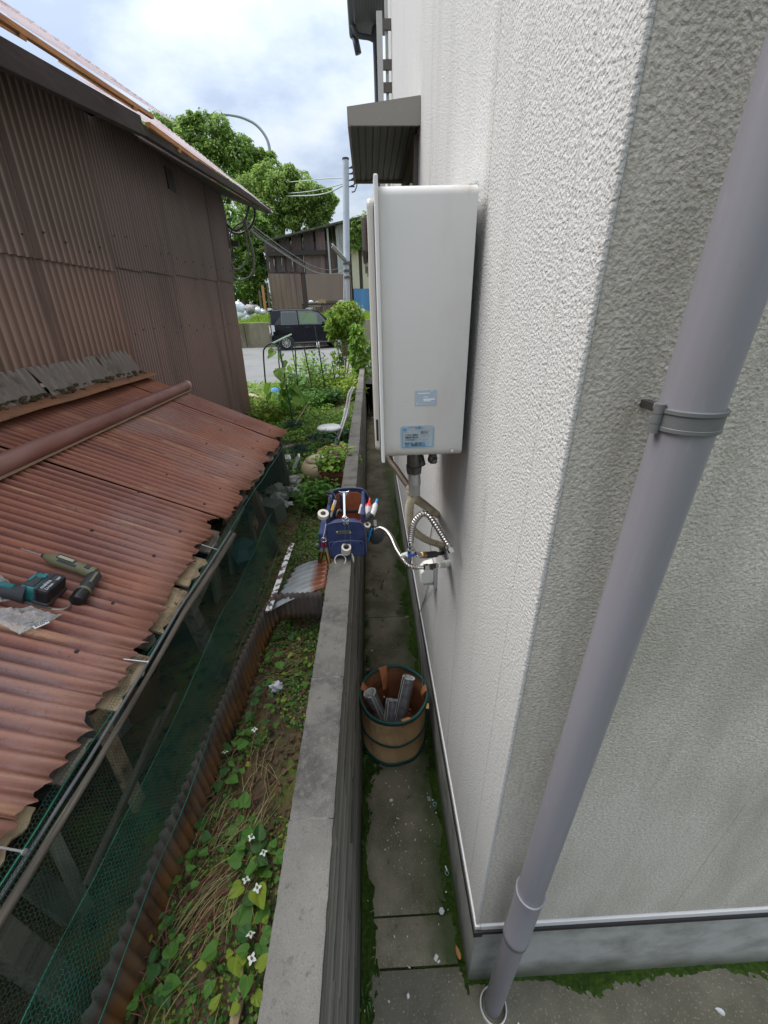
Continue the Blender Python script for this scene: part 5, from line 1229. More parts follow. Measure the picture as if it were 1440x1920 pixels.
# crumbs and small litter on the walkway
b = MB()
for i in range(110):
    a = rnd.random(); px_, py_ = (rnd.gauss(775, 40), rnd.gauss(1530, 75)) if a < .6 else ((rnd.uniform(660, 850), rnd.uniform(1450, 1900)) if a < .9 else (rnd.uniform(690, 760), rnd.uniform(900, 1240)))
    if not (650 < px_ < 845): continue
    q = A(px_, py_, Z=GZ+.008)
    if q.x > .27 or q.x < -.12: continue
    s_ = rnd.uniform(.0015, .006)*(1.5 if rnd.random() < .12 else .75); b.box(q, (s_*2, s_*rnd.uniform(.5, 1.6), s_*.7), Matrix.Rotation(rnd.uniform(0, 3), 3, (rnd.random(), rnd.random(), 1)))
tag(b.build('white_chips', m_foam), kind='stuff')
def leafpts(L_, W_, heart=0, fold=.25):
    if heart:
        H_ = [(.20, -.13), (.40, -.08), (.52, .12), (.50, .34), (.36, .60), (.16, .83)]
        P = [(0, 0)]+[(W_*x, L_*y) for x, y in H_]+[(0, L_)]+[(-W_*x, L_*y) for x, y in reversed(H_)]
    else: P = [(0, 0), (W_*.36, L_*.12), (W_*.5, L_*.36), (W_*.36, L_*.72), (0, L_), (-W_*.36, L_*.72), (-W_*.5, L_*.36), (-W_*.36, L_*.12)]
    return [Vector((x, y, abs(x)*fold-(.12*L_*(y/L_)**2))) for x, y in P]
LEAF_F = [(0, 1, 2), (0, 2, 3), (0, 3, 4), (0, 4, 5), (0, 5, 6), (0, 6, 7)]
b = MB()
for (px_, py_) in ((845, 990), ):
    pass
def litter(nm, label, cat, m, px_, py_, L_, W_, rz, h=.008, ht=0):
    b = MB(); q = A(px_, py_, Z=GZ+h); R_ = Matrix.Rotation(rz, 3, 'Z')
    b.add([q+R_ @ p for p in leafpts(L_, W_)], LEAF_F); return tag(b.build(nm, m, thick=.0008), label, cat)
m_dryleaf = mat('dry orange leaf', (.42, .20, .07), .8); m_brownleaf = mat('brown leaf', (.10, .06, .035), .9, island=.4)
litter('dead_leaf', 'orange dead leaf in the moss by the house corner', 'leaf', m_dryleaf, 863, 1800, .045, .016, .2, .02)
litter('paper_scrap', 'white paper scrap near the bottom edge of the concrete', 'scrap', m_foam, 972, 1916, .025, .008, 2.9)
litter('plastic_scrap', 'torn whitish plastic scrap on the concrete right of the downspout foot', 'scrap', mat('scrap film', (.45, .46, .46), .4), 1360, 1902, .03, .018, 1.0)
b = MB(); ring(b, A(815, 1508, Z=GZ+.006), .0085, .0016, (0, 0, 1), 16, 6); tag(b.build('seal_ring', mat('pale blue rubber', (.18, .42, .50), .5), smooth=True), 'pale blue seal ring on the walkway by the foundation, farther of two', 'ring', 'blue seal rings')
b = MB(); ring(b, A(838, 1637, Z=GZ+.006), .0080, .0016, (.2, 0, 1), 16, 6); tag(b.build('seal_ring', mat('pale blue rubber', (.18, .42, .50), .5), smooth=True), 'pale blue seal ring at the moss edge, nearer of two', 'ring', 'blue seal rings')
b = MB(); q = A(828, 1708, Z=GZ+.010); b.lathe(q, [(.0001, .004), (.012, .004), (.014, -.004), (.013, -.006)], 6, Matrix.Rotation(.3, 3, 'X')); tag(b.build('plastic_scrap', mat('clear cap', (.50, .53, .53), .2), bevel=.001), 'small clear plastic cap beside the moss', 'cap')
b = MB(); q = A(803, 1498, Z=GZ+.006)
for k in range(4): b.bar(q+Vector((k*.004, -.01, 0)), q+Vector((k*.004-.004, .012, 0)), .0042, .003)
tag(b.build('cable_tie_strip', mat('grey strip', (.25, .26, .25), .6)), 'small ribbed grey plastic strip near the blue ring', 'strip')
b = MB()
for i in range(60):
    a = rnd.random()
    px_, py_ = (rnd.gauss(707, 12), rnd.gauss(1075, 14)) if a < .3 else ((rnd.gauss(728, 12), rnd.gauss(880, 9)) if a < .7 else (rnd.uniform(690, 780), rnd.uniform(860, 1240)))
    q = A(px_, py_, Z=GZ+.01); R_ = Matrix.Rotation(rnd.uniform(0, 6), 3, 'Z') @ Matrix.Rotation(rnd.uniform(-.4, .4), 3, 'X')
    if -.11 < q.x < .26: b.add([q+R_ @ p for p in leafpts(rnd.uniform(.02, .05), rnd.uniform(.012, .03))], LEAF_F)
tag(b.build('leaf_litter', mat('tan litter', (.20, .14, .08), .9, island=.5)), kind='stuff')
b = MB(); b.box(A(690, 1262, Z=.03), (.03, .02, .10), Matrix.Rotation(.2, 3, 'X')); tag(b.build('broken_brick', mat('grey brick scrap', (.20, .20, .19), .9), bevel=.003), 'grey broken piece leaning behind the bucket against the block wall', 'rubble')
b = MB(); p0_, p1_ = A(690.5, 740, Z=GZ+.2), A(692.5, 775, Z=GZ+.01); b.bar(p0_, p1_, .03, .02); tag(b.build('white_lath', m_whiteplain), 'white lath leaning at the far foot of the block wall', 'lath')
b = MB(); q = A(700, 783, Z=GZ+.02); b.ball(q, .06, 8, (1, 1, .3), .4); tag(b.build('paper_scrap', m_foam), 'white crumpled scrap far along the walkway', 'scrap')
# ================================================================== the strip of soil between the wall and the lean-to
def leafmat(nm, c, c2, rough=.5, isl=.28):
    return mat(nm, c, rough, layers=[(c2, 'noise', 9, .45, .65)], island=isl, transl=.42, spec=.3)
m_leafA = leafmat('green leaf', (.10, .235, .040), (.14, .28, .045)); m_leafB = leafmat('dark green leaf', (.060, .15, .040), (.085, .19, .045)); m_leafC = leafmat('yellow green leaf', (.27, .36, .045), (.18, .32, .045))
m_leafD = leafmat('bright garden leaf', (.22, .39, .065), (.30, .45, .075)); m_leafE = leafmat('tree leaf', (.23, .36, .09), (.34, .45, .12), isl=.4); m_leafF = leafmat('shade leaf', (.14, .27, .06), (.21, .34, .07), isl=.4)
m_stem = mat('pale stem', (.33, .27, .12), .8, island=.4); m_stemred = mat('red stem', (.20, .085, .05), .8, island=.4); m_petal = mat('white petal', (.80, .80, .77), .5, transl=.2)
SZ0 = .752
def soilz(x, y): return SZ0+.018*noise.noise(Vector((x*5, y*5, 1)))+.008*noise.noise(Vector((x*22, y*22, 2)))+.03*max(0, noise.noise(Vector((x*2+4, y*2, 3))))
b = MB(); b.grid(lambda u, v: Vector((-.70+.458*u, -.1+4.2*v, soilz(-.70+.458*u, -.1+4.2*v))), 40, 300)
tag(b.build('soil_strip', m_soil, smooth=True), kind='structure')
def gz(x, y): return .775+.05*noise.noise(Vector((x*.8, y*.8, 4)))+.015*noise.noise(Vector((x*5, y*5, 1)))+.01*noise.noise(Vector((x*14, y*14, 1)))
b = MB(); b.grid(lambda u, v: Vector((-4.2+3.96*u, 3.7+5.6*v, gz(-4.2+3.96*u, 3.7+5.6*v)-(.05 if v == 0 else 0))), 100, 140)
tag(b.build('garden_bed', m_garden, smooth=True), kind='structure')
LM = {}
LEAF_H = [(0, i, i+1) for i in range(1, 13)]
def leafmesh(L_, W_, heart, m, fold=.25):
    fold = fold*random.choice((.2, 1.0, 1.9)); k = (round(L_, 3), round(W_, 3), heart, m.name, round(fold, 2))
    if k not in LM:
        b = MB(); b.add([p+Vector((0, 0, L_*.16*noise.noise(Vector((p.x/L_*2.5, p.y/L_*2.5, fold*7+L_*90)))))+Vector((L_*.05*noise.noise(Vector((p.x*200, p.y*200, fold))), 0, 0)) for p in leafpts(L_, W_, heart, fold)], LEAF_H if heart else LEAF_F); LM[k] = b.mesh('leaf', m, False)
    return LM[k]
def heart_plant(x, y, z, n, L_, m, label, rs, group='heart leaved plants along the soil strip', flower=False, cat='plant'):
    t = thing('heart_leaf_plant', label, cat, (x, y, z), group)
    b = MB(); lv = []
    a0 = rs.uniform(0, 6.28)
    for i in range(n):
        a = a0+i*2.4+rs.uniform(-.4, .4); hh = rs.uniform(.03, .075); rr = rs.uniform(.012, .05)
        p = Vector((rr*math.cos(a), rr*math.sin(a), hh)); b.tube(spline([(0, 0, -.01), p*.5+Vector((0, 0, .01)), p], 3), .0013, 5)
        lv.append((p, a))
    o = bpy.data.objects.new('stem', b.mesh('stem', m_stemred)); COL.objects.link(o); o.parent = t
    for p, a in lv:
        s_ = rs.choice((.6, .75, .9, 1)); me = leafmesh(L_*s_, L_*s_*.92, 1, rs.choice(m))
        l_ = bpy.data.objects.new('leaf', me); COL.objects.link(l_); l_.parent = t
        l_.location = p; l_.rotation_euler = (rs.uniform(-.35, .25), rs.uniform(-.35, .35), a-PI/2+rs.uniform(-.6, .6))
    if flower:
        fb_ = MB(); f_tilt, f_rot = rs.uniform(-.6, .4), rs.uniform(0, 1.5); c = Vector((rs.uniform(-.01, .01), -.01, .085))
        for k in range(4):
            R_ = Matrix.Rotation(f_tilt, 3, 'X') @ Matrix.Rotation(k*PI/2+f_rot, 3, 'Z'); fb_.add([c+R_ @ q for q in leafpts(.0125, .0085, 0, .2)], LEAF_F)
        f_ = bpy.data.objects.new('flower', fb_.mesh('flower', m_petal)); COL.objects.link(f_); f_.parent = t
        sb = MB(); sb.cyl(c, c+Vector((0, 0, .010)), .0028, .002, 8); sb.tube([(0, 0, 0), c*.6, c], .001, 5); f2 = bpy.data.objects.new('flower_spike', sb.mesh('flower_spike', m_leafC)); COL.objects.link(f2); f2.parent = t
    return t
rs = random.Random(21)
def place(px_, py_, n, L_, m, label, fl=False):
    q = A(px_, py_, Z=SZ0+.06); return heart_plant(q.x, q.y, soilz(q.x, q.y), n, L_, m, label, rs, flower=fl)
GA, GB, GC = [m_leafA, m_leafA, m_leafB], [m_leafB, m_leafB, m_leafA], [m_leafC, m_leafA, m_leafC]
spec_ = [
 (405, 1400, 4, .052, GB, 'dark heart leaved plant with a twin white flower by the brown iron base', True),
 (424, 1412, 3, .040, GB, 'small heart leaved plant with a white flower just right of the dark twin flowered one', True),
 (410, 1455, 4, .050, GB, 'dark heart leaved plant half under the shade of the iron base', False),
 (455, 1535, 5, .046, GA, 'heart leaved plant with a broad bright leaf in the middle of the dry stalks', False),
 (478, 1568, 4, .040, GA, 'green heart leaved plant with one white flower beside the wall', True),
 (470, 1605, 5, .046, GA, 'heart leaved plant with pointed leaves next to a curled brown leaf', False),
 (500, 1600, 4, .044, GA, 'heart leaved plant with two large leaves against the wall foot', True),
 (473, 1650, 4, .052, GC, 'yellowing heart leaved plant with a white flower half way down the strip', True),
 (487, 1668, 3, .040, GA, 'small heart leaved plant with a white flower near the wall at the lower strip', True),
 (433, 1755, 3, .058, GC, 'lime heart leaved plant with two big drooping leaves', False),
 (482, 1750, 4, .044, GA, 'heart leaved plant with leaves in a row along the wall', True),
 (480, 1795, 3, .040, GA, 'lowest white flowered heart leaved plant by the wall', True),
 (397, 1800, 3, .030, GC, 'little lime seedling left of the lowest flower', False),
 (300, 1840, 5, .040, GA, 'heart leaved plant at the foot of the iron base near the bottom edge', False),
 (305, 1760, 4, .032, GB, 'small dark heart leaved plant near the lower iron base', False),
 (455, 1855, 5, .034, GC, 'lime leaved clump above the stub of wood', False),
 (265, 1895, 3, .030, GA, 'tiny heart leaved plant in the bottom left corner of the strip', False),
 (340, 1640, 4, .042, GB, 'dark heart leaved plant beside the rust band of the iron base', False),
 (370, 1560, 4, .042, GB, 'dark heart leaved plant where the dry stalks start', False),
 (480, 1370, 4, .040, GA, 'green heart leaved plant above the dry stalks beside a brown leaf', True),
 (478, 1330, 3, .045, GB, 'heart leaved plant left of the crumpled plastic', False),
 (495, 1290, 5, .042, GB, 'heart leaved plant just below the straw heap', False),
 (520, 1235, 4, .045, GA, 'heart leaved plant above the straw heap near the iron strip', False),
 (570, 1260, 3, .034, GA, 'small bright heart leaved plant against the wall beside the straw heap', False),
 (485, 1240, 4, .040, GB, 'dark heart leaved plant in the shade at the iron strip bend', False),
 (535, 1185, 4, .040, GB, 'dark heart leaved plant under the bent iron strip', False),
 (583, 1145, 3, .030, GA, 'small heart leaved plant under the galvanised offcut', False),
 (545, 1100, 4, .055, GA, 'tall heart leaved plant growing in front of the galvanised offcut', False),
 (538, 1130, 3, .045, GA, 'heart leaved plant at the end of the white rusty bar', False),
 (562, 1215, 3, .030, GC, 'lime seedling on the mossy patch by the wall', False)]
for q_ in spec_: place(*q_[:5], q_[5], q_[6])
for q_ in spec_:           # a seedling next to each larger plant
    c_ = A(q_[0], q_[1], Z=SZ0+.06)
    x_ = max(-.60, min(-.262, c_.x+rs.choice((-1, 1))*rs.uniform(.05, .10))); y_ = c_.y+rs.uniform(-.06, .06)
    w_ = ('seedling beside the '+q_[5].replace('heart leaved ', '')).split(); drop = ['just', 'small', 'broad', 'large', 'bright']
    while len(w_) > 16 and drop:
        d_ = drop.pop(0)
        if d_ in w_[2:]: w_.remove(d_)
    heart_plant(x_, y_, soilz(x_, y_)-.02, rs.choice((5, 6, 7)), rs.uniform(.018, .030), rs.choice((GA, GC, GA)), ' '.join(w_), rs, 'small seedlings among the dry stalks')
# small clover, dry stalks, litter
def scatter_leaves(nm, m, n, region, L0, L1, zf, lift=.03, seed=1, tiltv=.5):
    r_ = random.Random(seed); b = MB()
    k = 0
    while k < n:
        x, y = region(r_)
        if x is None: continue
        k += 1; L_ = r_.uniform(L0, L1); R_ = Matrix.Rotation(r_.uniform(0, 6.28), 3, 'Z') @ Matrix.Rotation(r_.uniform(-tiltv, tiltv), 3, 'X') @ Matrix.Rotation(r_.uniform(-tiltv, tiltv), 3, 'Y')
        o = Vector((x, y, zf(x, y)+r_.uniform(.002, lift)))
        vs = [Vector((0, 0, 0)), Vector((L_*.4, L_*.5, .1*L_)), Vector((0, L_, -.05*L_)), Vector((-L_*.4, L_*.5, .1*L_))]
        b.add([o+R_ @ v for v in vs], [(0, 1, 2), (0, 2, 3)])
    return tag(b.build(nm, m), kind='stuff')
def strip(r_):
    x, y = r_.uniform(-.63, -.245), r_.uniform(.15, 3.3)
    d = noise.noise(Vector((x*4, y*4, 7)))
    return (x, y) if d > -.12 else (None, None)
def strip_far(r_): return (r_.uniform(-.75, -.245), r_.uniform(1.5, 3.9))
scatter_leaves('clover', m_leafC, 3000, strip, .006, .015, soilz, .02, 3)
scatter_leaves('ground_cover', m_leafA, 3000, strip, .008, .018, soilz, .025, 23)
scatter_leaves('ground_cover', m_leafB, 1500, strip, .010, .022, soilz, .03, 24)
scatter_leaves('ground_cover', m_leafA, 2600, strip_far, .010, .026, soilz, .05, 4)
scatter_leaves('leaf_litter', m_brownleaf, 1100, lambda r_: (r_.uniform(-.64, -.25), r_.uniform(.1, 2.6)), .010, .034, soilz, .02, 5, .35)
def stalks(b, px_, py_, n, L_, ang, spread, r_, wid=.06):
    c = A(px_, py_, Z=SZ0+.02)
    for i in range(int(n*.34)):
        a = ang+r_.gauss(0, spread); d = Vector((math.cos(a), math.sin(a), 0)); s_ = Vector((-d.y, d.x, 0))
        p = c+s_*r_.gauss(0, wid)+d*r_.gauss(0, wid*.5); l_ = L_*r_.uniform(.5, 1.2); cv = r_.uniform(-.2, .2)*l_
        P = [p-d*l_/2, p+s_*cv*.5+Vector((0, 0, r_.uniform(.01, .035))), p+d*l_/2+s_*cv]
        P = [Vector((max(-.63, min(-.246, q.x)), q.y, max(soilz(q.x, q.y)+.004, q.z))) for q in P]
        b.tube(spline(P, 3), .00085, 4, False)
b1, b2 = MB(), MB(); r_ = random.Random(8)
for args in ((535, 1240, 55, .13, .3, .3), (520, 1250, 30, .12, .2, .4), (450, 1530, 60, .16, 1.15, .25), (430, 1545, 40, .15, 1.0, .3), (480, 1430, 40, .12, 1.5, .3), (400, 1690, 60, .17, 1.0, .25), (375, 1720, 50, .16, .95, .3), (360, 1760, 30, .14, .9, .4), (500, 1460, 25, .12, 1.7, .5), (340, 1880, 25, .12, 1.2, .6), (560, 1200, 12, .10, .4, .8), (470, 1700, 18, .10, 1.3, .8)):
    stalks(b1, *args, r_); stalks(b2, args[0], args[1], int(args[2]*.7), *args[3:], r_)
tag(b1.build('dry_stalks', m_stem), kind='stuff'); tag(b2.build('dry_stalks', m_stemred), kind='stuff')
# crumpled plastic, stub of wood
b = MB(); q = A(518, 1288, Z=SZ0+.03); b.ball(q, .030, 12, (1.1, .8, .7), .8); tag(b.build('crumpled_plastic', mat('crumpled film', (.52, .52, .55), .3, bump=[('noise', 40, 1, .01)]), smooth=False), 'crumpled whitish plastic below the straw heap', 'plastic')
b = MB(); q = A(444, 1900, Z=SZ0+.02); b.box(q, (.022, .085, .016), Matrix.Rotation(-.05, 3, 'Z')); tag(b.build('wood_stub', m_wood_pale, bevel=.002), 'short pale stub of wood lying at the bottom of the strip', 'wood')
# galvanised corrugated offcut leaning on the wall
c0, c1, c2, c3 = A(552, 1068, Z=.90), A(614, 1048, X=-.262), A(612, 1098, X=-.262), A(500, 1146, Z=.93)
of = thing('iron_offcut', 'grey corrugated iron offcut with a rusty end leaning against the block wall', 'iron sheet', (c0+c1+c2+c3)/4)
b = MB(); nrm = (c1-c0).cross(c3-c0).normalized(); nrm = nrm if nrm.z > 0 else -nrm
b.grid(lambda u, v: c0.lerp(c1, u).lerp(c3.lerp(c2, u), v)+nrm*(.007*math.cos(2*PI*v*6.5)+.012*math.sin(u*PI)-.002), 10, 48); b.build('sheet', m_galv, of, smooth=True, thick=.0012)
# flaking white angle bar
ab = thing('angle_bar', 'white painted angle bar flaking to rust, leaning beside the netting', 'bar', A(500, 1150, Z=.92))
p0_, p1_ = A(548, 1018, Z=.93), A(503, 1146, Z=.98); d_ = (p1_-p0_).normalized(); sx = d_.cross(Vector((0, 0, 1))).normalized()
m_flake = mat('flaking white paint', (.66, .65, .63), .6, layers=[((.075, .035, .028), 'noise', 19, .50, .53, {'d': 9, 'r': .7}), ((.30, .13, .07), 'noise', 30, .62, .68)], bump=[('noise', 42, .5, .002)])
b = MB(); b.bar(p0_, p1_, .028, .003); b.build('flange', m_flake, ab)
b = MB(); b.bar(p0_+sx*.0142-Vector((0, 0, .0155)), p1_+sx*.0142-Vector((0, 0, .0155)), .003, .028); b.build('flange', m_flake, ab)
# grass tufts along the walkway side of the wall
def blade_tuft(nm, label, cat, x, y, z, n, L_, m, seed, group=None, wd=.004, up=.9):
    r_ = random.Random(seed); b = MB()
    for i in range(n):
        a = r_.uniform(0, 6.28); l_ = L_*r_.uniform(.5, 1.1); d = Vector((math.cos(a), math.sin(a), 0)); s_ = Vector((-d.y, d.x, 0))*wd*r_.uniform(.6, 1.2)
        o = Vector((x+r_.gauss(0, .008), y+r_.gauss(0, .012), z)); u_ = r_.uniform(.3, up)
        p1 = o+d*l_*.45*(1-u_*.5)+Vector((0, 0, l_*.55*u_+.01)); p2 = o+d*l_*(1-u_*.3)+Vector((0, 0, l_*.45*u_))
        k = len(b.v); b.v += [o-s_*.6, o+s_*.6, p1+s_, p1-s_, p2]; b.f += [(k, k+1, k+2, k+3), (k+3, k+2, k+4)]
    return tag(b.build(nm, m), label, cat, group)
tl = [(682, 1168, 'grass tuft at the wall foot beside the bare walkway, farthest of the row'), (684, 1200, 'grass tuft at the wall foot just in front of the farthest one'), (688, 1238, 'spiky grass tuft at the wall foot right behind the bucket'), (682, 1415, 'grass tuft squeezed between the bucket and the block wall'), (676, 1585, 'small weed in the wall side moss in front of the bucket'), (665, 1880, 'grass tuft at the bottom of the wall side moss')]
for i, (px_, py_, lb) in enumerate(tl):
    q = A(px_, py_, Z=GZ+.02); blade_tuft('grass_tuft', lb, 'grass', max(q.x, -.118), q.y, GZ, 16 if i < 4 else 7, .10 if i < 4 else .06, m_leafB, 40+i, 'grass tufts along the walkway')

# ================================================================== garden behind
def seat_px(): pass
fc = thing('folding_chair', 'white folding chair with an oval seat and tilted tube back in the garden', 'chair', A(617, 815, Z=.80))
sc_ = A(618, 803, Z=1.02)
b = MB(); b.lathe(sc_, [(.001, .030), (.125, .028), (.155, .015), (.155, -.005), (.12, -.022), (.001, -.024)], 28); seat_ = b.build('seat', mat('white vinyl', (.72, .72, .73), .35), fc, smooth=True)
for dx in (0, .028):
    b = MB(); b.tube(spline([sc_+Vector((.0+dx, -.19, -.26)), sc_+Vector((.12+dx, -.05, -.02)), sc_+Vector((.20+dx, .10, .18)), sc_+Vector((.245+dx, .16, .36)), sc_+Vector((.30+dx, .18, .45))], 6), .011, 8); b.build('back_tube', m_whiteplain, fc, smooth=True)
bp2 = A(649, 777, Y=sc_.y+.16); b = MB(); b.ball(bp2, .085, 14, (.45, .9, 1.0)); b.build('backrest', m_whiteplain, fc, smooth=True)
for sx_ in (-1, 1):
    b = MB(); b.tube([sc_+Vector((sx_*.10, .05, -.02)), sc_+Vector((sx_*.11, -.12, -.26))], .010, 8); b.build('leg', m_whiteplain, fc)
# terracotta pots and their plants
m_terra = mat('terracotta', (.28, .085, .045), .8, layers=[((.18, .06, .04), 'noise', 8, .5, .7)], bump=[('noise', 60, .2, .002)])
def pot(nm, label, c, r, h, m):
    t = thing(nm, label, 'pot', c); b = MB(); b.lathe(c, [(r*.68, 0), (r*.95, h*.84), (r*1.06, h*.84), (r*1.06, h), (r*.94, h), (r*.90, h*.88), (.001, h*.86)], 24); b.build('pot', m, t, angle=40)
    b = MB(); b.lathe(c+Vector((0, 0, h*.865)), [(.001, .004), (r*.9, 0)], 18); b.build('soil', m_soil, t); return t
pA = A(636, 915, Z=.80); pA.z = .76
pot('flower_pot', 'terracotta pot full of leafy plants behind the tool bag', pA, .17, .26, m_terra)
pB = A(634, 885, Z=.90); pB = Vector((-.42, 3.95, .77)); pot('flower_pot', 'red brown pot half hidden beside the far side of the block wall', pB, .15, .24, m_terra)
def clump(nm, label, cat, c, rad, n, L_, m, seed, sc=(1, 1, 1), stems=0, sm=None, group=None, kids=None):
    """a leafy plant: leaves spread through its volume (foliage) on thin stems"""
    r_ = random.Random(seed); t = thing(nm, label, cat, c, group); b = MB()
    for i in range(n):
        while True:
            p = Vector((r_.uniform(-1, 1), r_.uniform(-1, 1), r_.uniform(-1, 1)))
            if .15 < p.length < 1 and noise.noise(p*2.2+Vector((seed, 0, 0))) > -.22: break
        o = c+Vector((p.x*rad*sc[0], p.y*rad*sc[1], rad*sc[2]+p.z*rad*sc[2])); l_ = L_*r_.uniform(.6, 1.2)
        R_ = Matrix.Rotation(r_.uniform(0, 6.28), 3, 'Z') @ Matrix.Rotation(r_.uniform(-.9, .5), 3, 'X')
        b.add([o+R_ @ Vector(v) for v in ((0, 0, 0), (l_*.42, l_*.45, l_*.12), (0, l_, -l_*.1), (-l_*.42, l_*.45, l_*.12))], [(0, 1, 2), (0, 2, 3)])
    b.build('foliage', m, t)
    if stems:
        b = MB()
        for i in range(stems):
            a = r_.uniform(0, 6.28); e_ = c+Vector((rad*sc[0]*.7*math.cos(a), rad*sc[1]*.7*math.sin(a), rad*sc[2]*r_.uniform(1.0, 1.9)))
            b.tube(spline([c+Vector((r_.gauss(0, .02), r_.gauss(0, .02), -.02)), c.lerp(e_, .5)+Vector((0, 0, .03)), e_], 3), .004*max(1, rad/.3), 5)
        b.build('stems', sm or m_stemred, t)
    return t
clump('pot_plant', 'bright leafy plant filling the front terracotta pot', 'plant', pA+Vector((0, -.02, .20)), .21, 420, .055, m_leafD, 5, (1, 1, .62), 6)
clump('pot_plant', 'low leafy plant trailing on the left of the front terracotta pot', 'plant', A(600, 945, Z=.80), .20, 420, .050, m_leafA, 6, (1.1, .9, .55), 4)
clump('rose_bush', 'sparse twiggy bush with dark leaves standing between the pots', 'bush', Vector((-.50, 4.25, .78)), .19, 200, .045, m_leafB, 7, (.62, .62, 1.0), 9)
clump('shrub', 'dark broad leaved shrub between the chair and the wall', 'shrub', Vector((-.42, 5.0, .78)), .17, 300, .06, m_leafB, 9, (.8, 1.5, .6), 5)
b = MB()
pf = thing('pink_flower', 'small cluster of pink blossoms in the front pot', 'flower', pA+Vector((-.02, -.06, .38)))
for k in range(7): b.ball(pA+Vector((-.02+rnd.gauss(0, .028), -.06+rnd.gauss(0, .02), .395+rnd.gauss(0, .015))), .014, 7, (1, 1, .7), .3)
b.build('blossom', mat('pink petal', (.55, .22, .40), .6), pf)
jr = thing('jar', 'beige lidded ceramic jar on the ground behind the front pot', 'jar', A(597, 893, Z=.80)); jc = Vector(jr.location)-Vector((0, 0, .02))
b = MB(); b.lathe(jc, [(.09, 0), (.15, .05), (.165, .11), (.14, .17), (.10, .19)], 24); b.build('body', mat('beige glaze', (.52, .42, .27), .4), jr, smooth=True)
b = MB(); b.lathe(jc, [(.11, .192), (.112, .21), (.06, .235), (.02, .245), (.001, .245)], 24); b.build('lid', mat('beige glaze', (.52, .42, .27), .4), jr, smooth=True)
# boards, bags and net bundles by the lean-to corner
def board(label, p0, p1, w_, h_, m, nm='board'):
    b = MB(); b.bar(p0, p1, w_, h_); return tag(b.build(nm, m, bevel=.003), label, 'board', None)
m_wb = mat('white board', (.66, .66, .65), .6, layers=[((.45, .44, .40), 'noise', 9, .55, .7)])
board('white board lying on the pile beside the lean-to end', A(512, 862, Z=.90), A(545, 858, Z=.90), .16, .03, m_wb)
board('lower white board on the pile beside the lean-to end', A(512, 878, Z=.84), A(540, 875, Z=.84), .10, .03, m_wb)
board('white board propped up across the pile at an angle', A(550, 882, Z=.82), A(561, 853, Z=.98), .10, .02, m_wb)
board('long pale board resting on the grass above the pile', A(520, 843, Z=.86), A(556, 835, Z=.86), .09, .03, m_wood_pale)
board('brown plank under the white boards', A(514, 892, Z=.82), A(542, 884, Z=.82), .12, .04, m_wood_old)
board('dark plank at the bottom of the pile', A(512, 905, Z=.79), A(545, 895, Z=.79), .10, .04, m_wood_dark)
b = MB(); b.tube([A(513, 892, Z=.83), A(540, 893, Z=.83)], .07, 12); tag(b.build('log', mat('mossy log', (.14, .12, .05), .9, bump=[('noise', 20, .6, .01)])), 'short mossy log under the pile of boards', 'log')
m_sack = mat('dirty white sack', (.50, .49, .46), .6, layers=[((.24, .21, .18), 'noise', 12, .5, .68)], bump=[('noise', 18, 1, .02)])
for i, (px_, py_, r_s, lb) in enumerate(((540, 905, .10, 'crumpled grey sack on the heap beside the netted corner'), (528, 918, .09, 'dirty white bag lying against the netted corner'), (548, 922, .07, 'small crumpled bag at the right of the heap'), (524, 932, .06, 'clean white scrap of bag below the heap'), (534, 945, .05, 'flat white plastic scrap on the grass under the heap'), (537, 898, .08, 'clear bag of scraps on top of the heap'))):
    q = A(px_, py_, Z=.84); b = MB(); b.ball(q, r_s, 12, (1.2, 1, .7 if i < 4 else .4), .9); tag(b.build('rubbish_bag', m_sack if i not in (3, 4) else m_foam), lb, 'bag', 'bags by the lean-to corner')
def netball(label, c, r, seed):
    r_ = random.Random(seed); b = MB()
    for i in range(26):
        P = [c+Vector((r_.gauss(0, r*.5), r_.gauss(0, r*.5), abs(r_.gauss(0, r*.3)))) for k in range(4)]; b.tube(spline(P, 4), .004, 4, False)
    return tag(b.build('net_bundle', m_net), label, 'net')
netball('green net bundle on the ground under the arched frame', A(552, 800, Z=.82), .16, 3); netball('green net tangled over the boards', A(560, 845, Z=.86), .13, 4); netball('green net bundle left behind the twiggy bush', A(596, 825, Z=.92), .12, 5); netball('green net bundle below the white seat', A(614, 822, Z=.92), .12, 6)
board('white rod lying against the block wall by the pots', A(632, 858, Z=.95), A(651, 847, Z=1.02), .03, .03, m_whiteplain, 'rod')
board('thin pale cane slanting out of the green net', A(552, 798, Z=.85), A(577, 757, Z=1.05), .014, .014, m_wood_pale, 'cane')
# dead brown leaf litter and ground cover
def inbed(r_):
    x, y = r_.uniform(-3.2, -.25), r_.uniform(3.3, 9.4)
    if x < -1.9 and y < 6.9: return (None, None)
    return (x, y) if noise.noise(Vector((x*1.1, y*1.1, 2))) > -.32 else (None, None)
scatter_leaves('ground_cover', m_leafD, 9000, inbed, .02, .06, gz, .09, 14, .8)
scatter_leaves('ground_cover', m_leafA, 5500, inbed, .02, .06, gz, .07, 15, .8)
scatter_leaves('ground_cover', m_leafC, 3000, inbed, .015, .04, gz, .05, 17, .8)
scatter_leaves('leaf_litter', m_brownleaf, 900, inbed, .02, .06, gz, .03, 16, .4)
for i, (px_, py_, n, L_, lb) in enumerate(((480, 775, 26, .30, 'lush lime weed at the foot of the old shed corner'), (500, 790, 22, .26, 'lime weed just right of the shed corner'), (618, 755, 24, .26, 'dark green leafy plant on the bare patch in mid garden'))):
    q = A(px_, py_, Z=.80); clump('weed', lb, 'plant', Vector((q.x, q.y, .78)), L_, 260, .09, m_leafC if i < 2 else m_leafB, 60+i, (1, 1, .55), 3)
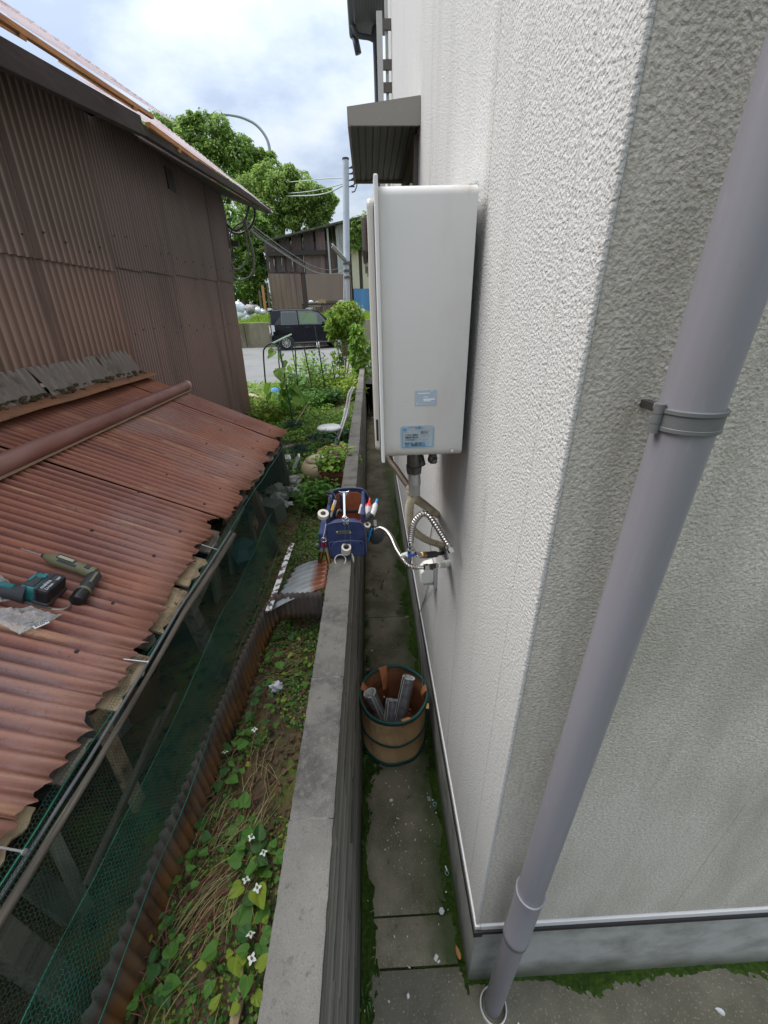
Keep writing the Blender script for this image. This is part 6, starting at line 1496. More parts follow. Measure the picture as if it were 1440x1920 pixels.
# stakes
stk = [(526, 655, 706, 8.6, 'dark'), (545, 638, 760, 8.2, 'dark'), (569, 645, 742, 8.0, 'brown'), (590, 610, 742, 8.1, 'dark'), (596, 640, 735, 8.3, 'green'), (623, 680, 742, 8.0, 'dark'), (661, 622, 700, 9.9, 'dark')]
lb_ = ['dark stake at the left of the climbing beans', 'dark stake beside the net frame', 'brown stake leaning in the middle of the bed', 'tallest thin dark stake in the bed', 'green stake with a pale tied top', 'short dark stake near the shrub', 'dark stake against the climbing vine by the wall']
for (px_, y0, y1, Y_, k), lb in zip(stk, lb_):
    top_ = A(px_, y0, Y=Y_); bx = px_+(y1-y0)*.17*(1 if k != 'brown' else 1.2)*(.5 if px_ > 650 else 1)
    bot = A(bx, y1, Y=Y_); bot.z = gz(bot.x, bot.y)-.05 if bot.z < .95 else .76
    b = MB(); b.tube([bot, top_], .013 if k == 'brown' else .009, 7)
    o = tag(b.build('stake', m_wood_old if k == 'brown' else mat('dark green cane', (.03, .055, .04), .5)), lb, 'stake', 'stakes in the vegetable bed')
    if k == 'green':
        t_ = MB(); t_.ball(top_-Vector((0, 0, .06)), .035, 8, (1, 1, 1.8), .5); t_.build('tie', m_foam, o)
# arched tunnel frame with net
af = thing('tunnel_frame', 'arched dark green frame with a pale crossbar holding climbing vines', 'plant frame', A(500, 775, Z=.78))
m_hoop = mat('dark green hoop', (.02, .06, .045), .45)
def hoop(pts, nm='hoop'): b = MB(); b.tube(spline([A(x, y, Y=Y_) for x, y, Y_ in pts], 5), .012, 7); return b.build(nm, m_hoop, af, smooth=True)
hoop([(504, 778, 6.6), (498, 720, 6.6), (494, 665, 6.6), (497, 652, 6.6), (506, 645, 6.6), (514, 645, 6.55), (523, 655, 6.5), (529, 680, 6.4), (540, 740, 6.3), (549, 790, 6.2)])
hoop([(530, 745, 8.0), (524, 690, 8.0), (522, 660, 8.0), (526, 640, 8.0), (535, 632, 8.0), (548, 636, 8.0), (553, 650, 8.0), (556, 700, 8.0), (560, 745, 8.0)])
b = MB(); b.tube([A(506, 646, Y=6.6), A(546, 627, Y=8.0)], .014, 8); b.build('crossbar', mat('pale green bar', (.36, .48, .38), .5), af)
# beans with large leaves, tomato rows
def vine(label, path, n, L_, m, seed, wid=.10):
    r_ = random.Random(seed); P = spline(path, 8); t = thing('climbing_vine', label, 'vine', P[0]); b = MB(); b.tube(P, .006, 5); b.build('stem', m_leafB, t)
    for i in range(n):
        p = r_.choice(P)+Vector((r_.gauss(0, wid), r_.gauss(0, wid), r_.gauss(0, .04))); s_ = r_.choice((.7, 1, 1.3)); me = leafmesh(L_*s_, L_*s_, 1, m)
        l_ = bpy.data.objects.new('leaf', me); COL.objects.link(l_); l_.parent = t; l_.location = p-ORG[t.name]; l_.rotation_euler = (r_.uniform(-1.2, -.1), r_.uniform(-.5, .5), r_.uniform(0, 6.28))
    return t
vine('broad leaved vine climbing the front leg of the arched frame', [A(548, 775, Y=6.3), A(538, 730, Y=6.4), A(531, 690, Y=6.5), A(524, 660, Y=6.55)], 18, .16, m_leafD, 31)
vine('broad leaved vine spreading low between the frame and the stakes', [A(545, 750, Y=6.6), A(556, 720, Y=6.6), A(552, 705, Y=6.6), A(540, 700, Y=6.6)], 14, .17, m_leafA, 32, .14)
vine('broad leaved vine on the back hoop of the frame', [A(556, 745, Y=8), A(545, 715, Y=8), A(532, 700, Y=8), A(528, 680, Y=8)], 12, .15, m_leafD, 33)
for i, (px_, py_, R_, hh, m_, lb) in enumerate(((575, 735, .38, 1.1, m_leafD, 'feathery tomato plant left of the brown stake'), (595, 730, .36, 1.2, m_leafA, 'feathery tomato plant behind the tallest stake'), (615, 735, .36, .9, m_leafD, 'low feathery plant at the right of the stakes'), (560, 745, .34, .8, m_leafA, 'low feathery plant left of the stakes'), (640, 735, .40, .7, m_leafC, 'yellow green clump at the foot of the tall shrub'), (655, 745, .34, .6, m_leafC, 'yellow green clump between the shrub and the block wall'), (535, 770, .30, .6, m_leafD, 'tangle of weeds at the front of the bed'), (585, 760, .32, .5, m_leafA, 'low weeds in the middle of the bed'))):
    q = A(px_, py_, Z=.80); clump('bed_plant', lb, 'plant', Vector((q.x, q.y, .77)), R_, 330, .08, m_, 70+i, (1, 1, hh), 4, m_leafB)
# blue lidded tub
bt_ = thing('round_tub', 'small white tub with a sky blue face standing by the pavement', 'tub', A(517, 744, Z=.80)); q = Vector(bt_.location)
b = MB(); b.lathe(q+Vector((0, .03, .09)), [(.001, -.11), (.095, -.10), (.105, 0)], 22, frame((.15, -1, .5))); b.build('body', m_whiteplain, bt_, smooth=True)
b = MB(); b.lathe(q+Vector((0, .03, .09)), [(.001, .008), (.085, .008), (.095, .002)], 22, frame((.15, -1, .5))); b.build('face', mat('sky blue', (.10, .32, .68), .4), bt_, angle=40)
# tall shrub with bare stems
def blobs_tree(nm, label, cat, base, blobs, n, L_, m, seed, trunk, group=None, m2=None, tm=None, lumps=0):
    """blobs: (centre, radii, share); leaves lie through the outer half of each blob, thinned by noise so that gaps show"""
    r_ = random.Random(seed); t = thing(nm, label, cat, base, group)
    if lumps:
        ex = []
        for (c, rad, sh) in blobs:
            ex.append((c, tuple(k*.72 for k in rad), sh*.25))
            for q in range(lumps):
                d = Vector((r_.gauss(0, 1), r_.gauss(0, 1)-.3, r_.gauss(.25, 1))).normalized(); f = r_.uniform(.26, .46)
                ex.append((c+Vector((d.x*rad[0], d.y*rad[1], d.z*rad[2]))*.74, tuple(k*f for k in rad), sh*.75/lumps))
        blobs = ex
    for mi, (mm, part) in enumerate(((m, .65), (m2 or m, .35))):
        vs, fs = [], []
        for (c, rad, sh) in blobs:
            for i in range(int(n*sh*part)):
                for _ in range(12):
                    p = Vector((r_.gauss(0, 1), r_.gauss(0, 1), r_.gauss(0, 1))).normalized()*(r_.uniform(.30, 1) ** .5)
                    if noise.noise(Vector((p.x*2.4, p.y*2.4, p.z*2.4))+c*.37) > -.10+.2*mi: break
                bump_ = 1+.28*noise.noise(Vector((p.x*2, p.y*2, p.z*2))+c)
                o = c+Vector((p.x*rad[0], p.y*rad[1], p.z*rad[2]))*bump_; l_ = L_*r_.uniform(.6, 1.25)
                R_ = Matrix.Rotation(math.atan2(p.y, p.x)-PI/2+r_.gauss(0, .7), 3, 'Z') @ Matrix.Rotation(r_.gauss(-.45, .4), 3, 'X') @ Matrix.Rotation(r_.gauss(0, .5), 3, 'Y')
                k = len(vs); vs.extend(o+R_ @ Vector(v) for v in ((0, 0, 0), (l_*.30, l_*.45, l_*.08), (0, l_, -l_*.12), (-l_*.30, l_*.45, l_*.08))); fs.extend(((k, k+1, k+2), (k, k+2, k+3)))
        b = MB(); b.v, b.f = vs, fs; b.build('crown' if mi == 0 else 'inner_foliage', mm, t)
    b = MB()
    for P, r0, r1 in trunk:
        S_ = spline(P, 4); b.tube(S_, [r0+(r1-r0)*i/(len(S_)-1) for i in range(len(S_))], 8)
    b.build('trunk', tm or m_bark, t, smooth=True); return t
m_bark = mat('bark', (.12, .095, .07), .95, layers=[((.22, .19, .15), 'noise', 12, .5, .7, {'st': (1, 1, .3)})], bump=[('noise', 20, .8, .02, {'st': (2, 2, .4)})])
m_barkpale = mat('pale stem bark', (.30, .25, .17), .9, layers=[((.16, .13, .09), 'noise', 14, .5, .7, {'st': (1, 1, .3)})])
SY = 10.2
def S(px_, py_, dy=0): return A(px_, py_, Y=SY+dy)
gnd = S(640, 708); gnd.z = .76
blobs_tree('shrub', 'tall garden shrub with a lime top and bare pale stems beside the block wall', 'shrub', gnd,
    [(S(640, 592), (.34, .34, .30), .26), (S(655, 580, .2), (.22, .25, .22), .12), (S(630, 610), (.22, .25, .2), .14), (S(650, 618, .1), (.36, .34, .26), .2), (S(668, 600, .3), (.2, .25, .3), .12), (S(624, 630), (.10, .12, .08), .04), (S(634, 665, .1), (.14, .2, .3), .07), (S(658, 650, .2), (.16, .2, .25), .05)],
    2600, .10, m_leafC, 5, [((gnd, S(642, 660), S(638, 600)), .025, .012), ((gnd+Vector((.06, 0, 0)), S(650, 650), S(652, 590)), .025, .012), ((gnd+Vector((-.05, .05, 0)), S(636, 670), S(630, 620)), .018, .008), ((gnd+Vector((.1, .05, 0)), S(657, 660), S(664, 600)), .018, .01), ((gnd+Vector((.02, .1, 0)), S(645, 670), S(646, 610)), .015, .01)], None, m_leafA, m_barkpale)
v0 = S(676, 700, -.4)
blobs_tree('climbing_plant', 'bright green vine climbing a net between the shrub and the wall', 'vine', Vector((v0.x, v0.y, .76)),
    [(S(670, 640, -.4), (.16, .12, .3), .3), (S(672, 670, -.4), (.18, .12, .3), .35), (S(674, 700, -.45), (.17, .12, .2), .25), (S(668, 615, -.35), (.10, .1, .12), .1)], 700, .14, m_leafD, 6, [((S(676, 715, -.4), S(671, 660, -.4), S(668, 615, -.4)), .01, .006)], None, m_leafD, m_leafB)
# black pot with a bush at the far end of the walkway
pp = A(700, 737, Z=GZ); pp = Vector((pp.x, 11.0, GZ))
bpot = thing('planter', 'tall black plant pot beyond the end of the heater on the walkway', 'pot', pp)
b = MB(); pp2 = A(703, 738, Y=11.0); pw = A(703, 709, Y=11.0); h_ = pw.z-GZ
b.lathe(pp2*1, [(.11, GZ-pp2.z), (.20, h_+GZ-pp2.z), (.215, h_+GZ-pp2.z), (.19, h_+GZ-pp2.z-.03), (.001, h_+GZ-pp2.z-.05)], 20); b.build('pot', m_tooldark, bpot, angle=40)
pc_ = Vector((pp2.x, 11.0, pw.z-.02)); blobs_tree('potted_bush', 'small leaved bush growing in the tall black pot', 'bush', pc_, [(A(697, 672, Y=11.0), (.22, .25, .32), .6), (A(690, 650, Y=11.0), (.10, .12, .2), .2), (A(700, 700, Y=11.0), (.16, .2, .2), .2)], 900, .07, m_leafF, 8, [((pc_, A(698, 690, Y=11), A(694, 660, Y=11)), .02, .008)], None, m_leafA)
# ================================================================== road and everything beyond
def rz(y): return .785+.0105*(y-10)
m_asph = mat('pale asphalt', (.175, .175, .172), .92, layers=[((.125, .125, .12), 'noise', .8, .45, .65, {'d': 7, 'k': .8}), ((.22, .22, .215), 'noise', 60, .55, .7, {'k': .5})], bump=[('noise', 90, .3, .004)])
m_pave = mat('red brown paving', (.22, .155, .135), .9, layers=[((.12, .09, .08), 'noise', 3, .5, .7), ((.30, .25, .22), 'noise', 22, .58, .72)], bump=[('noise', 60, .3, .003)])
m_sand = mat('sandy soil', (.33, .275, .19), .95, layers=[((.20, .18, .09), 'noise', 4, .5, .65)])
m_retain = mat('mossy concrete', (.24, .215, .15), .95, layers=[((.12, .105, .06), 'noise', 1.2, .42, .65, {'st': (1, 1, .5), 'd': 7}), ((.34, .31, .24), 'noise', 3, .58, .72, {'st': (1, 1, .25)})], bump=[('noise', 20, .3, .01)])
m_grass = mat('lime grass', (.14, .23, .025), .9, layers=[((.22, .30, .04), 'noise', 5, .45, .65), ((.20, .16, .08), 'noise', 1.5, .60, .72)], bump=[('noise', 40, 1, .03)])
b = MB(); b.grid(lambda u, v: Vector((-40+75*u, 9.75+12.3*v, rz(9.75+12.3*v))), 8, 8); tag(b.build('road', m_asph), kind='structure')
b = MB(); b.grid(lambda u, v: Vector((-12+10*u, 8.3+1.3*v, .800)), 4, 2)
pv = tag(b.build('pavement', m_sand), kind='structure')
# paving blocks, set singly in two shades
pmesh = MB().bb((-.095, -.095, 0), (.095, .095, .012)).mesh('paver', m_pave)
m_pave2 = mat('grey paver', (.26, .225, .20), .9, layers=[((.16, .14, .13), 'noise', 5, .5, .7)]); pmesh2 = MB().bb((-.095, -.095, 0), (.095, .095, .012)).mesh('paver', m_pave2)
for i in range(12):
    for j in range(3):
        o = bpy.data.objects.new('paver', pmesh if (i+j) % 3 else pmesh2); COL.objects.link(o); o.parent = pv
        o.location = Vector((-2.05-.2*i, 9.05+.2*j, .8008))-ORG[pv.name]
b = MB(); b.bb((-12, 9.62, .72), (-2.0, 9.74, .82)); tag(b.build('kerb', m_retain, bevel=.01), kind='structure')
b = MB(); b.bb((-2.0, 10.6, .70), (-.3, 10.68, .83)); tag(b.build('edging_board', m_wood_pale), 'pale wooden edging board along the road side of the vegetable bed', 'edging')
def verge(r_): return (r_.uniform(-4.5, -1.9), r_.uniform(9.5, 9.95))
scatter_leaves('verge_grass', m_leafD, 900, verge, .04, .10, lambda x, y: .80, .06, 33, 1.0)
scatter_leaves('verge_grass', m_leafC, 900, lambda r_: (r_.uniform(-1.9, -.3), r_.uniform(9.2, 10.6)), .03, .09, lambda x, y: .78, .08, 34, 1.0)
# retaining wall and bank
rw = thing('retaining_wall', 'low mossy concrete retaining wall across the road behind the car', 'wall', (-4, 22, .8))
for x0, x1 in ((-30, -18), (-17.98, -12), (-11.98, -6.2), (-6.18, -1.9), (-1.88, 6), (6.02, 20)):
    b = MB(); b.bb((x0, 21.85, .75), (x1, 22.15, 2.05)); b.build('wall_section', m_retain, rw, bevel=.02)
def bank(x, y): return 2.03+.08*(min(y, 27)-22.1)+.06*noise.noise(Vector((x*.6, y*.6, 3)))
b = MB(); b.grid(lambda u, v: Vector((-45+85*u, 22.12+70*v, bank(-45+85*u, 22.12+70*v))), 120, 100); tag(b.build('grass_bank', m_grass, smooth=True), kind='structure')
m_blade = leafmat('lime blade', (.20, .33, .035), (.28, .38, .05))
def blades(nm, n, reg, L0, L1, m, seed, zf):
    r_ = random.Random(seed); b = MB()
    for i in range(n):
        x, y = reg(r_); l_ = r_.uniform(L0, L1); a = r_.uniform(0, 6.28); d = Vector((math.cos(a), math.sin(a), 0))*l_*.35; s_ = Vector((-d.y, d.x, 0)).normalized()*l_*.06
        o = Vector((x, y, zf(x, y))); k = len(b.v); b.v += [o-s_, o+s_, o+d+Vector((0, 0, l_))]; b.f += [(k, k+1, k+2)]
    return tag(b.build(nm, m), kind='stuff')
blades('bank_grass', 9000, lambda r_: (r_.uniform(-7, 1.5), r_.uniform(22.15, 25.5)), .10, .28, m_blade, 3, bank)
# ---- car
ang = math.radians(17); yr = 19.75
car = thing('parked_car', 'dark blue black boxy kei car parked against the retaining wall', 'car', (0, 0, 0))
m_paint = mat('blue black paint', (.004, .005, .010), .12, spec=.3, layers=[((.007, .009, .015), 'noise', 4, .5, .7)])
m_glass = mat('tinted glass', (.030, .042, .034), .06, spec=.8)
m_glass2 = mat('clear car glass', (.09, .15, .06), .08, spec=.7)
m_rubber = mat('tyre rubber', (.018, .018, .018), .8); m_rim = mat('alloy rim', (.55, .55, .54), .3, metal=.8)
m_lamp = mat('pale tail lamp', (.62, .62, .64), .2, spec=.8); m_lampred = mat('red lamp', (.35, .02, .02), .25); m_trim = mat('black trim', (.02, .02, .022), .5); m_chr = mat('window chrome', (.10, .11, .12), .3)
st_ = [(-.56, .32, .95, 1.00), (-.53, .26, 1.0, 1.60), (-.42, .24, 1.01, 1.635), (-.1, .22, 1.01, 1.655), (.5, .2, 1.0, 1.66), (1.1, .2, .99, 1.64), (1.5, .2, .985, 1.585), (1.75, .2, .98, 1.44), (2.10, .2, .975, 1.17), (2.30, .21, .965, 1.02), (2.65, .22, .93, .955), (2.86, .25, .84, .87), (2.90, .32, .70, .72)]
def half(z, zb, zt):
    if z < .62: return .70+.0375*(z-.2)/.42
    return .7375-.02*(z-.62)/.38 if z < 1.0 else max(.52, .7175-.20*(z-1.0)/.66)
ring_ = []
for x, zb, zl, zt in st_:
    zs = [zb, .45, .62, .80, zl, zl+(zt-zl)*.5, zt-.045*(zt > 1.05), ]
    pts_ = []
    for z in zs: pts_.append((half(z, zb, zt)*(.93 if x in (-.56, 2.90) else 1), z))
    pts_.append((pts_[-1][0]-.10, zt)); pts_.append((0, zt+.012))
    full = [(-w_, z) for w_, z in pts_]+[(w_, z) for w_, z in reversed(pts_[:-1])]
    ring_.append([Vector((x, y, z)) for y, z in full])
b = MB(); m_ = len(ring_[0]); b.v = [p for r_ in ring_ for p in r_]
b.f = [(i*m_+k, i*m_+(k+1) % m_, (i+1)*m_+(k+1) % m_, (i+1)*m_+k) for i in range(len(ring_)-1) for k in range(m_)]+[tuple(range(m_-1, -1, -1)), tuple(range((len(ring_)-1)*m_, len(ring_)*m_))]
ORG[car.name] = Vector((0, 0, 0))
b.build('body', m_paint, car, angle=38)
def sidequad(nm, poly, m, sgn, off=.004, th=.004, par=None):
    b = MB(); P = [Vector((x, sgn*(half(z, .2, 1.65)+off), z)) for x, z in poly]; Q = [p+Vector((0, sgn*th, 0)) for p in P]; n_ = len(P)
    b.add(P+Q, [tuple(range(n_)), tuple(range(2*n_-1, n_-1, -1))]+[(i, (i+1) % n_, (i+1) % n_+n_, i+n_) for i in range(n_)]); return b.build(nm, m, par or car)
for sg in (-1, 1):
    sidequad('window_trim', [(-.15, 1.03), (.62, 1.02), (.62, 1.58), (-.06, 1.58)], m_chr, sg, .001, .003); sidequad('window_trim', [(.68, 1.02), (2.02, 1.0), (1.62, 1.48), (1.30, 1.56), (.68, 1.58)], m_chr, sg, .001, .003)
    sidequad('window', [(-.10, 1.07), (.59, 1.06), (.59, 1.51), (-.03, 1.51)], m_glass, sg); sidequad('window', [(.74, 1.06), (1.50, 1.05), (1.50, 1.44), (1.26, 1.50), (.74, 1.52)], m_glass2, sg); sidequad('window', [(1.55, 1.05), (1.93, 1.04), (1.58, 1.42), (1.55, 1.42)], m_glass, sg)
    sidequad('quarter_panel', [(-.44, 1.02), (-.18, 1.04), (-.10, 1.38), (-.30, 1.20)], m_trim, sg)
    for xh in (.15, 1.0):
        b = MB(); b.bar((xh-.10, sg*.737, .90), (xh+.10, sg*.737, .905), .03, .035); b.build('door_handle', m_trim, car, bevel=.008)
    for xs_ in (.65, -.28, 1.72):
        sidequad('door_seam', [(xs_-.004, .36), (xs_+.004, .36), (xs_+.004, 1.0), (xs_-.004, 1.0)], m_trim, sg, .001, .001)
    sidequad('sill_strip', [(.30, .24), (2.05, .24), (2.05, .30), (.30, .30)], m_chr, sg, .002, .012)
    b = MB(); b.bb((-.575, sg*.66-.06, .62), (-.44, sg*.70+.03*(sg > 0)-.03*(sg < 0)-.0, 1.02)); tl_ = b.build('tail_light', m_lamp, car, bevel=.03)
    b = MB(); b.bb((-.585, sg*.66-.05, .74), (-.5755, sg*.66+.05, .90)); b.build('red_lens', m_lampred, tl_)
    b = MB(); b.box((1.78, sg*.83, 1.05), (.12, .20, .13)); b.build('mirror', m_paint, car, bevel=.03)
    b = MB(); b.box((2.80, sg*.55, .78), (.18, .30, .16)); b.build('headlight', m_lamp, car, bevel=.03)
    for xw in (0, 2.425):
        b = MB(); b.cyl((xw, sg*.742, .27), (xw, sg*.60, .27), .335, n=28); b.build('wheel_arch', m_trim, car)
        F_ = Matrix.Rotation(-sg*PI/2, 3, 'X')
        F_ = Matrix(((1, 0, 0), (0, 0, sg), (0, 1, 0))).transposed() if False else frame((0, sg, 0))
        b = MB(); b.lathe((xw, sg*.745, .28), [(.17, .012), (.20, .018), (.265, .014), (.28, -.02), (.28, -.14)], 30, F_); wl_ = b.build('wheel', m_rubber, car, smooth=True)
        b = MB(); b.lathe((xw, sg*.742, .28), [(.168, .014), (.188, .02), (.188, -.03), (.16, -.035)], 30, F_); b.cyl((xw, sg*.735, .28), (xw, sg*.757, .28), .045, n=14)
        for k in range(9):
            a = 2*PI*k/9; b.bar((xw+.03*math.cos(a), sg*.748, .28+.03*math.sin(a)), (xw+.175*math.cos(a), sg*.752, .28+.175*math.sin(a)), .03, .012, (0, sg, 0))
        b.build('rim', m_rim, wl_, smooth=False)
b = MB(); b.add([(-.572, -.50, 1.08), (-.572, .50, 1.08), (-.50, .47, 1.54), (-.50, -.47, 1.54)], [(0, 1, 2, 3)]); b.build('rear_window', m_glass, car, thick=.012)
b = MB(); b.add([(2.16, -.58, 1.10), (2.16, .58, 1.10), (1.60, .50, 1.555), (1.60, -.50, 1.555)], [(0, 1, 2, 3)]); b.build('windscreen', m_glass, car, thick=.02)
b = MB(); b.bb((-.60, -.52, 1.575), (-.44, .52, 1.615)); b.build('spoiler', m_paint, car, bevel=.01)
b = MB(); b.bb((-.62, -.70, .30), (-.53, .70, .60)); b.build('rear_bumper', m_paint, car, bevel=.04)
b = MB(); b.bb((-.602, -.20, .72), (-.575, .20, .92)); b.build('number_plate', m_whiteplain, car)
b = MB(); b.bb((-.45, -.62, .20), (2.8, .62, .32)); b.build('underbody', m_trim, car)
c_, s__ = math.cos(ang), math.sin(ang); off = Vector((0*c_+.66*s__, 0*s__-.66*c_, 0))
car.location = Vector((-3.80, yr, rz(yr)+.035))-off; car.rotation_euler = (0, 0, ang)
# ---- far shed
SY2 = 27.0
fs = thing('far_shed', 'patched rusty iron shed with a brown door across the road', 'shed', A(600, 590, Y=SY2))
def ironmat(nm, c, c2, streak, k=.9):
    return mat(nm, c, .75, layers=[(c2, 'noise', 2.2, .45, .62, {'st': (1, 1, .12), 'k': k, 'd': 6}), (streak, 'noise', 3.5, .60, .70, {'st': (1, 1, .07), 'k': .9, 'loc': (3, 1, 2)})], bump=[('noise', 20, .2, .01)])
i_dark = ironmat('dark brown iron', (.060, .046, .046), (.10, .06, .055), (.14, .08, .06)); i_purple = ironmat('purple brown iron', (.16, .105, .105), (.11, .07, .07), (.20, .14, .13))
i_white = ironmat('white iron with rust', (.46, .48, .47), (.38, .40, .40), (.17, .055, .035)); i_cream = ironmat('cream iron with rust', (.50, .47, .36), (.42, .33, .22), (.24, .095, .05)); i_blue = ironmat('blue painted iron', (.075, .21, .42), (.12, .28, .50), (.28, .40, .46))
i_door = ironmat('brown door boards', (.19, .135, .105), (.15, .095, .09), (.24, .19, .14)); i_sheet = ironmat('brown sheet', (.215, .155, .13), (.185, .13, .11), (.24, .18, .15), .5)
def fpanel(nm, x0, y0, x1, y1, m, dy=0, ridge=.0, y0b=None):
    """a cladding sheet between two photographed corners; built as vertical ribs"""
    a, c = A(x0, y0, Y=SY2), A(x1, y1, Y=SY2); c2 = A(x1, y0b if y0b is not None else y0, Y=SY2); b = MB()
    if not ridge:
        b.add([(a.x, SY2-dy, c.z), (c.x, SY2-dy, c.z), (c.x, SY2-dy, c2.z), (a.x, SY2-dy, a.z), (a.x, SY2+.05, c.z), (c.x, SY2+.05, c.z), (c.x, SY2+.05, c2.z), (a.x, SY2+.05, a.z)], [(0, 1, 2, 3), (7, 6, 5, 4), (0, 4, 5, 1), (1, 5, 6, 2), (2, 6, 7, 3), (3, 7, 4, 0)])
    else:
        n_ = max(2, int((c.x-a.x)/.10)*4)
        b.grid(lambda u, v: Vector((a.x+(c.x-a.x)*u, SY2-dy-ridge*math.cos(2*PI*u*n_/4), c.z+((a.z+(c2.z-a.z)*u)-c.z)*v)), n_, 2)
    return b.build(nm, m, fs, smooth=bool(ridge))
for i, (x0, x1) in enumerate(((500, 522), (522.3, 545), (545.3, 567), (567.3, 590), (590.3, 611))):
    fpanel('wall_sheet', x0, 446-.24*(x0-500)+6, x1, 472, i_dark if i < 4 else i_purple, .02+.01*(i % 2), .012, 446-.24*(x1-500)+6)
for i, (x0, x1) in enumerate(((500, 517), (517.3, 536), (536.3, 553), (553.3, 570))): fpanel('wall_sheet', x0, 479, x1, 511, i_dark, .02+.012*(i % 2), .012)
fpanel('wall_sheet', 570.5, 478, 611, 514, i_purple, .02, .012)
for x0, x1, m in ((611.5, 622, i_white), (622.3, 628, i_dark), (628.3, 655, i_white)): fpanel('wall_sheet', x0, 446-.24*(x0-500)+4, x1, 520, m, .03, .014, 446-.24*(x1-500)+4)
for x0, x1 in ((655.3, 675), (675.3, 694)): fpanel('wall_sheet', x0, 446-.24*(x0-500)+4, x1, 541, i_cream, .03, .014, 446-.24*(x1-500)+4)
dr = fpanel('door', 503, 513, 571.5, 592, i_door, .05, 0)
for k in range(7): 
    a = A(505+k*9.4, 514, Y=SY2); c = A(513.6+k*9.4, 592, Y=SY2); b = MB(); b.bb((a.x, SY2-.075, c.z), (c.x, SY2-.0505, a.z)); b.build('board', i_door, dr)
fpanel('wall_sheet', 572.5, 514, 656, 592, i_sheet, .06, 0); fpanel('blue_panel', 663, 541.5, 693, 593, i_blue, .04, .012); fpanel('grey_post', 656.5, 516, 662, 592, i_sheet, .10, 0)
fpanel('dark_opening', 694.5, 430, 720, 592, i_dark, .0, 0)
a, c = A(502, 472, Y=SY2), A(612, 480, Y=SY2); b = MB(); b.bar((a.x, SY2-.14, (a.z+c.z)/2+.02), (c.x, SY2-.14, (a.z+c.z)/2+.02), .22, .22); b.build('lintel_beam', m_wood_dark, fs)
m_flk = mat('pale flaked strip', (.46, .43, .40), .8, layers=[((.10, .07, .065), 'noise', 7, .50, .60, {'st': (1, 1, .3)})])
for x0, y0, y1 in ((506, 492, 506), (514.5, 486, 506), (529, 484, 507), (549, 485, 508), (570, 478, 511), (546, 452, 472), (568, 446, 470), (514, 470, 478)):
    a, c = A(x0-1.2, y0, Y=SY2), A(x0+1.6, y1, Y=SY2); b = MB(); b.add([(a.x, SY2-.062, a.z), (a.x+.05, SY2-.062, a.z), (c.x, SY2-.062, (a.z+c.z)/2), (c.x-.01, SY2-.062, c.z), (a.x+.01, SY2-.062, c.z), (a.x-.02, SY2-.062, (a.z+c.z)/2)], [(0, 1, 2, 3, 4, 5)]); b.build('flaked_strip', m_flk, fs, thick=.01)
a, c = A(497, 449, Y=SY2-.5), A(712, 396, Y=SY2-.5); b = MB()
b.add([(a.x, SY2-.5, a.z), (c.x, SY2-.5, c.z), (c.x, SY2+7, c.z+.1), (a.x, SY2+7, a.z+.1), (a.x, SY2-.5, a.z-.09), (c.x, SY2-.5, c.z-.09), (c.x, SY2+7, c.z+.0), (a.x, SY2+7, a.z+.0)], [(0, 1, 2, 3), (7, 6, 5, 4), (0, 4, 5, 1), (1, 5, 6, 2), (2, 6, 7, 3), (3, 7, 4, 0)])
b.build('roof', mat('dark roof iron', (.055, .055, .05), .8, layers=[((.10, .11, .07), 'noise', 3, .5, .65)]), fs)
for k in range(9):
    t = (k+.5)/9; p = a.lerp(c, t); b = MB(); b.bar((p.x, SY2-.45, p.z-.14), (p.x, SY2+1, p.z-.14), .07, .09); b.build('rafter', m_wood_dark, fs)
b = MB(); b.bb((A(500, 500, Y=SY2).x, SY2+.06, 2.2), (A(720, 500, Y=SY2).x, SY2+6, 6.05)); b.build('inner_wall', i_dark, fs)
# ivy over its roof
iv = A(672, 430, Y=SY2-.3)
blobs_tree('ivy', 'ivy hanging over the roof corner of the far shed', 'ivy', iv, [(A(672, 428, Y=SY2-.3), (.75, .4, .55), .45), (A(684, 420, Y=SY2-.3), (.45, .4, .6), .25), (A(664, 450, Y=SY2-.3), (.35, .3, .6), .2), (A(680, 448, Y=SY2-.3), (.4, .3, .5), .1)], 1500, .17, m_leafE, 51, [((A(680, 480, Y=SY2-.1), A(676, 440, Y=SY2-.2)), .03, .02)], None, m_leafF)
# steel pole with lamp, street lamp, wires
m_steel = mat('pale steel pole', (.42, .45, .50), .5, metal=.25, layers=[((.32, .34, .38), 'noise', 3, .5, .7)])
sp_ = thing('utility_pole', 'slim pale grey steel utility pole beyond the garden shrub', 'pole', A(653, 590, Y=PY))
t0_, t1_, t2_ = A(648, 299, Y=PY), A(650, 490, Y=PY), A(653.5, 600, Y=PY)
b = MB(); b.cyl(t1_, t0_, .155, .14, 18); b.build('upper_shaft', m_steel, sp_, angle=40)
b = MB(); b.cyl(t2_, t1_, .12, .12, 16); b.build('lower_shaft', mat('grey pole', (.33, .32, .33), .5), sp_, angle=40)
b = MB(); b.cyl(t2_+Vector((-.24, 0, -.3)), t1_+Vector((-.12, 0, -.2)), .045, n=10); b.build('conduit', m_steel, sp_)
for k, zoff in enumerate((-.05, -.35, -.62)):
    b = MB(); b.cyl(t1_+Vector((0, 0, zoff)), t1_+Vector((0, 0, zoff-.08)), .175, n=16); b.build('clamp', m_darkmetal, sp_)
b = MB(); b.cyl(t0_-Vector((0, 0, .02)), t0_+Vector((0, 0, .05)), .15, n=16); b.build('cap', m_trim, sp_)
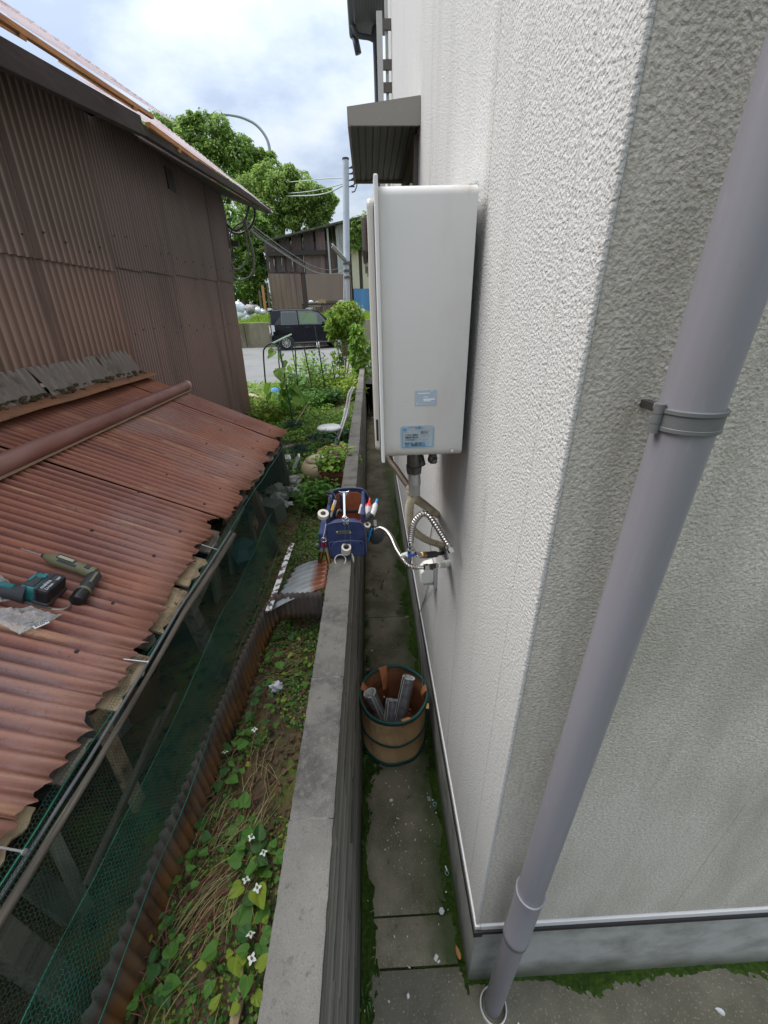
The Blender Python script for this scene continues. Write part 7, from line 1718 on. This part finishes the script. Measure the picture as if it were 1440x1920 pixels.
for (xx, yy_) in ((656, 315), (658, 326), (657, 338), (659, 350)):
    q = A(xx, yy_, Y=PY); b = MB(); b.bar((t0_.x, PY, q.z), (q.x+.15, PY, q.z), .05, .04); b.tube(spline([q, q+Vector((.25, 0, .12)), q+Vector((.15, 0, -.15)), q+Vector((.0, 0, -.2))], 4), .025, 5); b.build('insulator', m_trim, sp_)
fl_ = thing('flood_light', 'long slanting lamp head fixed to the steel pole', 'lamp', A(637, 476, Y=PY-.2))
a, c = A(622.5, 461, Y=PY-.3), A(647, 488, Y=PY-.15)
b = MB(); b.bar(a, c, .24, .14); b.build('head', mat('brown grey lamp', (.19, .17, .155), .6), fl_, bevel=.03)
b = MB(); b.bar(a+Vector((0, 0, .085)), c+Vector((0, 0, .085)), .26, .02); b.build('lid', m_whiteplain, fl_)
b = MB(); b.bar(c, Vector((t1_.x, PY, c.z)), .06, .06); b.build('arm', m_darkmetal, fl_)
sl = thing('street_lamp', 'tall curved street lamp arching over the trees', 'street lamp', (-7.2, 40, 2.2))
LP_ = [A(x, y, Y=40) for x, y in ((512, 420), (508, 320), (505.5, 280), (498, 256), (480, 234), (455, 221), (430, 215.5), (412, 214.5))]
b = MB(); S_ = spline([Vector((LP_[0].x, 40, 2.2))]+LP_, 8); b.tube(S_, [.14-.07*i/(len(S_)-1) for i in range(len(S_))], 10); b.build('post', mat('grey blue post', (.30, .33, .38), .5), sl, smooth=True)
q = A(403, 215.5, Y=40); b = MB(); b.ball(q, .30, 12, (1.7, .7, .42)); b.build('lamp_head', mat('lamp housing', (.30, .33, .33), .5), sl, smooth=True)
tp = A(649, 333, Y=PY)
for (P, r, lb) in (([A(649, 333, Y=PY), A(600, 335.5, Y=26), A(560, 340, Y=30), A(460, 347, Y=45)], .022, 'upper overhead wire running left from the steel pole'), ([A(649, 343, Y=PY), A(610, 353, Y=26), A(560, 361, Y=30), A(460, 368, Y=45)], .022, 'middle overhead wire sagging left from the steel pole'), ([A(649, 345, Y=PY), A(612, 362, Y=25.5), A(570, 367, Y=29), A(500, 366, Y=36), A(420, 355, Y=48)], .03, 'lowest overhead wire sagging deepest across the trees')):
    wire('overhead_wire', lb, P, r, mat('pale wire', (.40, .43, .42), .5), 'wire', 5, 6)
# trees
def tr(px_, py_, rpx, Y_, share, sq=1.0): 
    r_ = rpx*Y_/FPX*.93; return (A(px_, py_, Y=Y_), (r_, r_*.9, r_*sq), share)
T1 = [tr(364, 258, 26, 36, .10), tr(398, 258, 32, 36, .14, .95), tr(440, 292, 36, 36.5, .15), tr(372, 315, 40, 36, .12), tr(420, 335, 52, 36, .22), tr(482, 318, 26, 37, .10), tr(300, 243, 20, 37, .05), tr(322, 262, 26, 37, .07), tr(505, 296, 10, 37, .02), tr(362, 226, 12, 36, .03)]
bs = A(420, 560, Y=36); blobs_tree('broadleaf_tree', 'tallest broad green tree behind the old shed eave', 'tree', Vector((bs.x, 36, 2.4)), T1, 34000, .21, m_leafE, 61, [((Vector((bs.x, 36, 2.3)), Vector((bs.x+.1, 36, 7)), A(420, 330, Y=36)), .35, .15), ((Vector((bs.x, 36, 6)), A(398, 300, Y=36), A(398, 250, Y=36)), .2, .06), ((Vector((bs.x, 36, 7)), A(450, 310, Y=36), A(470, 300, Y=36.5)), .2, .06)], 'trees behind the far shed', m_leafF, None, 9)
T2 = [tr(500, 348, 26, 34, .07), tr(470, 375, 34, 34, .09), tr(520, 365, 42, 33, .22), tr(575, 368, 38, 33, .2, .85), tr(612, 383, 22, 33, .10, .7), tr(500, 410, 42, 33, .18), tr(560, 405, 40, 33, .18, .8), tr(545, 335, 22, 33, .08), tr(618, 365, 10, 33, .02), tr(600, 410, 18, 33, .05)]
bs = A(540, 560, Y=33); blobs_tree('broadleaf_tree', 'spreading yellow green tree rising over the far shed roof', 'tree', Vector((bs.x, 33.2, 2.4)), T2, 32000, .19, m_leafE, 62, [((Vector((bs.x, 33.2, 2.3)), Vector((bs.x, 33.2, 6)), A(530, 390, Y=33)), .3, .12), ((Vector((bs.x, 33.2, 5.5)), A(575, 395, Y=33), A(605, 383, Y=33)), .16, .05)], 'trees behind the far shed', m_leafE, None, 9)
T3 = [tr(470, 560, 24, 29, .08), tr(494, 558, 20, 29, .06), tr(446, 566, 22, 29, .06), tr(452, 425, 34, 28.5, .2), tr(488, 430, 22, 28.5, .12), tr(462, 475, 36, 28.5, .24), tr(482, 500, 22, 28.5, .12), tr(450, 530, 34, 28.5, .2), tr(478, 540, 20, 28.5, .08), tr(430, 480, 30, 28.5, .1)]
bs = A(455, 575, Y=28.5); blobs_tree('dense_tree', 'dense dark tree filling the gap between the two sheds', 'tree', Vector((bs.x, 28.5, 2.4)), T3, 24000, .18, m_leafF, 63, [((Vector((bs.x, 28.5, 2.3)), A(456, 500, Y=28.5), A(460, 440, Y=28.5)), .22, .08)], 'trees behind the far shed', m_leafE, None, 7)
for i, (xx, Y_, hh, rr) in enumerate(((-22, 44, 9, 3.5), (-16, 30, 7, 3), (-30, 36, 10, 4), (9, 45, 9, 3.5), (16, 40, 8, 3.2))):
    blobs_tree('broadleaf_tree', ['broad tree far behind the old shed', 'smaller tree hidden behind the old shed', 'large tree farthest to the side of the old shed', 'broad tree behind the white house', 'rounded tree farther behind the white house'][i], 'tree', Vector((xx, Y_, 2.3)), [(Vector((xx, Y_, hh*.62+2)), (rr, rr, hh*.36), .6), (Vector((xx+rr*.6, Y_, hh*.5+2)), (rr*.7, rr*.7, hh*.25), .4)], 3000, .45, m_leafF, 80+i, [((Vector((xx, Y_, 2.2)), Vector((xx+.2, Y_, hh*.6+2))), .3, .1)], None, m_leafE)
for i, (x0, y0, x1, y1, w_, m, lb) in enumerate(((492, 535, 499, 592, .14, m_wood_orange, 'orange post leaning by the far shed door'), (486, 545, 492, 592, .12, m_wood_old, 'grey post beside the orange one'), (501, 530, 507, 592, .10, m_wood_old, 'thin grey post at the corner of the far shed'))):
    b = MB(); b.bar(A(x1, y1, Y=26.3), A(x0, y0, Y=26.3), w_, w_*.7, (0, 1, 0)); tag(b.build('post', m), lb, 'post')
# rubbish bags on the bank
m_wbag = mat('white rubbish bag', (.66, .69, .72), .45, layers=[((.45, .52, .60), 'noise', 5, .5, .7), ((.75, .75, .74), 'noise', 9, .6, .7)], bump=[('noise', 9, 1, .05)])
m_gbag = mat('grey rubbish bag', (.24, .22, .21), .6, layers=[((.40, .39, .38), 'noise', 8, .5, .68)], bump=[('noise', 9, 1, .05)])
for i, (px_, py_, r_, m, lb) in enumerate(((447, 577, 10, m_wbag, 'topmost white rubbish bag with a blue tint on the heap'), (446, 590, 10, m_wbag, 'white rubbish bag in the middle of the heap by the shed corner'), (452, 599, 8, m_wbag, 'lowest white rubbish bag at the wall edge'), (464, 597, 8, m_wbag, 'white rubbish bag lying to the right of the lowest one'), (459, 588, 7, m_wbag, 'small white bag in the middle right of the heap'), (470, 579, 9, m_gbag, 'big grey rubbish bag behind the white ones'), (483, 582, 6, m_wbag, 'pale bag beyond the grey one'), (492, 585, 5, m_wbag, 'small white bag at the right end of the heap'), (440, 600, 9, m_wbag, 'white bag half hidden behind the old shed corner'))):
    Y_ = 23.2; q = A(px_, py_, Y=Y_); rr = r_*Y_/FPX; b = MB(); b.ball(q, rr, 14, (1.15, 1, .85), .45); b.ball(q+Vector((rr*.2, -.05, rr*.8)), rr*.25, 8, (1, 1, 1.4), .4); tag(b.build('rubbish_bag', m, smooth=True), lb, 'bag', 'rubbish bags on the bank')
b = MB(); q0, q1 = A(502, 578, Y=23.5), A(510, 586, Y=23.5); b.bb((q0.x, 23.4, q1.z), (q1.x, 23.6, q0.z)); tag(b.build('box', m_whiteplain), 'white box with a red side behind the car roof corner', 'box')
# table with junk in front of the far shed
TY = 25.2
tb2 = thing('work_table', 'dark table crowded with junk in front of the far shed', 'table', A(612, 590, Y=TY))
q0, q1 = A(567, 570, Y=TY), A(650, 572, Y=TY); zt2 = q0.z
b = MB(); b.bb((q0.x, TY-.35, zt2-.06), (q1.x, TY+.35, zt2)); b.build('top', m_wood_dark, tb2)
for x_ in (570, 605, 646):
    b = MB(); q = A(x_, 580, Y=TY); b.bb((q.x-.03, TY-.3, 2.25), (q.x+.03, TY-.24, zt2-.0605)); b.build('leg', m_wood_dark, tb2)
b = MB(); q = A(607, 580, Y=TY); b.bb((q.x, TY-.32, 2.25), (q1.x-.1, TY+.3, zt2-.0605)); b.build('cupboard', i_purple, tb2)
for i, (x0, y0, x1, y1, m, lb) in enumerate(((578, 563, 588, 569.5, m_wbag, 'bluish bundle on the left of the junk table'), (590, 565, 600, 569.5, m_gbag, 'grey bundle next to the bluish one on the table'), (596, 562, 612, 569.5, m_wood_pale, 'stack of pale boards in the middle of the junk table'), (613, 564, 632, 569.5, m_wood_old, 'flat brown stack on the right of the junk table'), (634, 563, 648, 569.5, m_gbag, 'grey lump at the right end of the junk table'), (573, 575, 590, 583, m_foam, 'white sacks under the junk table'), (592, 576, 602, 586, m_wood_old, 'brown crate under the junk table'))):
    a, c = A(x0, y0, Y=TY-.1), A(x1, y1, Y=TY-.1)
    b = MB(); cz_ = (a+c)/2
    if m in (m_wbag, m_gbag, m_foam): b.ball(cz_, (c.x-a.x)/2, 10, (1, .8, max(.5, (a.z-c.z)/(c.x-a.x))), .4)
    else: b.bb((a.x, TY-.3, c.z), (c.x, TY+.1, a.z))
    tag(b.build('junk', m), lb, 'junk', None)
for i, (x0, y0, x1, y1, m, lb) in enumerate(((668, 569, 676, 593, m_sand, 'beige board leaning beside the blue panel'), (677, 577, 686, 592, m_white, 'white tilted board at the foot of the blue panel'))):
    a, c = A(x0, y0, Y=26.4), A(x1, y1, Y=26.4); b = MB(); b.add([(a.x, 26.5, a.z), (c.x, 26.5, a.z-.15), (c.x-.1, 26.1, c.z), (a.x-.05, 26.1, c.z)], [(0, 1, 2, 3)]); tag(b.build('leaning_board', m, thick=.03), lb, 'board')
